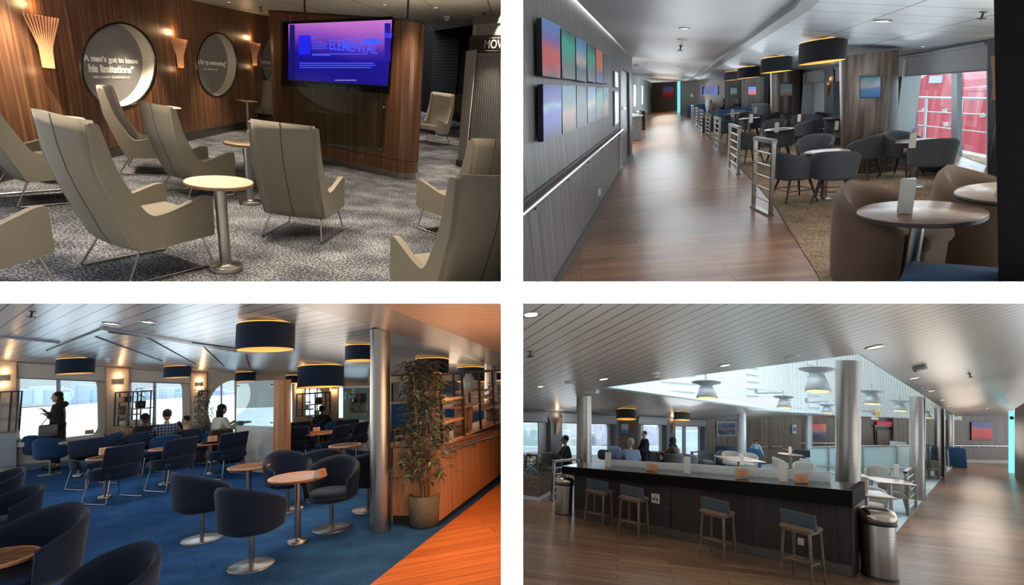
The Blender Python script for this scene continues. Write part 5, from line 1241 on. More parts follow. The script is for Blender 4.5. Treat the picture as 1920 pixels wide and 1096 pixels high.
t3(598, 868, .86, 'long-looking round table of the far wire-runner chairs', .42, 't3d'); t3(570, 838, .78, 'small far table with a card next to the kiosk end'); t3(752, 905, .86, 'round oak table showing right of the column', .36, 't3e'); t3(765, 868, .74, 'round oak table behind the bamboo, nearest the column'); t3(812, 850, .80, 'oak table behind the shelf, middle'); t3(742, 846, .72, 'far round table in front of the blue wall bench')
def card3(x, y, h, w, label, yaw=0, col=(192, 136, 96), side=(226, 214, 196)): P = R3.H(x, y, h); z = proj(P)[2]; return inst('tent3', tent_card(col, side), R3.fr(x, y, yaw, w * z / FPX / 1.5, h), 'folded_card', label, 'card', 'folded cards on the lounge tables')
card3(601, 893, .71, 22, 'cream folded card near the right rim of the nearest oak table', 50); card3(199, 851, .655, 20, 'orange folded card on the table between the left wire-runner chairs', 10); card3(399, 827, .60, 16, 'orange folded card left of the kiosk', 0); card3(168, 813, .71, 12, 'folded card on the window table', -20); card3(594, 808, .63, 12, 'orange folded card on the long far table', 0); card3(573, 788, .57, 7, 'small folded card beyond the kiosk', 0)
# columns
props(post(R3, 908, 932, 872, 676, 'column', steel((190, 176, 164), .32), 0, None)[0], 'round steel column standing behind the black shelf at the right', 'column')
# windows: frames, blinds, sills
WFR = plain((214, 208, 198), .5); OAKT = wood(((150, 104, 66), (176, 128, 86), (194, 148, 104)), 20, .8, .45)
def win3(q, mulls, rad, wd, k, P=W3, fm=None):
    f = MB(); inner = rquad(px(P, q, wd), rad); outp = px(P, [(q[0][0] - 26, q[0][1] - 16), (q[1][0] + 26, q[1][1] - 16), (q[2][0] + 26, q[2][1] + 24), (q[3][0] - 26, q[3][1] + 24)], wd)
    f.prism([outp[3], outp[2], outp[1], outp[0]], wd - .04, wd, [inner]); struct('window_%d' % k, f, fm or WFR, P.M)
    for x0, x1, y0, y1 in mulls:
        a = px(P, [(x0, y1), (x1, y1), (x1, y0), (x0, y0)], wd); m = MB(); m.prism(a, wd - .05, wd + .03); struct('window_frame', m, FRM, P.M)
    g = MB(); g.prism(inner, wd - .03, wd - .025); struct('window_pane', g, glass((236, 244, 246), 0, .05), P.M)
win3([(34, 697), (182, 703), (184, 815), (34, 830)], [(107, 113, 690, 830)], [.32, .32, .25, .25], -.2, 1)
win3([(245, 704), (341, 708), (343, 802), (245, 810)], [(288, 293, 698, 812)], [.3, .3, .3, .1], -.2, 2)
win3([(391, 712), (440, 712), (440, 824), (391, 824)], [(414, 417, 705, 830)], [.0, .0, 0, 0], -.2, 3)
win3([(574, 722), (604, 723), (604, 785), (574, 787)], [(580, 582, 720, 788), (594, 596, 720, 788)], [.02, .3, .1, .02], -.2, 4); win3([(636, 724), (690, 724), (690, 780), (636, 783)], [(644, 646, 720, 784)], [.02, .3, .1, .02], -.2, 5)
BL3 = plain((196, 192, 184), .8)
BLT = None
roller([(33, 679), (197, 687), (197, 715), (33, 708)], 'pale roller blind above the window with the standing woman', W3, .03, BL3); roller([(244, 691), (356, 698), (356, 719), (244, 715)], 'pale roller blind above the second window of the blue lounge', W3, .03, BL3); roller([(572, 709), (640, 712), (640, 721), (572, 719)], 'short roller blind of the far window', W3, .03, BL3)
for x0, x1, y0, y1, yb0, yb1 in ((-6, 33, 673, 676, 884, 881), (198, 244, 687, 690, 862, 858), (357, 389, 697, 699, 850, 846)):
    m = MB(); q = px(W3, [(x0, yb0), (x1, yb1), (x1, y1), (x0, y0)]); m.prism(q, 0, .06); struct('wall_panel', m, CREAM, W3.M)
    m = MB()
    for xa, xb, ya, yb_ in ((x0, x0 + 2, y0, yb0), (x1 - 2, x1, y1, yb1)): m.prism(px(W3, [(xa, yb_), (xb, yb_), (xb, ya), (xa, ya)], .06), .0, .075)
    m.prism(px(W3, [(x0, y0 + 2), (x1, y1 + 2), (x1, y1 - 1), (x0, y0 - 1)], .06), .0, .075); struct('trim_1', m, OAKT, W3.M)
plate('wall_boards', W3, [(389, 900), (446, 900), (446, 690), (389, 690)], OAK, .03, front=.03, hole_uv=[[W3.uv(442 + 52 * math.cos(t), 768 + 56 * math.sin(t)) for t in [2 * PI * i / 40 for i in range(40)]]]) if False else None
m = MB(); q = px(W3, [(30, 838), (197, 820), (197, 812), (30, 830)]); m.prism(q, -.2, .10); struct('window_sill', m, plain((226, 216, 200), .5), W3.M); m = MB(); q = px(W3, [(244, 818), (357, 806), (357, 801), (244, 812)]); m.prism(q, -.2, .08); struct('window_sill', m, plain((226, 216, 200), .5), W3.M)
m = MB(); a, b = W3.uv(0, 884)[0], W3.uv(700, 818)[0]; m.box(((a + b) / 2, .06, .015), (abs(b - a), .12, .03)); struct('baseboard_back', m, plain((96, 110, 130), .5), W3.M)
# box wall lamps
def box_lamp(t):
    def half(u, v): a = (u - .5) * PI * .8; return (.5 * math.sin(a), (v - .5) * .5, .28 * math.cos(a) + .02)
    m = MB(); m.shell(half, lambda u, v: tuple(Vector(half(u, v)) * .94), 14, 1); mk('shade', m, plain((176, 170, 160), .5), t)
    m = MB(); m.box((0, 0, .05), (.6, .3, .06)); mk('lamp', m, glow((255, 190, 110), 5), t); m = MB(); m.box((0, 0, .01), (.7, .4, .02)); mk('wall_plate', m, CHROME, t)
def bl3(x, y, w, label, P=W3):
    u = P.uv(x, y, .06); k = w * proj(P.at(x, y))[2] / FPX; M = P.frame(u[0], u[1], .065) @ Matrix.Scale(k, 4); inst('boxl', box_lamp, M, 'wall_lamp', label, 'wall lamp', 'curved metal wall lamps of the blue lounge')
    for s in (1, -1): bulb(M @ Vector((0, s * .55, .22)), 2.2, (1, .58, .26), .03, 'wall_lamp_bulb')
bl3(8, 708, 22, 'curved wall lamp at the left edge above the black shelf'); bl3(222, 715, 20, 'curved wall lamp between the first two windows'); bl3(374, 720, 14, 'curved wall lamp above the tall indoor bamboo'); bl3(562, 726, 11, 'curved wall lamp just beyond the kiosk'); bl3(627, 727, 9, 'curved wall lamp left of the second kiosk')
# pendants
NSH = fabric((18, 44, 78), 200, .2); GP = 'navy drum pendants of the blue lounge'
for cx, yt, yb, w, l in ((500, 609, 657, 101, 'largest navy drum pendant at the top middle'), (143, 673, 696, 58, 'navy drum pendant in front of the standing woman\u2019s window'), (334, 687, 705, 44, 'navy drum pendant over the second window'), (461, 698, 711, 35, 'navy drum pendant over the glass kiosk'), (603, 687, 706, 82, 'wide flat navy drum pendant behind the largest one'), (678, 649, 681, 58, 'navy drum pendant touching the big column'), (552, 704, 716, 30, 'small navy drum pendant left under the wide one'), (625, 710, 719, 27, 'smallest navy drum pendant under the wide one'), (811, 674, 692, 62, 'navy drum pendant above the black shelf corner'), (884, 690, 704, 54, 'navy drum pendant over the middle of the black shelf'), (934, 699, 711, 30, 'navy drum pendant at the right edge behind the shelf')):
    pend(C3, R3, cx, yt, yb, w, NSH, 'drum_navy', l, GP, .04, .46)
G = 'fittings in the blue lounge ceiling'
for x, y, w, l in ((209, 606, 32, 'left lit downlight of the pair in the metal strip ceiling'), (278, 603, 30, 'right downlight of the pair in the metal strip ceiling'), (921, 582, 30, 'downlight in the orange lit ceiling corner'), (191, 649, 10, 'small downlight below the ceiling frame'), (317, 662, 9, 'small downlight above the second pendant')): on_ceiling('down', C3, x, y, w, l, G)
on_ceiling('sprinkler', C3, 61, 583, 15, 'ceiling sprinkler in the upper left of the blue lounge', G); on_ceiling('smoke', C3, 203, 672, 11, 'smoke detector above the first wall lamp', G)
def cline(pts, w, mat, off=.004, C=C3, name='ceiling_trim'):
    m = MB()
    for a, b in zip(pts, pts[1:]):
        A, B = C.uv(*a), C.uv(*b); m.tube([(*A, off), (*B, off)], w, 4)
    return struct(name, m, mat, C.M)
DL = plain((44, 42, 40), .6); LT = plain((196, 196, 194), .3, .5)
cline([(0, 628), (113, 640)], .03, LT); cline([(190, 612), (445, 656)], .035, LT); cline([(190, 615), (88, 656)], .02, DL); cline([(204, 621), (447, 652)], .012, DL)
for a, b in (((180, 630), (305, 676)), ((270, 628), (368, 682)), ((378, 645), (421, 686)), ((462, 664), (468, 688))): cline([a, b], .012, DL)
# oak half wall with the black shelf
HP = R3.wall((826, 985), (940, 897)); hu = HP.uv(826, 985)[0]; hv = (HP.uv(826, 838)[1] + HP.uv(940, 804)[1]) / 2
OR = wood(((184, 124, 80), (208, 150, 100), (228, 174, 124)), 26, .7, .45)
t = thing('half_wall', 'oak-boarded half wall carrying the black shelf, along the orange boards', 'partition', HP.frame(hu, 0)); ue = HP.uv(985, 862)[0] - hu
m = MB(); q = [(a - hu, b) for a, b in px(HP, [(826, 975), (985, 853), (985, 790), (826, 838)])]; m.prism(q, -.62, 0); mk('body', m, OR, t, smooth=False)
m = MB(); m.box((ue / 2, .05, -.31), (abs(ue), .10, .58)); mk('plinth', m, plain((60, 58, 56), .4, .4), t)
q2 = [(a - hu, b) for a, b in px(HP, [(826, 839), (985, 791), (985, 788), (826, 835)])]; m = MB(); m.prism(q2, -.63, .015); mk('worktop', m, plain((120, 84, 58), .4), t, smooth=False)
handrail(HP, [(836, 846), (985, 800)], .02, 'steel handrail on the oak half wall', n_br=5)
BLK = plain((22, 20, 19), .45)
def shelf(P, M, xs, w, H, levels, label, name='shelf_unit', depth=.4, r=.012, hl=None, shmat=None):
    """open black frame: posts at xs, height H, boards (i0,i1,z)"""
    t = thing(name, label, 'shelf', M)
    for x in xs:
        for y in (0, -depth):
            m = MB(); m.box((x, H / 2, y), (r * 2, H, r * 2)); mk('post', m, BLK, t)
    for y in (0, -depth):
        m = MB(); m.box(((xs[0] + xs[-1]) / 2, H, y), (xs[-1] - xs[0] + r * 2, r * 2, r * 2)); mk('top_rail', m, BLK, t)
    for x in (xs[0], xs[-1]): m = MB(); m.box((x, H, -depth / 2), (r * 2, r * 2, depth)); mk('top_rail', m, BLK, t)
    for x0, x1, z in levels:
        m = MB(); m.box(((x0 + x1) / 2, z, -depth / 2), (x1 - x0, .022, depth + .02)); mk('shelf_board', m, shmat or OAK, t)
    return t
xs = [HP.uv(x, y, -.1)[0] for x, y in ((829, 800), (870, 800), (902, 800), (928, 800), (960, 800))]; sv = hv; SH = (HP.uv(829, 695, -.1)[1] + HP.uv(902, 707, -.1)[1]) / 2 - sv
shM = HP.frame(0, sv + .02, -.1); SH = abs(SH)
def zf(f): return SH * f
BL = [(xs[0], xs[1], .86 * 0 + SH * .60), (xs[0], xs[1], SH * .36 + .3 * 0), (xs[0] - .0, xs[2], SH * .27 + .0), (xs[1], xs[2], SH * .44), (xs[2], xs[4], SH * .62), (xs[2], xs[3], SH * .42), (xs[1], xs[3], SH * .22)]
shelf(HP, shM, xs, 0, SH, [(xs[0], xs[1], SH * .62), (xs[0], xs[1], SH * .30), (xs[1], xs[2], SH * .46), (xs[2], xs[3], SH * .66), (xs[2], xs[4], SH * .34), (xs[3], xs[4], SH * .50), (xs[0], xs[4], .012)], 'large open black metal shelf standing on the oak half wall', 'shelf_unit', .42, .016, None, OR)
def pot(t, r=.07, h=.12, col=(200, 190, 176), plant=None, seed=1):
    m = MB(); m.lathe([(r * .75, 0), (r * .95, h * .1), (r, h), (r * .9, h), (r * .85, h * .85), (.001, h * .82)], 24); mk('pot', m, plain(col, .6, var=.12), t)
    if plant:
        rn = random.Random(seed); pts = [(r * rn.uniform(-.8, .8), r * rn.uniform(-.8, .8), h + rn.uniform(0, plant)) for _ in range(70)]; mk('foliage', plant_leaves(pts, plant * .5, .008, .5, rn), fabric((78, 84, 58), 10, .4), t)
def item(P, M0, u, z, w, label, name, cat, fn, s=1.0, g=None):
    t = thing(name, label, cat, M0 @ Matrix.Translation((u, z, w)) @ Matrix.Rotation(-PI / 2, 4, 'X') @ Matrix.Scale(s, 4), g); fn(t); return t
def log_(t): m = MB(); m.rbox((0, 0, .14), (.10, .12, .28), .04, 4, fn=lambda p: (p[0] + .03 * math.sin(p[2] * 14), p[1], p[2])); mk('carved_block', m, wood(((120, 78, 46), (170, 118, 76), (200, 150, 104)), 12, 2, .6, axis=2), t)
def jar(t): m = MB(); m.lathe([(.04, 0), (.055, .02), (.055, .13), (.035, .16), (.035, .18)], 20); mk('jar', m, plain((176, 186, 190), .1), t)
mid = lambda i: (xs[i] + xs[i + 1]) / 2
item(HP, shM, mid(0), SH * .62 + .012, -.2, 'dark potted plant on the upper left board of the large shelf', 'potted_plant', 'plant', lambda t: pot(t, .08, .14, (30, 26, 24), .18, 2)); item(HP, shM, xs[0] + .05, SH * .62 + .012, -.1, 'carved upright driftwood on the upper left of the large shelf', 'driftwood', 'ornament', log_, 1.3)
item(HP, shM, xs[0] + .12, SH * .30 + .012, -.15, 'pale angular vase on the lower left board of the large shelf', 'vase', 'vase', lambda t: pot(t, .11, .26, (206, 178, 150))); item(HP, shM, xs[0] + .16, .025, -.12, 'white planter box low on the left of the half wall top', 'planter', 'plant pot', lambda t: pot(t, .09, .13, (214, 196, 176))); item(HP, shM, mid(0) + .12, .025, -.2, 'brown ribbed planter on the half wall top', 'planter', 'plant pot', lambda t: pot(t, .09, .13, (150, 110, 80))); item(HP, shM, xs[1] + .12, .025, -.12, 'brown pot right of the second shelf post', 'planter', 'plant pot', lambda t: pot(t, .08, .12, (130, 96, 70)))
item(HP, shM, xs[1] + .42, .025, -.2, 'carved wooden sculpture on the half wall top', 'sculpture', 'ornament', log_, 1.5); item(HP, shM, mid(1) + .2, .025, -.15, 'second carved wooden sculpture beside the first', 'sculpture', 'ornament', log_, 1.3); item(HP, shM, xs[2] + .1, SH * .66 + .012, -.2, 'clear glass jar on the upper right board', 'glass_jar', 'jar', jar, 1.5); item(HP, shM, mid(2) + .12, SH * .66 + .012, -.2, 'pale pot with a trailing plant on the upper right board', 'potted_plant', 'plant', lambda t: pot(t, .07, .13, (190, 160, 130), .15, 5)); item(HP, shM, mid(1), SH * .46 + .012, -.2, 'row of small succulents on the middle board', 'succulent_trough', 'plant', lambda t: pot(t, .10, .07, (180, 150, 120), .07, 6)); item(HP, shM, mid(3), .025, -.2, 'leafy plant at the right end of the half wall', 'potted_plant', 'plant', lambda t: pot(t, .10, .14, (120, 96, 74), .35, 7), 1.3)
# bamboo and the kiosk
bamboo(R3.fr(797, 985, 0, 1.06), 'tall artificial bamboo in a brown pot at the end of the half wall', 1.80, .29, 6, 560, .50, L=.15)
bamboo(R3.fr(377, 862, 0, 1.0), 'indoor bamboo between the second window and the round window', 1.62, .22, 4, 260, .55, True, 'bamboo_plant', 9, .11)
KP = R3.wall((441, 880), (512, 888)); ku, ku2 = KP.uv(441, 880)[0], KP.uv(512, 888)[0]; kv = KP.uv(476, 714)[1]
t = thing('display_kiosk', 'white display kiosk with glass front and rounded wooden end, middle of the lounge', 'kiosk', KP.frame(ku, 0)); kw = ku2 - ku
m = MB(); r_ = .17; pts = [(0, -2 * r_), (kw, -2 * r_)] + [(kw + r_ * math.cos(a), -r_ + r_ * math.sin(a)) for a in [-PI / 2 + PI * i / 12 for i in range(13)]] + [(kw, 0), (kw, -.03), (0.03, -.03), (.03, 0), (0, 0)]
m.prism([(kw, -2 * r_)] + [(kw + r_ * math.cos(a), -r_ + r_ * math.sin(a)) for a in [-PI / 2 + PI * i / 12 for i in range(13)]] + [(kw, 0)], 0, kv, (), BT); mk('rounded_end', m, OR, t, smooth=False)
m = MB(); m.box((kw / 2, kv * .25, -.18), (kw, kv * .5, .34)); mk('lower_panel', m, plain((196, 192, 186), .35), t)
m = MB(); m.box((kw / 2, kv - .02, -.17), (kw, .04, .34)); m.box((.02, kv * .75, -.17), (.04, kv * .5, .3)); m.box((kw / 2, kv * .75, -.33), (kw, kv * .5, .02)); mk('frame', m, plain((186, 184, 180), .35), t)
m = MB(); m.box((kw * .56, kv * .73, -.24), (kw * .62, kv * .30, .04)); mk('dark_screen', m, plain((46, 50, 58), .12), t)
m = MB(); m.box((kw / 2, kv * .75, -.005), (kw, kv * .5, .008)); mk('glass_front', m, glass(alpha=.22), t)
for x, y in ((.06, kv - .08), (kw - .06, kv - .08), (kw - .06, kv * .54)): m = MB(); m.lathe([(.012, 0), (.012, .02)], 10, c=(x, y, 0)); mk('glass_bolt', m, DARKS, t)
K2 = R3.wall((643, 842), (693, 846)); a_, b_ = K2.uv(643, 842)[0], K2.uv(697, 846)[0]; k2v = K2.uv(668, 723)[1]; t = thing('display_kiosk', 'smaller pale display kiosk with a dark inset picture left of the big column', 'kiosk', K2.frame(a_, 0)); kw2 = b_ - a_
m = MB(); m.box((kw2 / 2, k2v / 2, -.2), (kw2, k2v, .36)); mk('body', m, plain((204, 200, 194), .4), t); m = MB(); m.box((kw2 * .55, k2v * .73, -.015), (kw2 * .55, k2v * .30, .03)); mk('dark_screen', m, picture(((0, (150, 150, 150)), (.3, (60, 50, 48)), (.6, (96, 70, 66)), (1, (70, 74, 80))), 0, .3, .2, 0, 4, 41), t); m = MB(); m.box((kw2 / 2, k2v * .72, .01), (kw2 * .94, k2v * .5, .01)); mk('glass_front', m, glass(alpha=.2), t)
# shelves by the windows
def wshelf(x0, x1, yb, yt, xs_, levels, label, P=W3, off=.5, depth=.3, cab=None):
    F0, F1 = P.uv(x0, yb, off), P.uv(x1, yb, off); H = P.uv(x0, yt, off)[1] - F0[1]; w = F1[0] - F0[0]; M = P.frame(F0[0], F0[1], off)
    t = shelf(P, M, [w * f for f in xs_], w, H, [(w * a, w * b, H * c) for a, b, c in levels], label, 'shelf_unit', depth, .014)
    if cab: m = MB(); q = [(a - F0[0], b - F0[1]) for a, b in px(P, cab, off)]; m.prism(q, -depth, .03); mk('oak_cabinet', m, OAK, t, smooth=False)
    return M, w, H
M_, w_, h_ = wshelf(-6, 30, 811, 735, (0, .62, 1), ((0, 1, .02), (0, 1, .34), (0, 1, .68)), 'narrow black shelf at the left edge below the wall lamp', off=.12, depth=.16)
item(W3, M_, w_ * .5, h_ * .69, -.08, 'white mug-like pot on the narrow left shelf', 'pot', 'plant pot', lambda t: pot(t, .06, .13, (220, 204, 184)))
m = MB(); q = px(W3, [(-6, 876), (31, 872), (31, 812), (-6, 812)], .14); m.prism(q, 0.06, .14); props(mk('wall_cabinet', m, plain((150, 156, 166), .5), None, W3.M, False), 'plain grey-white cabinet front under the narrow left shelf', 'cabinet')
M_, w_, h_ = wshelf(214, 281, 802, 736, (0, .38, .62, 1), ((0, .62, .70), (.35, 1, .50), (0, .62, .34), (0, 1, .02)), 'open black shelf on an oak cabinet between the windows', off=.6, depth=.34, cab=[(209, 880), (262, 890), (262, 803), (209, 798)])
for k, (f, z, kw_) in enumerate(((.12, .70, dict(col=(200, 170, 140))), (.30, .70, dict(col=(40, 40, 38), plant=.10, seed=11)), (.66, .50, dict(r=.11, h=.17, col=(34, 34, 34), plant=.30, seed=12)), (.15, .34, dict(col=(110, 84, 66), h=.2)), (.18, .02, dict(col=(210, 200, 186), plant=.07, seed=13)), (.50, .02, dict(r=.09, col=(196, 196, 192))), (.70, .02, dict(col=(210, 206, 196))), (.86, .02, dict(col=(190, 160, 130))))):
    item(W3, M_, w_ * f, h_ * z + .012, -.17, ['cream pot at the upper left of the oak-based shelf', 'small dark plant on the upper board of the oak-based shelf', 'big black pot with a flowering plant on the oak-based shelf', 'brown woven pot in the middle of the oak-based shelf', 'low white planter at the lower left of the oak-based shelf', 'grey ribbed pot on the oak cabinet top', 'white pot on the oak cabinet top', 'tan pot at the right end of the oak cabinet top'][k], 'potted_plant' if 'plant' in kw_ else 'pot', 'plant pot', lambda t, kw_=kw_: pot(t, **kw_))
M_, w_, h_ = wshelf(557, 620, 782, 739, (0, .17, .55, .86, 1), ((0, .42, .62), (.4, 1, .50), (0, .5, .30), (0, 1, .02)), 'distant open black shelf beyond the kiosk', off=.4, depth=.3, cab=[(557, 850), (622, 856), (622, 783), (557, 780)])
item(W3, M_, w_ * .66, h_ * .52, -.15, 'dark round pot with pale flowers on the distant shelf', 'potted_plant', 'plant', lambda t: pot(t, .10, .17, (50, 50, 48), .22, 15)); item(W3, M_, w_ * .3, h_ * .32, -.15, 'small white jar on the distant shelf', 'pot', 'plant pot', lambda t: pot(t, .05, .12, (214, 210, 204))); item(W3, M_, w_ * .6, h_ * .03, -.15, 'white pot at the foot of the distant shelf', 'pot', 'plant pot', lambda t: pot(t, .07, .12, (214, 210, 204)))
# right back: television, pictures, blue benches, warm wall
B3 = R3.wall((700, 838), (985, 830)); plate('wall_end', B3, [(690, 838), (985, 830), (985, 700), (690, 706)], plain((196, 168, 142), .6), .1)
pic_on(B3, ((734, 717), (764, 717), (764, 752), (734, 752)), 'dark television right of the big column reflecting windows', ((0, (20, 22, 26)), (.3, (60, 70, 76)), (.6, (24, 26, 30)), (1, (16, 18, 20))), 'television', 'television', (20, 20, 20), .04, key=50, wob=.3, rough=.05)  # paler band is the window reflection put into the screen colour
pic_on(B3, ((827, 714), (860, 714), (860, 744), (827, 744)), 'dark framed picture seen through the large black shelf', ((0, (120, 120, 118)), (.4, (50, 50, 52)), (1, (36, 38, 40))), key=51, wob=.3); pic_on(B3, ((925, 722), (939, 722), (939, 752), (925, 752)), 'dark framed picture at the right edge behind the shelf', ((0, (110, 110, 108)), (1, (46, 48, 50))), key=52, wob=.3)
blueb('wall_bench', R3, 733, 800, 842, 756, 'tall blue wall bench under the dark television', .2, mat=TEALB); blueb('wall_bench', R3, 838, 884, 842, 762, 'blue wall bench seen through the large shelf', .2, mat=TEALB); blueb('wall_bench', R3, 888, 938, 846, 770, 'blue wall bench behind the right end of the shelf', .2, mat=TEALB)
# outside: estuary and skyline
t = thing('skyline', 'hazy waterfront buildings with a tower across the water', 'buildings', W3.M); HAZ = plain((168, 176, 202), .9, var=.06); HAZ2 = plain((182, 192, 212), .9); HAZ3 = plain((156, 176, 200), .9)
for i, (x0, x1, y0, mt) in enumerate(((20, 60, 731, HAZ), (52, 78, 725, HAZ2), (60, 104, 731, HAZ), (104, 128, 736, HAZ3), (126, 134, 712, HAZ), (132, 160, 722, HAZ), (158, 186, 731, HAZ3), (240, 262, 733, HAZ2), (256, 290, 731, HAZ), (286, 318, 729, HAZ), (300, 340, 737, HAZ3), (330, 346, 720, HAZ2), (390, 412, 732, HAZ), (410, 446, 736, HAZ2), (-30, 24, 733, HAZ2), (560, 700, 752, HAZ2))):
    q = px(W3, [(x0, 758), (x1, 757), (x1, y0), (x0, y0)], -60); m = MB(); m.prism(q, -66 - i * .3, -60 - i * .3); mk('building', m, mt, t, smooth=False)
c = W3.uv(123, 740, -58); m = MB(); rr_ = abs(W3.uv(123, 728, -58)[1] - c[1]); m.tube([(c[0] + rr_ * math.cos(a), c[1] + rr_ * math.sin(a), -58) for a in [2 * PI * i / 32 for i in range(32)]], rr_ * .04, 5, True)
for k in range(8): a = PI * k / 8; m.tube([(c[0] + rr_ * math.cos(a), c[1] + rr_ * math.sin(a), -58), (c[0] - rr_ * math.cos(a), c[1] - rr_ * math.sin(a), -58)], rr_ * .015, 4)
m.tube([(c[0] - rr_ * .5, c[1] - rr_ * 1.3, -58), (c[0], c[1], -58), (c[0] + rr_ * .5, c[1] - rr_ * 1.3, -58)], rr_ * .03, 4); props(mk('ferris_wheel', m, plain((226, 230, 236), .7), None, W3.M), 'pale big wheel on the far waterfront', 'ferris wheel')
SEA = NT('water'); ns = SEA.n('ShaderNodeTexNoise'); ns.inputs['Scale'].default_value = .5; ns.inputs['Detail'].default_value = 5; SEA.l(SEA.coord((1, 4, 1)), ns.inputs[0]); SEA.l(SEA.ramp(ns.outputs[0], [(.3, (178, 190, 198)), (.7, (208, 218, 224))]), SEA.b.inputs['Base Color']); SEA = SEA.set(.7)
q = [W3.at(-60, 757, -60), W3.at(760, 757, -60), W3.at(1200, 1000, -1.2), W3.at(-300, 1000, -1.2)]
A_ = W3.P(-40, W3.uv(100, 757, -60)[1] - .2, -62); B_ = W3.P(60, W3.uv(100, 757, -60)[1] - .2, -62); Cc = W3.P(60, -1.5, -.6); D_ = W3.P(-40, -1.5, -.6)
m = MB(); m.add([A_, B_, Cc, D_], [(0, 1, 2, 3)], None, True); props(mk('water', m, SEA, None, None, False), 'pale grey water of the estuary beyond the windows', 'water', None, 'stuff')
# people
person(R3.fr(103, 880, 82, .98), 'woman in a long dark hooded coat standing at the window, holding a cup', False, (40, 36, 34), (20, 20, 22), (190, 146, 120), (44, 32, 28), .10, hands=((.05, .24, 1.32), (-.06, .20, 1.24)), hood=True, coat=True)
t = thing('shoulder_bag', 'grey handbag hanging at the standing woman\u2019s side', 'bag', R3.fr(99, 880, 82, .98)); m = MB(); m.rbox((-.27, .08, .90), (.10, .34, .27), .03, 3); mk('bag', m, plain((84, 84, 88), .35), t); m = MB(); m.tube(fillet([(-.27, -.06, 1.0), (-.22, 0, 1.4), (-.27, .22, 1.0)], .1), .009, 6); mk('strap', m, plain((30, 30, 30), .5), t)
person(R3.fr(310, 880, 0, .98), 'man in a dark checked shirt sitting with his back to the viewer', True, legs=(50, 56, 66), skin=(150, 108, 84), hair=(20, 16, 16), hands=((.22, .40, .72), (-.22, .40, .72)), check=True)
person(R3.fr(268, 872, -20, .90), 'dark silhouetted person behind the oak-based shelf', True, (30, 28, 28), (26, 26, 28), (70, 54, 46), (18, 16, 16), hands=((.2, .35, .75), (-.2, .35, .75)))
person(R3.fr(349, 862, 70, .80), 'child in a peach shirt sitting by the second window', True, (214, 176, 146), (90, 120, 160), (190, 146, 120), (26, 20, 18), hands=((.2, .38, .72), (-.2, .38, .72)))
person(R3.fr(339, 850, -60, .68), 'smaller child bending over the table by the second window', True, (190, 160, 140), (80, 90, 110), (170, 130, 108), (50, 38, 32), hands=((.2, .38, .72), (-.2, .38, .72)), lean=.15)
person(R3.fr(412, 860, -62, .98), 'woman with a long dark ponytail looking at her phone by the round window', True, (206, 200, 186), (60, 50, 46), (190, 146, 120), (24, 18, 18), .26, hands=((.10, .34, .80), (-.10, .34, .80)))
person(R3.fr(604, 834, 0, .80), 'distant dark silhouette behind the far shelf', True, (40, 38, 38), (30, 30, 30), (80, 64, 56), (30, 26, 24), hands=((.2, .35, .75), (-.2, .35, .75)))
t = thing('coat', 'brown quilted coat draped over a chair by the round window', 'coat', R3.fr(414, 880, 0, 1.0)); m = MB(); m.rbox((0, 0, .50), (.46, .22, .62), .09, 5, fn=lambda p: (p[0] * (1 + .25 * (-p[2] + .1)), p[1] + .012 * math.sin(p[2] * 60), p[2])); mk('quilting', m, fabric((58, 34, 26), 60, .3), t)
t = thing('coat', 'grey-blue quilted coat hanging beside the brown one', 'coat', R3.fr(432, 884, 0, .95)); m = MB(); m.rbox((0, 0, .48), (.42, .22, .62), .09, 5, fn=lambda p: (p[0] * (1 + .3 * (-p[2] + .1)), p[1] + .012 * math.sin(p[2] * 60), p[2])); mk('quilting', m, fabric((44, 50, 62), 60, .3), t)
for x, y, e, c in ((500, 1000, 60, (1, .86, .7)), (150, 950, 50, (1, .95, .9)), (334, 905, 50, (1, .95, .9)), (603, 930, 60, (1, .8, .55)), (700, 960, 60, (1, .75, .45)), (870, 960, 80, (1, .55, .25)), (800, 1050, 80, (1, .55, .25)), (900, 1060, 70, (1, .55, .25)), (811, 860, 60, (1, .7, .4)), (890, 850, 60, (1, .65, .35)), (620, 850, 40, (1, .85, .65)), (350, 1060, 30, (1, .9, .8))): dl(R3, x, y, e, 2.1, 1.7, c)
finish_room(-1, -1)
# ================================================================ ROOM 4 furniture
start_room()
CW = wood(((30, 22, 18), (52, 40, 34), (74, 58, 50)), 20, .5, .4)
ST4 = steel((164, 160, 156), .3)
def col4(xl, xr, yb, yt, label, mat=ST4): props(post(R4, xl, xr, yb, yt, 'column', mat, 0, None)[0], label, 'column', 'columns around the skylight')
col4(1081, 1110, 930, 725, 'brushed steel column at the left end of the black counter'); col4(1383, 1399, 884, 761, 'pale round column behind the middle of the counter', plain((186, 190, 194), .4, .3)); col4(1511, 1523, 876, 775, 'thin pale column beside the small sunset picture', plain((186, 190, 194), .4, .3))
col4(1708, 1733, 938, 743, 'steel column behind the bin, right of the glass balustrade'); col4(1754, 1770, 893, 765, 'slimmer steel column farther along the corridor'); col4(1776, 1788, 872, 776, 'farthest thin steel column of the corridor row')
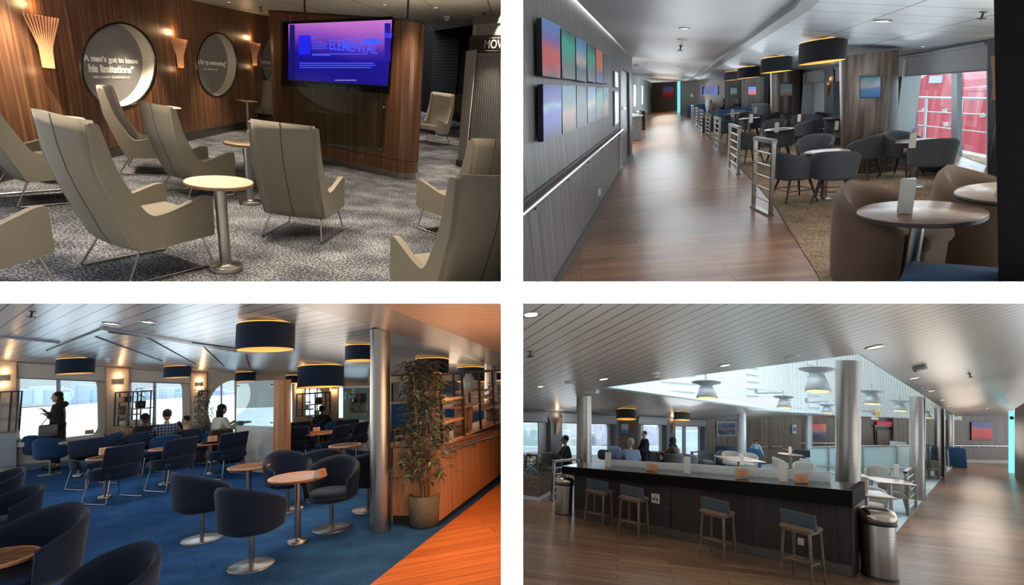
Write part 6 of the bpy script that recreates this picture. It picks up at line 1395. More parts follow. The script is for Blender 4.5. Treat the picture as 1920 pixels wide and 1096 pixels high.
# counter
CP = R4.wall((1077, 967), (1602, 1082)); TOPP = plane3(CP.at(1054, 876), CP.at(1600, 921), W4.at(1300, 868) if False else pt(1562, 893, proj(CP.at(1562, 915))[2] + .85))
t = thing('bar_counter', 'long black-topped bar counter with dark wood front in the foreground', 'counter', CP.M); inv = CP.M.inverted()
def loc(P): return tuple(inv @ P)
def cprism(P, pts, w0, w1, name, mat, par=None):
    q = px(P, pts, w1); m = MB(); m.prism(q, w0, w1, (), inv @ P.M); return mk(name, m, mat, par or t, None, False)
bd = cprism(CP, [(1077, 967), (1602, 1082), (1602, 938), (1077, 878)], -.55, 0, 'front_panels', wood(((18, 13, 11), (34, 25, 21), (50, 38, 32)), 20, .5, .65, .62, seamc=(8, 6, 5)))
E5 = plane3(CP.at(1602, 1082), pt(1621, 1062, proj(CP.at(1602, 1082))[2] + .45), CP.at(1602, 930)); cprism(E5, [(1602, 1082), (1624, 1060), (1622, 932), (1602, 948)], -.02, .003, 'end_panel', CW); cprism(E5, [(1599, 951), (1623, 934), (1622, 903), (1599, 920)], -.05, .01, 'fascia', plain((8, 7, 7), .7, spec=.1))
cprism(CP, [(1075, 985), (1604, 1102), (1604, 1066), (1075, 952)], -.01, .015, 'kick_strip', plain((92, 84, 76), .35, .5)) if False else cprism(CP, [(1077, 967), (1602, 1082), (1602, 1062), (1077, 953)], 0, .012, 'kick_strip', plain((84, 76, 70), .35, .5))
cprism(CP, [(1054, 886), (1598, 950), (1598, 919), (1054, 873)], -.60, .16, 'black_top', plain((7, 7, 8), .14)); cprism(CP, [(1054, 887), (1599, 951), (1599, 920), (1054, 874)], .16, .165, 'fascia', plain((8, 7, 7), .7, spec=.1))
cprism(CP, [(1598, 950), (1606, 951), (1606, 919.5), (1598, 919)], -.60, .16, 'black_top_end', plain((14, 14, 15), .12)) if False else None
GP5 = CP.at(1146, 876); 
def cbox(x0, x1, y0, y1, w0, w1, name, mat): q = [CP.uv(x0, y0[0], w1), CP.uv(x1, y0[1], w1), CP.uv(x1, y1[1], w1), CP.uv(x0, y1[0], w1)]; m = MB(); m.prism([q[3], q[2], q[1], q[0]], w0, w1); return mk(name, m, mat, t, None, False)
cbox(1146, 1557, (861, 884), (877, 906), -.50, -.48, 'white_screen', plain((214, 220, 222), .3))
cprism(CP, [(1193, 1002 - 8), (1258, 1008 + 0), (1258, 912), (1193, 907)], 0, .006, 'hatch_door', wood(((20, 15, 12), (38, 28, 24), (54, 42, 36)), 20, .5, .5)); 
m = MB()
q = px(CP, [(1193, 994), (1258, 1008), (1258, 914), (1193, 907)]); m.tube([(*a, .008) for a in q], .006, 4, True); mk('hatch_frame', m, plain((14, 12, 11), .5), t)
cprism(CP, [(1222, 941), (1237, 944), (1237, 926), (1222, 924)], .006, .012, 'sign_plate', plain((196, 190, 176), .5)); cprism(CP, [(1225, 939), (1229.5, 935), (1225, 931)], .012, .014, 'pictogram', DARKS); cprism(CP, [(1234, 941), (1229.5, 935), (1234, 933)], .012, .014, 'pictogram', DARKS); cprism(CP, [(1228.5, 931), (1230.5, 931), (1230.5, 928), (1228.5, 928)], .012, .014, 'pictogram', DARKS)
cprism(CP, [(1250, 952), (1252, 952.5), (1252, 950), (1250, 949.5)], .006, .02, 'hatch_knob', CHROME)
cprism(CP, [(1496, 1020), (1508, 1022.5), (1508, 1009.5), (1496, 1007)], 0, .01, 'power_socket', plain((176, 164, 150), .4)); cprism(CP, [(1210, 940), (1215, 941), (1215, 937), (1210, 936)], 0, .01, 'data_socket', plain((130, 120, 110), .4))
STF = fabric((60, 66, 73), 260, .2); STB = fabric((104, 82, 66), 260, .2); STW = wood(((70, 52, 40), (104, 80, 62), (134, 106, 84)), 12, 2, .45, axis=2)
def stool(x, y, yaw, s, l): inst('stool', bar_stool(STF, STB, STW), R4.fr(x, y, yaw, s), 'bar_stool', l, 'stool', 'grey-backed bar stools at the counter')
stool(1122, 990, -30, .72, 'grey-backed bar stool next to the left bin, farthest along the counter'); stool(1188, 1008, -30, .735, 'grey-backed bar stool in front of the hatch sign'); stool(1346, 1046, -28, .76, 'third grey-backed bar stool, standing alone before the counter middle'); stool(1506, 1090, -26, .80, 'grey-backed bar stool nearest the big bin')
def bin4(x, y, top, l): inst('bin', bin_, R4.fr(x, y, 20, R4.scale(x, y, top, .84)), 'waste_bin', l, 'bin')
bin4(1650, 1080, 953, 'large round steel waste bin with black band at the right end of the counter'); bin4(1057, 962, 893, 'steel waste bin beside the left end of the counter')
def on_c(x, y, w, D, key, mk_, name, label, cat, g, yaw=0, wz=-.2):
    P = CP.at(x, y, wz); z = proj(P)[2]; B = R4.fr(x, y, yaw, w * z / FPX / D); B.translation = P; return inst(key, mk_, B, name, label, cat, g)
for x, y, w, l in ((1141, 877, 13, 'white three-sided menu at the left of the counter screen'), (1290, 888, 14, 'white three-sided menu at the middle of the counter'), (1470, 902, 16, 'brown three-sided menu right of the counter middle')): on_c(x, y, w, .95, 'menu', MEN, 'menu_holder', l, 'menu', 'menus on the bar counter', 15)
for x, y, w, l in ((1222, 881, 19, 'brown folded card on the left half of the counter'), (1391, 892, 22, 'brown folded card in the middle of the counter'), (1502, 902, 23, 'tan folded card between brown menu and big column')): on_c(x, y, w, 1.55, 'tent3', None, 'folded_card', l, 'card', 'folded cards on the bar counter', 12)
# window side
def roller4(q, l): roller(q, l, W4, .03, plain((150, 152, 154), .8))
roller4([(960, 767), (1027, 771), (1027, 791), (960, 790)], 'grey-white roller blind at the left edge of the bar hall'); roller4([(1055, 773), (1157, 779), (1157, 795), (1055, 792)], 'roller blind behind the left steel column'); roller4([(1198, 780), (1251, 782), (1251, 796), (1198, 795)], 'roller blind above the standing young man'); roller4([(1267, 784), (1324, 787), (1324, 799), (1267, 798)], 'roller blind nearest the wall television of the bar hall')
for i, (q, ml) in enumerate((([(950, 779), (1011, 780), (1011, 884), (950, 890)], []), ([(1055, 783), (1141, 787), (1141, 876), (1055, 884)], []), ([(1198, 787), (1238, 790), (1238, 868), (1198, 872)], [(1200, 1205, 780, 876)]), ([(1267, 790), (1311, 791), (1311, 862), (1267, 866)], [(1282, 1285, 780, 870)]))):
    win3(q, ml, [.02, .25, .02, .02], -.15, i + 1, W4, plain((170, 174, 178), .5))
props(post(R4, 1158, 1197, 890, 780, 'pillar', DKWD, .3, None)[0], 'wood-clad pillar with a small blue picture between the hall windows', 'pillar')
P0 = R4.F(1172, 890); z = proj(P0)[2] - .25; d = P0 - CAM; d = (d - R4.n * d.dot(R4.n)).normalized(); PW = Plane(CAM + d * ((P0 - CAM).dot(d) - .12), d.cross(R4.n), R4.n, -d)
pic_on(PW, ((1165, 793), (1179, 794), (1179, 814), (1165, 813)), 'small blue and sand picture on the pillar between the hall windows', ((0, (60, 100, 150)), (.45, (90, 130, 180)), (.6, (190, 176, 160)), (1, (130, 160, 190))), key=60, fw=.05)
sc2(1043, 813, 14, 'veneer wall lamp left of the first steel column', W4, 0, 'veneer wall lamps of the bar hall', .8); sc2(1261, 812, 10, 'veneer wall lamp beside the woman in the black headscarf', W4, 0, 'veneer wall lamps of the bar hall', .8)
G4 = fabric((44, 46, 50), 200, .15)
pend(C4, R4, 1174, 768, 783, 37, G4, 'drum_grey', 'left grey drum pendant of the bar hall', 'grey drum pendants of the bar hall', .05, .46); pend(C4, R4, 1279, 773, 787, 30, G4, 'drum_grey', 'right grey drum pendant of the bar hall', 'grey drum pendants of the bar hall', .05, .46)
# back walls
pic_on(B4, ((1345, 790), (1381, 790), (1381, 817), (1345, 817)), 'wall television with a grey-blue street picture in the bar hall', ((0, (120, 130, 146)), (.3, (60, 70, 90)), (.5, (130, 120, 150)), (.7, (70, 84, 110)), (1, (120, 136, 160))), 'television', 'television', (170, 174, 176), .07, key=61, emit=.4, wob=.35, freq=5)
pic_on(E4, ((1524, 794), (1549, 794), (1549, 822), (1524, 822)), 'small orange to blue sunset picture on the dark wall left of the big column', ((0, (24, 40, 90)), (.3, (40, 50, 120)), (.5, (190, 100, 80)), (.75, (230, 80, 40)), (1, (220, 50, 40))), key=62); pic_on(F4, ((1822, 791), (1861, 791), (1861, 825), (1822, 825)), 'large square red sunset picture on the far corridor wall', ((0, (90, 30, 30)), (.25, (210, 40, 30)), (.5, (226, 60, 30)), (.6, (180, 100, 120)), (.8, (100, 90, 160)), (1, (90, 120, 170))), key=63)
handrail(F4, [(1788, 835), (1890, 836)], .028, 'handrail below the large red picture', n_br=3); handrail(B4, [(1417, 838), (1440, 837)], .02, 'short handrail left on the wall beyond the toddler', n_br=2); handrail(B4, [(1446, 837), (1468, 836)], .02, 'short handrail right on the wall beyond the toddler', n_br=2); handrail(E4, [(1500, 830), (1568, 830)], .02, 'handrail on the dark wall below the small sunset picture', n_br=2)
m = MB(); a, b = F4.uv(1680, 865)[0], F4.uv(1895, 868)[0]; m.box(((a + b) / 2, .06, .01), (abs(b - a), .12, .02)); struct('baseboard_far', m, plain((170, 166, 160), .5), F4.M)
o = post(R4, 1893, 1902, 886, 770, 'lit_pillar', glow((130, 232, 240), .9), 1, None)[0]; props(o, 'glowing cyan pillar with dark emblem at the right of the far wall', 'pillar')
P0 = R4.F(1897, 886); d = P0 - CAM; d = (d - R4.n * d.dot(R4.n)).normalized(); PW = Plane(CAM + d * ((P0 - CAM).dot(d) - .03), d.cross(R4.n), R4.n, -d); c = PW.uv(1897.5, 783); m = MB(); m.lathe([(.06, 0), (.06, .01)], 20, c=(c[0], c[1], 0)); k_ = mk('emblem', m, plain((20, 50, 60), .5)); k_.parent = o; bpy.context.view_layer.update(); k_.matrix_local = o.matrix_world.inverted() @ PW.M
for (x0, x1), l in (((1467, 1476), 'white pillar with round emblem left of the wall phone'), ((1476, 1485), 'grey door-side pillar with a dark screen')): props(post(R4, x0, x1, 866, 781 if x0 < 1470 else 783, 'pillar', plain((200, 204, 204), .4), .4, None)[0], l, 'pillar')
pic_on(B4, ((1487, 796), (1494, 796), (1494, 812), (1487, 812)), 'small blue and white safety notice beside the wall phone', ((0, (210, 220, 226)), (.5, (60, 100, 150)), (1, (200, 210, 220))), 'notice', 'notice', (230, 232, 232), .08, key=64); pic_on(F4, ((1682, 806), (1686, 806), (1686, 813), (1682, 813)), 'tiny blue notice on the wall left of the dark doorway', ((0, (200, 210, 220)), (1, (120, 150, 180))), 'notice', 'notice', (230, 232, 232), .08, key=65) if False else None
EP = plain((20, 12, 10), .5)  # colour of a dark sheet standing for the shade inside the doorway
for x0, x1, y0, l in ((1642, 1696, 800, 'dark open doorway with a brown panel left of the columns'),):
    q = px(E4, [(x0, 864), (x1, 864), (x1, y0), (x0, y0)]); t = thing('doorway', l, 'doorway', E4.frame(*q[0])); m = MB(); m.box(((q[1][0] - q[0][0]) / 2, (q[2][1] - q[0][1]) / 2, .02), (q[1][0] - q[0][0], q[2][1] - q[0][1], .03)); mk('opening_shade', m, EP, t); m = MB(); W_ = q[1][0] - q[0][0]; H_ = q[2][1] - q[0][1]; m.box((W_ * .35, H_ * .45, .05), (W_ * .6, H_ * .9, .02)); mk('door_leaf', m, wood(((56, 34, 22), (84, 54, 36), (104, 70, 48)), 14, .6, .4), t); m = MB(); m.box((W_ * .5, H_ + .02, .05), (W_ * 1.04, .05, .05)); mk('lintel', m, plain((120, 110, 104), .4), t)
q = px(E4, [(1644, 796), (1697, 796), (1697, 791), (1644, 791)], .05); t = thing('illuminated_fascia', 'crimson lit sign band above the dark doorway', 'sign', E4.frame(*q[0], .04)); m = MB(); m.box(((q[1][0] - q[0][0]) / 2, (q[2][1] - q[0][1]) / 2, .02), (q[1][0] - q[0][0], q[2][1] - q[0][1], .04)); mk('sign_band', m, glow((150, 34, 60), .7), t)
# skylight well: coamings, corrugated bulkhead and bell lamps
WHB = plain((238, 248, 250), .6)
def rim(a, b, h, name, mat, th=.05, up=1):
    A, B = C4.at(*a), C4.at(*b); U = (B - A).normalized(); Vv = (-C4.N) * up; N = U.cross(Vv); P = Plane(A, U, Vv, N); m = MB(); L = (B - A).length; m.box((L / 2, h / 2, 0), (L, h, th)); struct(name, m, mat, P.M); return P, L
rim((1132, 726), (1480, 773), .10, 'skylight_coaming', plain((220, 236, 240), .5), .12); rim((1480, 773), (1640, 780), .10, 'skylight_coaming', plain((220, 236, 240), .5), .1); rim((1640, 780), (1794, 780), .1, 'skylight_coaming', plain((220, 236, 240), .5), .1); rim((1612, 663), (1794, 780), .55, 'skylight_coaming', plain((150, 158, 162), .4, .2), .03); rim((1132, 726), (1612, 663), .5, 'skylight_coaming', plain((190, 200, 204), .5), .03)
def bulkhead(a, b, H, lab, n, setback, louv):
    A, B = C4.at(*a), C4.at(*b); A2, B2 = A + (A - CAM).normalized() * setback, B + (B - CAM).normalized() * setback; U = (B2 - A2); U = (U - R4.n * U.dot(R4.n)).normalized(); Vv = R4.n; N = U.cross(Vv)
    P = Plane(A2 + Vv * .0, U, Vv, N); L = (B2 - A2).length; m = MB(); m.box((L / 2, H / 2, 0), (L, H, .05)); sgn = 1 if (CAM - A2).dot(N) > 0 else -1
    for i in range(n):
        x = (i + .5) * L / n
        if any(l0 < x / L < l1 for l0, l1 in louv): continue
        m.box((x, H / 2, .05 * sgn), (L / n * .45, H, .06))
    for l0, l1 in louv:
        for k in range(14): m.box(((l0 + l1) / 2 * L, (k + .5) * H / 14, .06 * sgn), ((l1 - l0) * L * .9, H / 28, .1))
    struct('bulkhead_wall', m, WHB, P.M)
bulkhead((1120, 728), (1482, 775), 2.6, 'a', 60, .12, ((.22, .40), (.66, .76))); bulkhead((1478, 775), (1800, 781), 2.6, 'b', 60, .12, ((.08, .14),)); bulkhead((1090, 735), (1122, 729), 2.6, 'c', 10, .12, ())
ALU = plain((172, 182, 186), .45, .3)
def bell(t):
    m = MB(); m.lathe([(.34, 0), (.36, .03), (.24, .62), (.20, .70), (.22, .80), (.48, .93), (.5, .96), (.46, .975), (.15, .93), (.10, .93), (.001, .93)], 40); mk('bell_shade', m, ALU, t); m = MB(); m.lathe([(.05, .93), (.05, 1.5)], 12); mk('stem', m, ALU, t); m = MB(); m.lathe([(.001, -.006), (.31, -.006), (.31, .002)], 28); mk('lens', m, glow((255, 214, 130), 1.6), t)
for x, yt, yb, w, dz, l in ((1326, 717, 746, 54, .9, 'left large aluminium bell lamp under the skylight'), (1534, 692, 733, 62, .5, 'largest aluminium bell lamp just left of the big column'), (1471, 744, 764, 36, 2.0, 'aluminium bell lamp on an arm left of the largest one'), (1552, 759, 774, 27, 3.0, 'small bell lamp behind the largest one'), (1636, 734, 757, 43, 1.6, 'bell lamp just right of the big column'), (1688, 752, 770, 34, 2.2, 'second bell lamp right of the big column'), (1641, 774, 785, 18, 4.0, 'tiny bell lamp under the golden ornament'), (1740, 771, 783, 18, 3.6, 'tiny bell lamp between the right columns')):
    z = proj(C4.at(x, yb))[2]; z = min(z, 10 + dz) - .35; P = pt(x, yb, z); up = hang(C4, P); d = P - CAM; d = (d - up * d.dot(up)).normalized(); xx = d.cross(up); D = w * z / FPX; B = Matrix(((xx.x, d.x, up.x, 0), (xx.y, d.y, up.y, 0), (xx.z, d.z, up.z, 0), (0, 0, 0, 1)))
    inst('bell', bell, Matrix.Translation(P) @ B @ Matrix.Diagonal((D, D, D * (yb - yt) / w / .96 * 1.02, 1)), 'bell_lamp', l, 'pendant lamp', 'aluminium bell lamps of the skylight')
def arm(x0, y0, x1, y1, z, l):
    A, B = pt(x0, y0, z), pt(x1, y1, z); t = thing('lamp_bracket', l, 'bracket', Matrix.Translation(A)); m = MB(); m.tube([(0, 0, 0), tuple(B - A)], .022, 8); mk('arm', m, ALU, t); C_ = pt(x0, y0 - 8, z); m = MB(); m.tube([tuple(C_ - A), tuple(B - A)], .006, 6); mk('stay_wire', m, ALU, t); m = MB(); m.tube([tuple(C_ - A), (0, 0, 0)], .035, 8); mk('wall_plate', m, ALU, t)
arm(1418, 736, 1470, 735, 12.2, 'horizontal arm holding the bell lamp left of the largest'); arm(1512, 753, 1552, 751, 13, 'horizontal arm holding the small bell lamp'); arm(1612, 769, 1640, 770, 13.5, 'thin arm behind the big column')
t = thing('gold_ornament', 'small golden winged ornament under the skylight', 'ornament', Matrix.Translation(pt(1645, 776, 12.8))); m = MB(); m.rbox((0, 0, 0), (.05, .05, .16), .02, 3); m.rbox((-.05, 0, .06), (.03, .03, .16), .012, 3, ry=-.5); m.rbox((.06, 0, .06), (.03, .03, .18), .012, 3, ry=.5); mk('figure', m, plain((214, 176, 110), .35, .5), t)
G = 'fittings in the bar hall ceiling'
for x, y, w, l in ((996, 589, 36, 'large lit downlight in the upper left corner of the bar hall'), (1132, 710, 22, 'lit downlight left of the skylight tip'), (1014, 724, 16, 'lit downlight above the left windows'), (1360, 684, 24, 'lit downlight before the skylight edge'), (1641, 650, 34, 'large lit downlight right of the big column top'), (1715, 708, 20, 'lit downlight right of the skylight edge'), (1747, 732, 15, 'next lit downlight along the right skylight edge'), (1768, 749, 12, 'third small downlight along the right skylight edge'), (1780, 760, 10, 'farthest small downlight along the right skylight edge'), (1852, 765, 10, 'small downlight near the cyan pillar')): on_ceiling('down', C4, x, y, w, l, G)
on_ceiling('speaker', C4, 1487, 668, 26, 'round ceiling speaker left of the big column', G); on_ceiling('speaker', C4, 1069, 716, 20, 'round ceiling speaker above the left column', G); on_ceiling('smoke', C4, 1230, 698, 16, 'white smoke detector left of the skylight', G); on_ceiling('smoke', C4, 1735, 724, 11, 'white smoke detector at the right of the skylight', G); on_ceiling('sprinkler', C4, 994, 658, 14, 'ceiling sprinkler at the left edge of the bar hall', G); on_ceiling('sprinkler', C4, 1818, 700, 9, 'ceiling sprinkler over the right corridor', G)
bx = C4.uv(1724, 686); t = thing('ceiling_sensor_box', 'grey box fixed to the ceiling right of the big column', 'sensor', C4.frame(*bx)); m = MB(); m.rbox((0, 0, .04), (.22, .12, .07), .015, 2); mk('housing', m, plain((140, 140, 138), .5), t); m = MB(); m.box((.08, -.03, .08), (.04, .04, .02)); mk('sensor_eye', m, DARKS, t)
# seating beyond the counter
PALE = fabric((150, 146, 140), 260, .15); T4M = wood(((160, 142, 128), (186, 168, 152), (204, 190, 176)), 12, 1.2, .3, axis=1)
def sqtab(r, h=.72):
    def f(t):
        m = MB(); m.rbox((0, 0, h - .012), (r * 2, r * 2, .024), .011, 2); tp = mk('tabletop', m, T4M, t); m = MB(); m.box((0, 0, h - .028), (r * 2 * .97, r * 2 * .97, .008)); mk('edge_band', m, EDGE2, tp); m = MB(); m.lathe([(.04, .01), (.04, h - .03)], 20); mk('column', m, BRUSH, t); m = MB(); m.lathe([(.2, 0), (.2, .01), (.05, .018)], 28); mk('base', m, BRUSH, t)
    return f
def st4(x, y, yaw, s, l, r=.36, k='sq'): inst(k, sqtab(r), R4.fr(x, y, yaw, s), 'square_table', l, 'table', 'square tables of the bar hall')
st4(1672, 968, 20, .92, 'square pale table behind the bin with a white menu'); st4(1600, 950, 20, .88, 'square pale table partly hidden by the big column'); st4(1628, 1000, 20, .90, 'square pale table between counter end and bin'); st4(1387, 905, 30, .80, 'pale wooden table seen over the counter screen', .55, 'sq2')
def ch4(x, y, yaw, s, l): inst('tubsq', tub_chair(PALE, PALE, STW, 'square'), R4.fr(x, y, yaw, s), 'dining_chair', l, 'chair', 'pale dining chairs of the bar hall')
ch4(1680, 962, 178, .90, 'pale chair with dark legs facing the square table next to the railing'); ch4(1648, 925, 170, .84, 'pale chair behind the big column'); ch4(1636, 985, 186, .84, 'pale chair just right of the counter end'); ch4(1372, 890, 180, .80, 'pale chair back rising behind the counter, left of two'); ch4(1404, 894, 180, .80, 'pale chair back rising behind the counter, right of two'); ch4(1466, 898, -90, .72, 'pale blue-grey chair left of the high round table'); ch4(1509, 914, 170, .80, 'blue-grey chair peeping over the counter near the brown menu'); ch4(1748, 897, 178, .70, 'distant brown chair beyond the glass balustrade')
def hi4(x, y, s, l, h=.72): inst('t2', None, R4.fr(x, y, 0, s), 'round_table', l, 'table', 'round tables of the bar hall')
hi4(1484, 905, .98, 'round table with a tall menu above the brown menu holder'); hi4(1486, 884, .86, 'round table farther back behind the first round one'); hi4(1006, 900, .80, 'round table by the left windows with the seated man'); hi4(985, 896, .74, 'round table cut off by the left edge'); hi4(1232, 880, .66, 'small round table next to the standing young man'); hi4(1275, 892, .72, 'round table before the woman in the headscarf')
def men4(x, y, h, w, l): P = R4.H(x, y, h); z = proj(P)[2]; inst('menu', None, R4.fr(x, y, 20, w * z / FPX / .95, h), 'menu_holder', l, 'menu', 'menus on tables of the bar hall')
men4(1683, 893, .66, 10, 'white menu on the square table beside the railing'); men4(1622, 921, .65, 12, 'white menu on the table between counter end and bin'); inst('menu', None, Matrix.Translation(R4.n * .708) @ R4.fr(1484, 905, 20, .085), 'menu_holder', 'tall white menu on the round table', 'menu', 'menus on tables of the bar hall'); men4(1392, 871, .58, 8, 'white menu on the pale wooden table'); men4(1012, 868, .58, 7, 'menu on the window table with the seated man'); men4(1274, 852, .52, 5, 'white menu before the woman in the headscarf')
def dc4(x, y, yaw, s, l): inst('tubw', None, R4.fr(x, y, yaw, s), 'tub_chair', l, 'chair', 'dark tub chairs of the bar hall')
dc4(1030, 912, 178, .86, 'dark tub chair behind the left railing'); dc4(1264, 896, 10, .80, 'dark tub chair in front of the woman in the headscarf'); dc4(1290, 894, -10, .78, 'dark tub chair right of the headscarf table'); dc4(1326, 886, 180, .74, 'brown-looking tub chair left of the pale column'); dc4(1360, 884, 180, .74, 'tub chair just left of the pale column'); dc4(1222, 886, 10, .74, 'tub chair at the small table by the standing man')
GR = 'steel railings of the bar hall'
rail_at(R4, (1703, 966), (1718, 949), 884, 'rail', 'steel railing nearest the big bin', GR); rail_at(R4, (1036, 938), (1082, 930), 864, 'rail', 'steel railing left of the counter by the windows', GR); rail_at(R4, (1298, 884), (1330, 880), 847, 'rail', 'steel railing in front of the brown chairs', GR); rail_at(R4, (1364, 882), (1383, 880), 842, 'rail', 'steel railing left of the pale column', GR); rail_at(R4, (1771, 889), (1774, 884), 845, 'rail', 'railing beside the slimmer column', GR); rail_at(R4, (1780, 876), (1782, 872), 842, 'rail', 'farthest railing of the bar hall', GR)
blueb('wall_bench', R4, 1324, 1411, 874, 837, 'long blue wall bench under the wall television of the bar hall', .1); blueb('wall_bench', R4, 1745, 1791, 872, 836, 'blue bench between the far right columns', .1, mat=TEALB)
# glass balustrade of the stair well
BLG = glass((186, 214, 220), .2, .45); GLF = plain((168, 196, 202), .25)
def bal(a, b, yt0, yt1, label, n=3, mid=None):
    P = R4.wall(a, b); q = px(P, [a, b, (b[0], yt1), (a[0], yt0)]); t = thing('glass_balustrade', label, 'balustrade', P.M); m = MB(); m.prism(q, -.012, 0); mk('glass_sheet', m, GLF, t); m = MB(); m.tube([(*q[3], .01), (*q[2], .01)], .02, 8); mk('top_rail', m, CHROME, t)
    u, v = [Vector((x, y)) for x, y in px(P, [(a[0], (a[1] + yt0) / 2 + 2), (b[0], (b[1] + yt1) / 2 + 4)])]; m = MB(); m.tube([(u.x, u.y, .05), (v.x, v.y, .05)], .018, 8); mk('handrail', m, CHROME, t)
    for i in range(n): f = (i + .5) / n; p0 = Vector(q[0]).lerp(Vector(q[1]), f); p1 = Vector(q[3]).lerp(Vector(q[2]), f); m = MB(); m.tube([(p0.x, p0.y, .04), (p1.x, p1.y, .04)], .018, 6); mk('post', m, BRUSH, t)
bal((1520, 902), (1712, 912), 838, 834, 'pale blue glass balustrade around the stair well, seen beside the big column', 3); bal((1731, 903), (1746, 893), 838, 837, 'end panel of the glass balustrade right of the steel column', 1)
t = thing('stair_canopy', 'grey slanted desk screen above the glass balustrade', 'screen', R4.fr(1689, 905, 0, .9)); m = MB(); m.box((0, .1, 1.12), (.42, .04, .20), rx=-.5); mk('panel', m, plain((120, 128, 134), .4, .3), t); m = MB(); m.lathe([(.02, .8), (.02, 1.08)], 10); mk('stand', m, CHROME, t)
t = thing('service_counter', 'dark counter with wood front and glass top behind the round tables', 'counter', R4.fr(1545, 898, 0, .9)); m = MB(); m.box((0, .6, .66), (1.6, .5, .20)); mk('dark_top', m, plain((30, 36, 44), .3), t); m = MB(); m.box((0, .3, .25), (1.2, .2, .48)); mk('wood_front', m, DKWD, t); m = MB(); m.box((0, .2, .50), (1.25, .3, .03)); mk('pale_ledge', m, plain((170, 184, 190), .3), t)
# planter, bags, people
t = thing('planter', 'low wooden planter with green plants at the left edge of the bar hall', 'planter', R4.fr(985, 935, -20, 1.0)); m = MB(); m.box((-.1, .35, .22), (.75, .75, .40)); mk('box', m, DKWD, t); m = MB(); m.box((-.1, .35, .035), (.77, .77, .07)); mk('plinth', m, plain((190, 192, 194), .4), t); rn = random.Random(8); mk('foliage', plant_leaves([(rn.uniform(-.45, .25), rn.uniform(0, .7), rn.uniform(.4, .72)) for _ in range(220)], .12, .014, .5, rn, 2), fabric((70, 84, 56), 10, .4), t)
person(R4.fr(1063, 905, 100, .80), 'man in a dark shirt sitting behind the railing by the left windows', True, (28, 28, 32), (30, 30, 34), (160, 118, 94), (24, 20, 20), hands=((.18, .40, .74), (-.18, .40, .74)), lean=.06)
person(R4.fr(1182, 912, 20, .82), 'person with grey hair in a bun seated behind the counter', True, (120, 140, 170), (60, 60, 66), (186, 150, 128), (150, 146, 142), hands=((.2, .38, .74), (-.2, .38, .74)), bun=True)
person(R4.fr(1209, 892, 110, .62), 'young man in a blue shirt and black jacket standing by the window', False, (34, 34, 44), (30, 30, 36), (190, 150, 126), (46, 38, 32), hands=((.15, .32, .98), (-.15, .32, .98)))
person(R4.fr(1266, 893, 70, .76), 'woman in a black headscarf leaning over a table', True, (48, 34, 32), (30, 28, 30), (170, 130, 108), (20, 18, 18), hands=((.18, .42, .72), (-.18, .42, .72)), hijab=(20, 17, 18), lean=.06)
person(R4.fr(1419, 876, -10, .47), 'toddler in a denim jacket and jeans walking away from the viewer', False, (150, 176, 196), (74, 104, 140), (190, 150, 126), (84, 56, 42), hands=((.42, .06, .80), (-.42, .08, .74)))
t = thing('backpack', 'light blue backpack and jacket resting behind the counter', 'bag', R4.fr(1152, 905, 0, .85)); m = MB(); m.rbox((0, 0, .78), (.34, .26, .34), .10, 4); mk('bag', m, fabric((120, 146, 176), 90, .3), t); m = MB(); m.rbox((-.28, .04, .70), (.36, .26, .26), .10, 4); mk('jacket', m, fabric((52, 60, 72), 90, .3), t)
t = thing('pushchair', 'grey pushchair hood beside the seated man at the left windows', 'pushchair', R4.fr(1036, 892, 0, .82)); m = MB(); m.rbox((0, 0, .82), (.34, .30, .26), .11, 4); mk('hood', m, fabric((96, 104, 112), 60, .3), t)
for s in (-.16, .16): m = MB(); m.tube([(s, -.1, .1), (s, .1, .8)], .014, 6); mk('frame_tube', m, DARKS, t); m = MB(); m.lathe([(.09, -.02), (.09, .02)], 18, M=Matrix.Translation((s, -.1, .09)) @ Matrix.Rotation(PI / 2, 4, 'Y')); mk('wheel', m, DARKS, t)
# outside the hall windows
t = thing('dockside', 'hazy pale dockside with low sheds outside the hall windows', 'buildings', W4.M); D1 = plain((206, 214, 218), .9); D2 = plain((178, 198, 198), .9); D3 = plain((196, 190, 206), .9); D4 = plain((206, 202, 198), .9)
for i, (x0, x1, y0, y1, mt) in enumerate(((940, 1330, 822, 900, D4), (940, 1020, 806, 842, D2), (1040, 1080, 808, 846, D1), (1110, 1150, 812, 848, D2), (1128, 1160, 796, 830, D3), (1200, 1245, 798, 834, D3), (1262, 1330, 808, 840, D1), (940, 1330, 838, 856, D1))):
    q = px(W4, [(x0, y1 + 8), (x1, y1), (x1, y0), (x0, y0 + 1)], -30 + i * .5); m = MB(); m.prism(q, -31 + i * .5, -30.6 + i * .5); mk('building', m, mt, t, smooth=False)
for x, y, e, c in ((1000, 960, 25, (1, .9, .8)), (1200, 1060, 25, (1, .85, .7)), (1850, 1000, 60, (1, .92, .82)), (1820, 920, 60, (1, .92, .82)), (1850, 876, 80, (1, .8, .6)), (1400, 900, 50, (.9, .96, 1)), (1600, 890, 60, (.9, .96, 1)), (1250, 890, 40, (1, .95, .9)), (1680, 985, 40, (.9, .96, 1)), (1900, 1080, 40, (1, .92, .82)), (1540, 872, 30, (1, .7, .4))): dl(R4, x, y, e, 1.8, 1.7, c)
SKY_A = CAM + RT * 6.6 - UPV * .12 + FW * 11; area(SKY_A, SKY_A - UPV * 3, 11, 6, 520, (.88, .96, 1), PI, 'skylight_daylight', FW)
finish_room(1, -1)
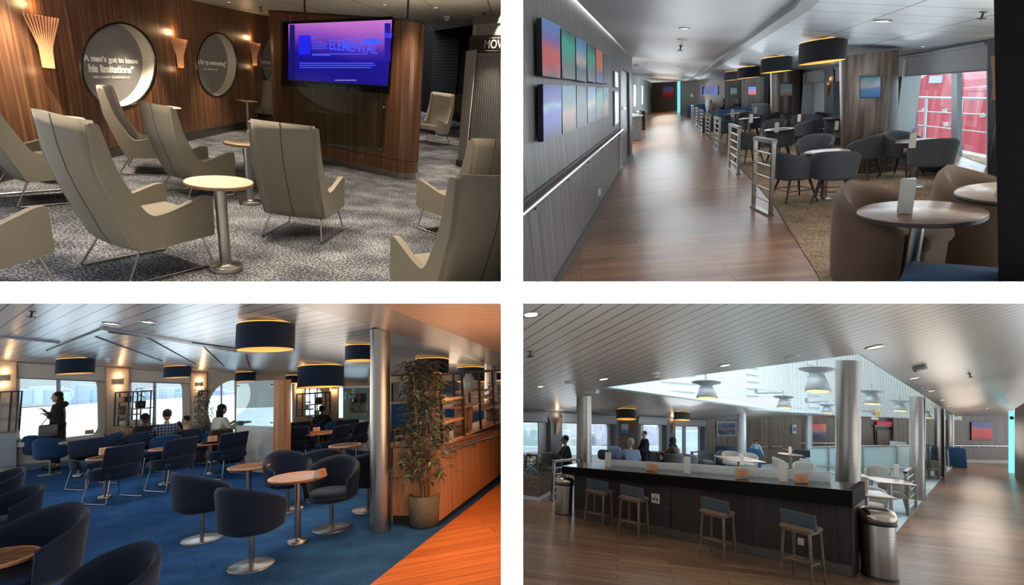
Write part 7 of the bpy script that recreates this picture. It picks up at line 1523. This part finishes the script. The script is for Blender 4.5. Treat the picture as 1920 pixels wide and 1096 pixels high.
# ================================================================ light
W = bpy.data.worlds.new('sky'); SC.world = W; W.use_nodes = True
nt = W.node_tree; bg = nt.nodes['Background']
tc = nt.nodes.new('ShaderNodeTexCoord'); sp = nt.nodes.new('ShaderNodeSeparateXYZ'); nt.links.new(tc.outputs['Generated'], sp.inputs[0])
def ramp_(sock, lo, hi, stops):
    mr = nt.nodes.new('ShaderNodeMapRange'); mr.inputs[1].default_value = lo; mr.inputs[2].default_value = hi; nt.links.new(sock, mr.inputs[0])
    rp = nt.nodes.new('ShaderNodeValToRGB'); e = rp.color_ramp.elements; e[0].position, e[0].color = stops[0]; e[1].position, e[1].color = stops[1]; nt.links.new(mr.outputs[0], rp.inputs[0]); return rp.outputs[0]
fwd = ramp_(sp.outputs[1], -1, 1, ((.3, (.52, .53, .55, 1)), (.6, (.88, .95, 1.0, 1))))     # bright open sky over the water, darker land behind
zen = ramp_(sp.outputs[2], .3, .9, ((0, (0, 0, 0, 1)), (1, (1, 1, 1, 1))))                 # brighter overhead
m1 = nt.nodes.new('ShaderNodeMix'); m1.data_type = 'RGBA'; nt.links.new(zen, m1.inputs[0]); nt.links.new(fwd, m1.inputs[6]); m1.inputs[7].default_value = (6.5, 7.2, 7.6, 1)
est = ramp_(sp.outputs[0], .55, .85, ((0, (0, 0, 0, 1)), (1, (1, 1, 1, 1))))
m2 = nt.nodes.new('ShaderNodeMix'); m2.data_type = 'RGBA'; nt.links.new(est, m2.inputs[0]); nt.links.new(m1.outputs[2], m2.inputs[6]); m2.inputs[7].default_value = (1.7, 1.9, 2.0, 1)
nt.links.new(m2.outputs[2], bg.inputs[0]); bg.inputs[1].default_value = 1.0
def fb(R, x, y, h, e, c=(1, .95, .9), r=.6):  # unseen fill bulbs hung in mid-air, added to brighten the rooms
    e *= {id(R1): .9, id(R2): 3.3, id(R3): 1.15, id(R4): 1.15}[id(R)]
    P = R.F(x, y) + R.n * h; o = bulb(P, e * .38, c, 1.0 if R is R2 else (.12 if R is R1 else r), 'fill_light'); o.data.specular_factor = 0
CO = (.82, .92, 1); WM = (1, .86, .7); OG = (1, .6, .3)
for a in ((1248, 213, 1.2, 70, WM), (1310, 218, 1.2, 60, CO), (1330, 500, 1.4, 22, CO), (1300, 350, 1.5, 45, CO), (1242, 270, 1.5, 55, CO), (1240, 230, 1.5, 50, CO), (1560, 460, 1.5, 26, CO), (1600, 330, 1.5, 45, CO), (1450, 290, 1.5, 50, CO), (1400, 245, 1.5, 60, CO), (1850, 420, 1.5, 26, WM)): fb(R2, *a)
for a in ((300, 1020, 1.45, 26, CO), (100, 930, 1.45, 50, CO), (380, 930, 1.45, 50, CO), (560, 960, 1.45, 50, (1, .9, .8)), (330, 880, 1.45, 50, CO), (620, 870, 1.4, 60, (1, .9, .8)), (860, 1040, 1.3, 40, OG), (905, 1060, 1.3, 60, OG), (850, 870, 1.4, 60, (1, .75, .5))): fb(R3, *a)
for a in ((830, 290, 1.1, 190, WM), (900, 400, 1.5, 50, WM), (330, 420, 1.3, 10, WM)): fb(R1, *a)
for a in ((1150, 1060, 1.4, 20, WM), (1400, 1090, 1.4, 14, WM), (1800, 1050, 1.4, 50, WM), (1830, 930, 1.3, 70, (1, .93, .86)), (1840, 885, 1.2, 70, WM), (1050, 900, 1.2, 40, CO), (1300, 900, 1.2, 60, CO), (1450, 890, 1.2, 60, CO), (1620, 900, 1.3, 60, CO), (1700, 950, 1.3, 40, CO)): fb(R4, *a)
# two narrow unseen beams added behind the viewer to whiten the party wall ends
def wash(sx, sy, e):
    loc = CAM - FW * .3; area(loc, CAM + FW * 2, sx, sy, e, (1, 1, 1), math.radians(1.5), 'added_wash')
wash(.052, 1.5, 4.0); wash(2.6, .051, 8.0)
SC.view_settings.view_transform = 'Standard'; SC.view_settings.look = 'None'; SC.view_settings.gamma = 1; SC.view_settings.exposure = 0; SC.view_settings.use_curve_mapping = False
SC.cycles.use_denoising = True; SC.cycles.max_bounces = 8; SC.cycles.caustics_reflective = False; SC.cycles.caustics_refractive = False
SC.cycles.sample_clamp_indirect = 4; SC.cycles.transparent_max_bounces = 24
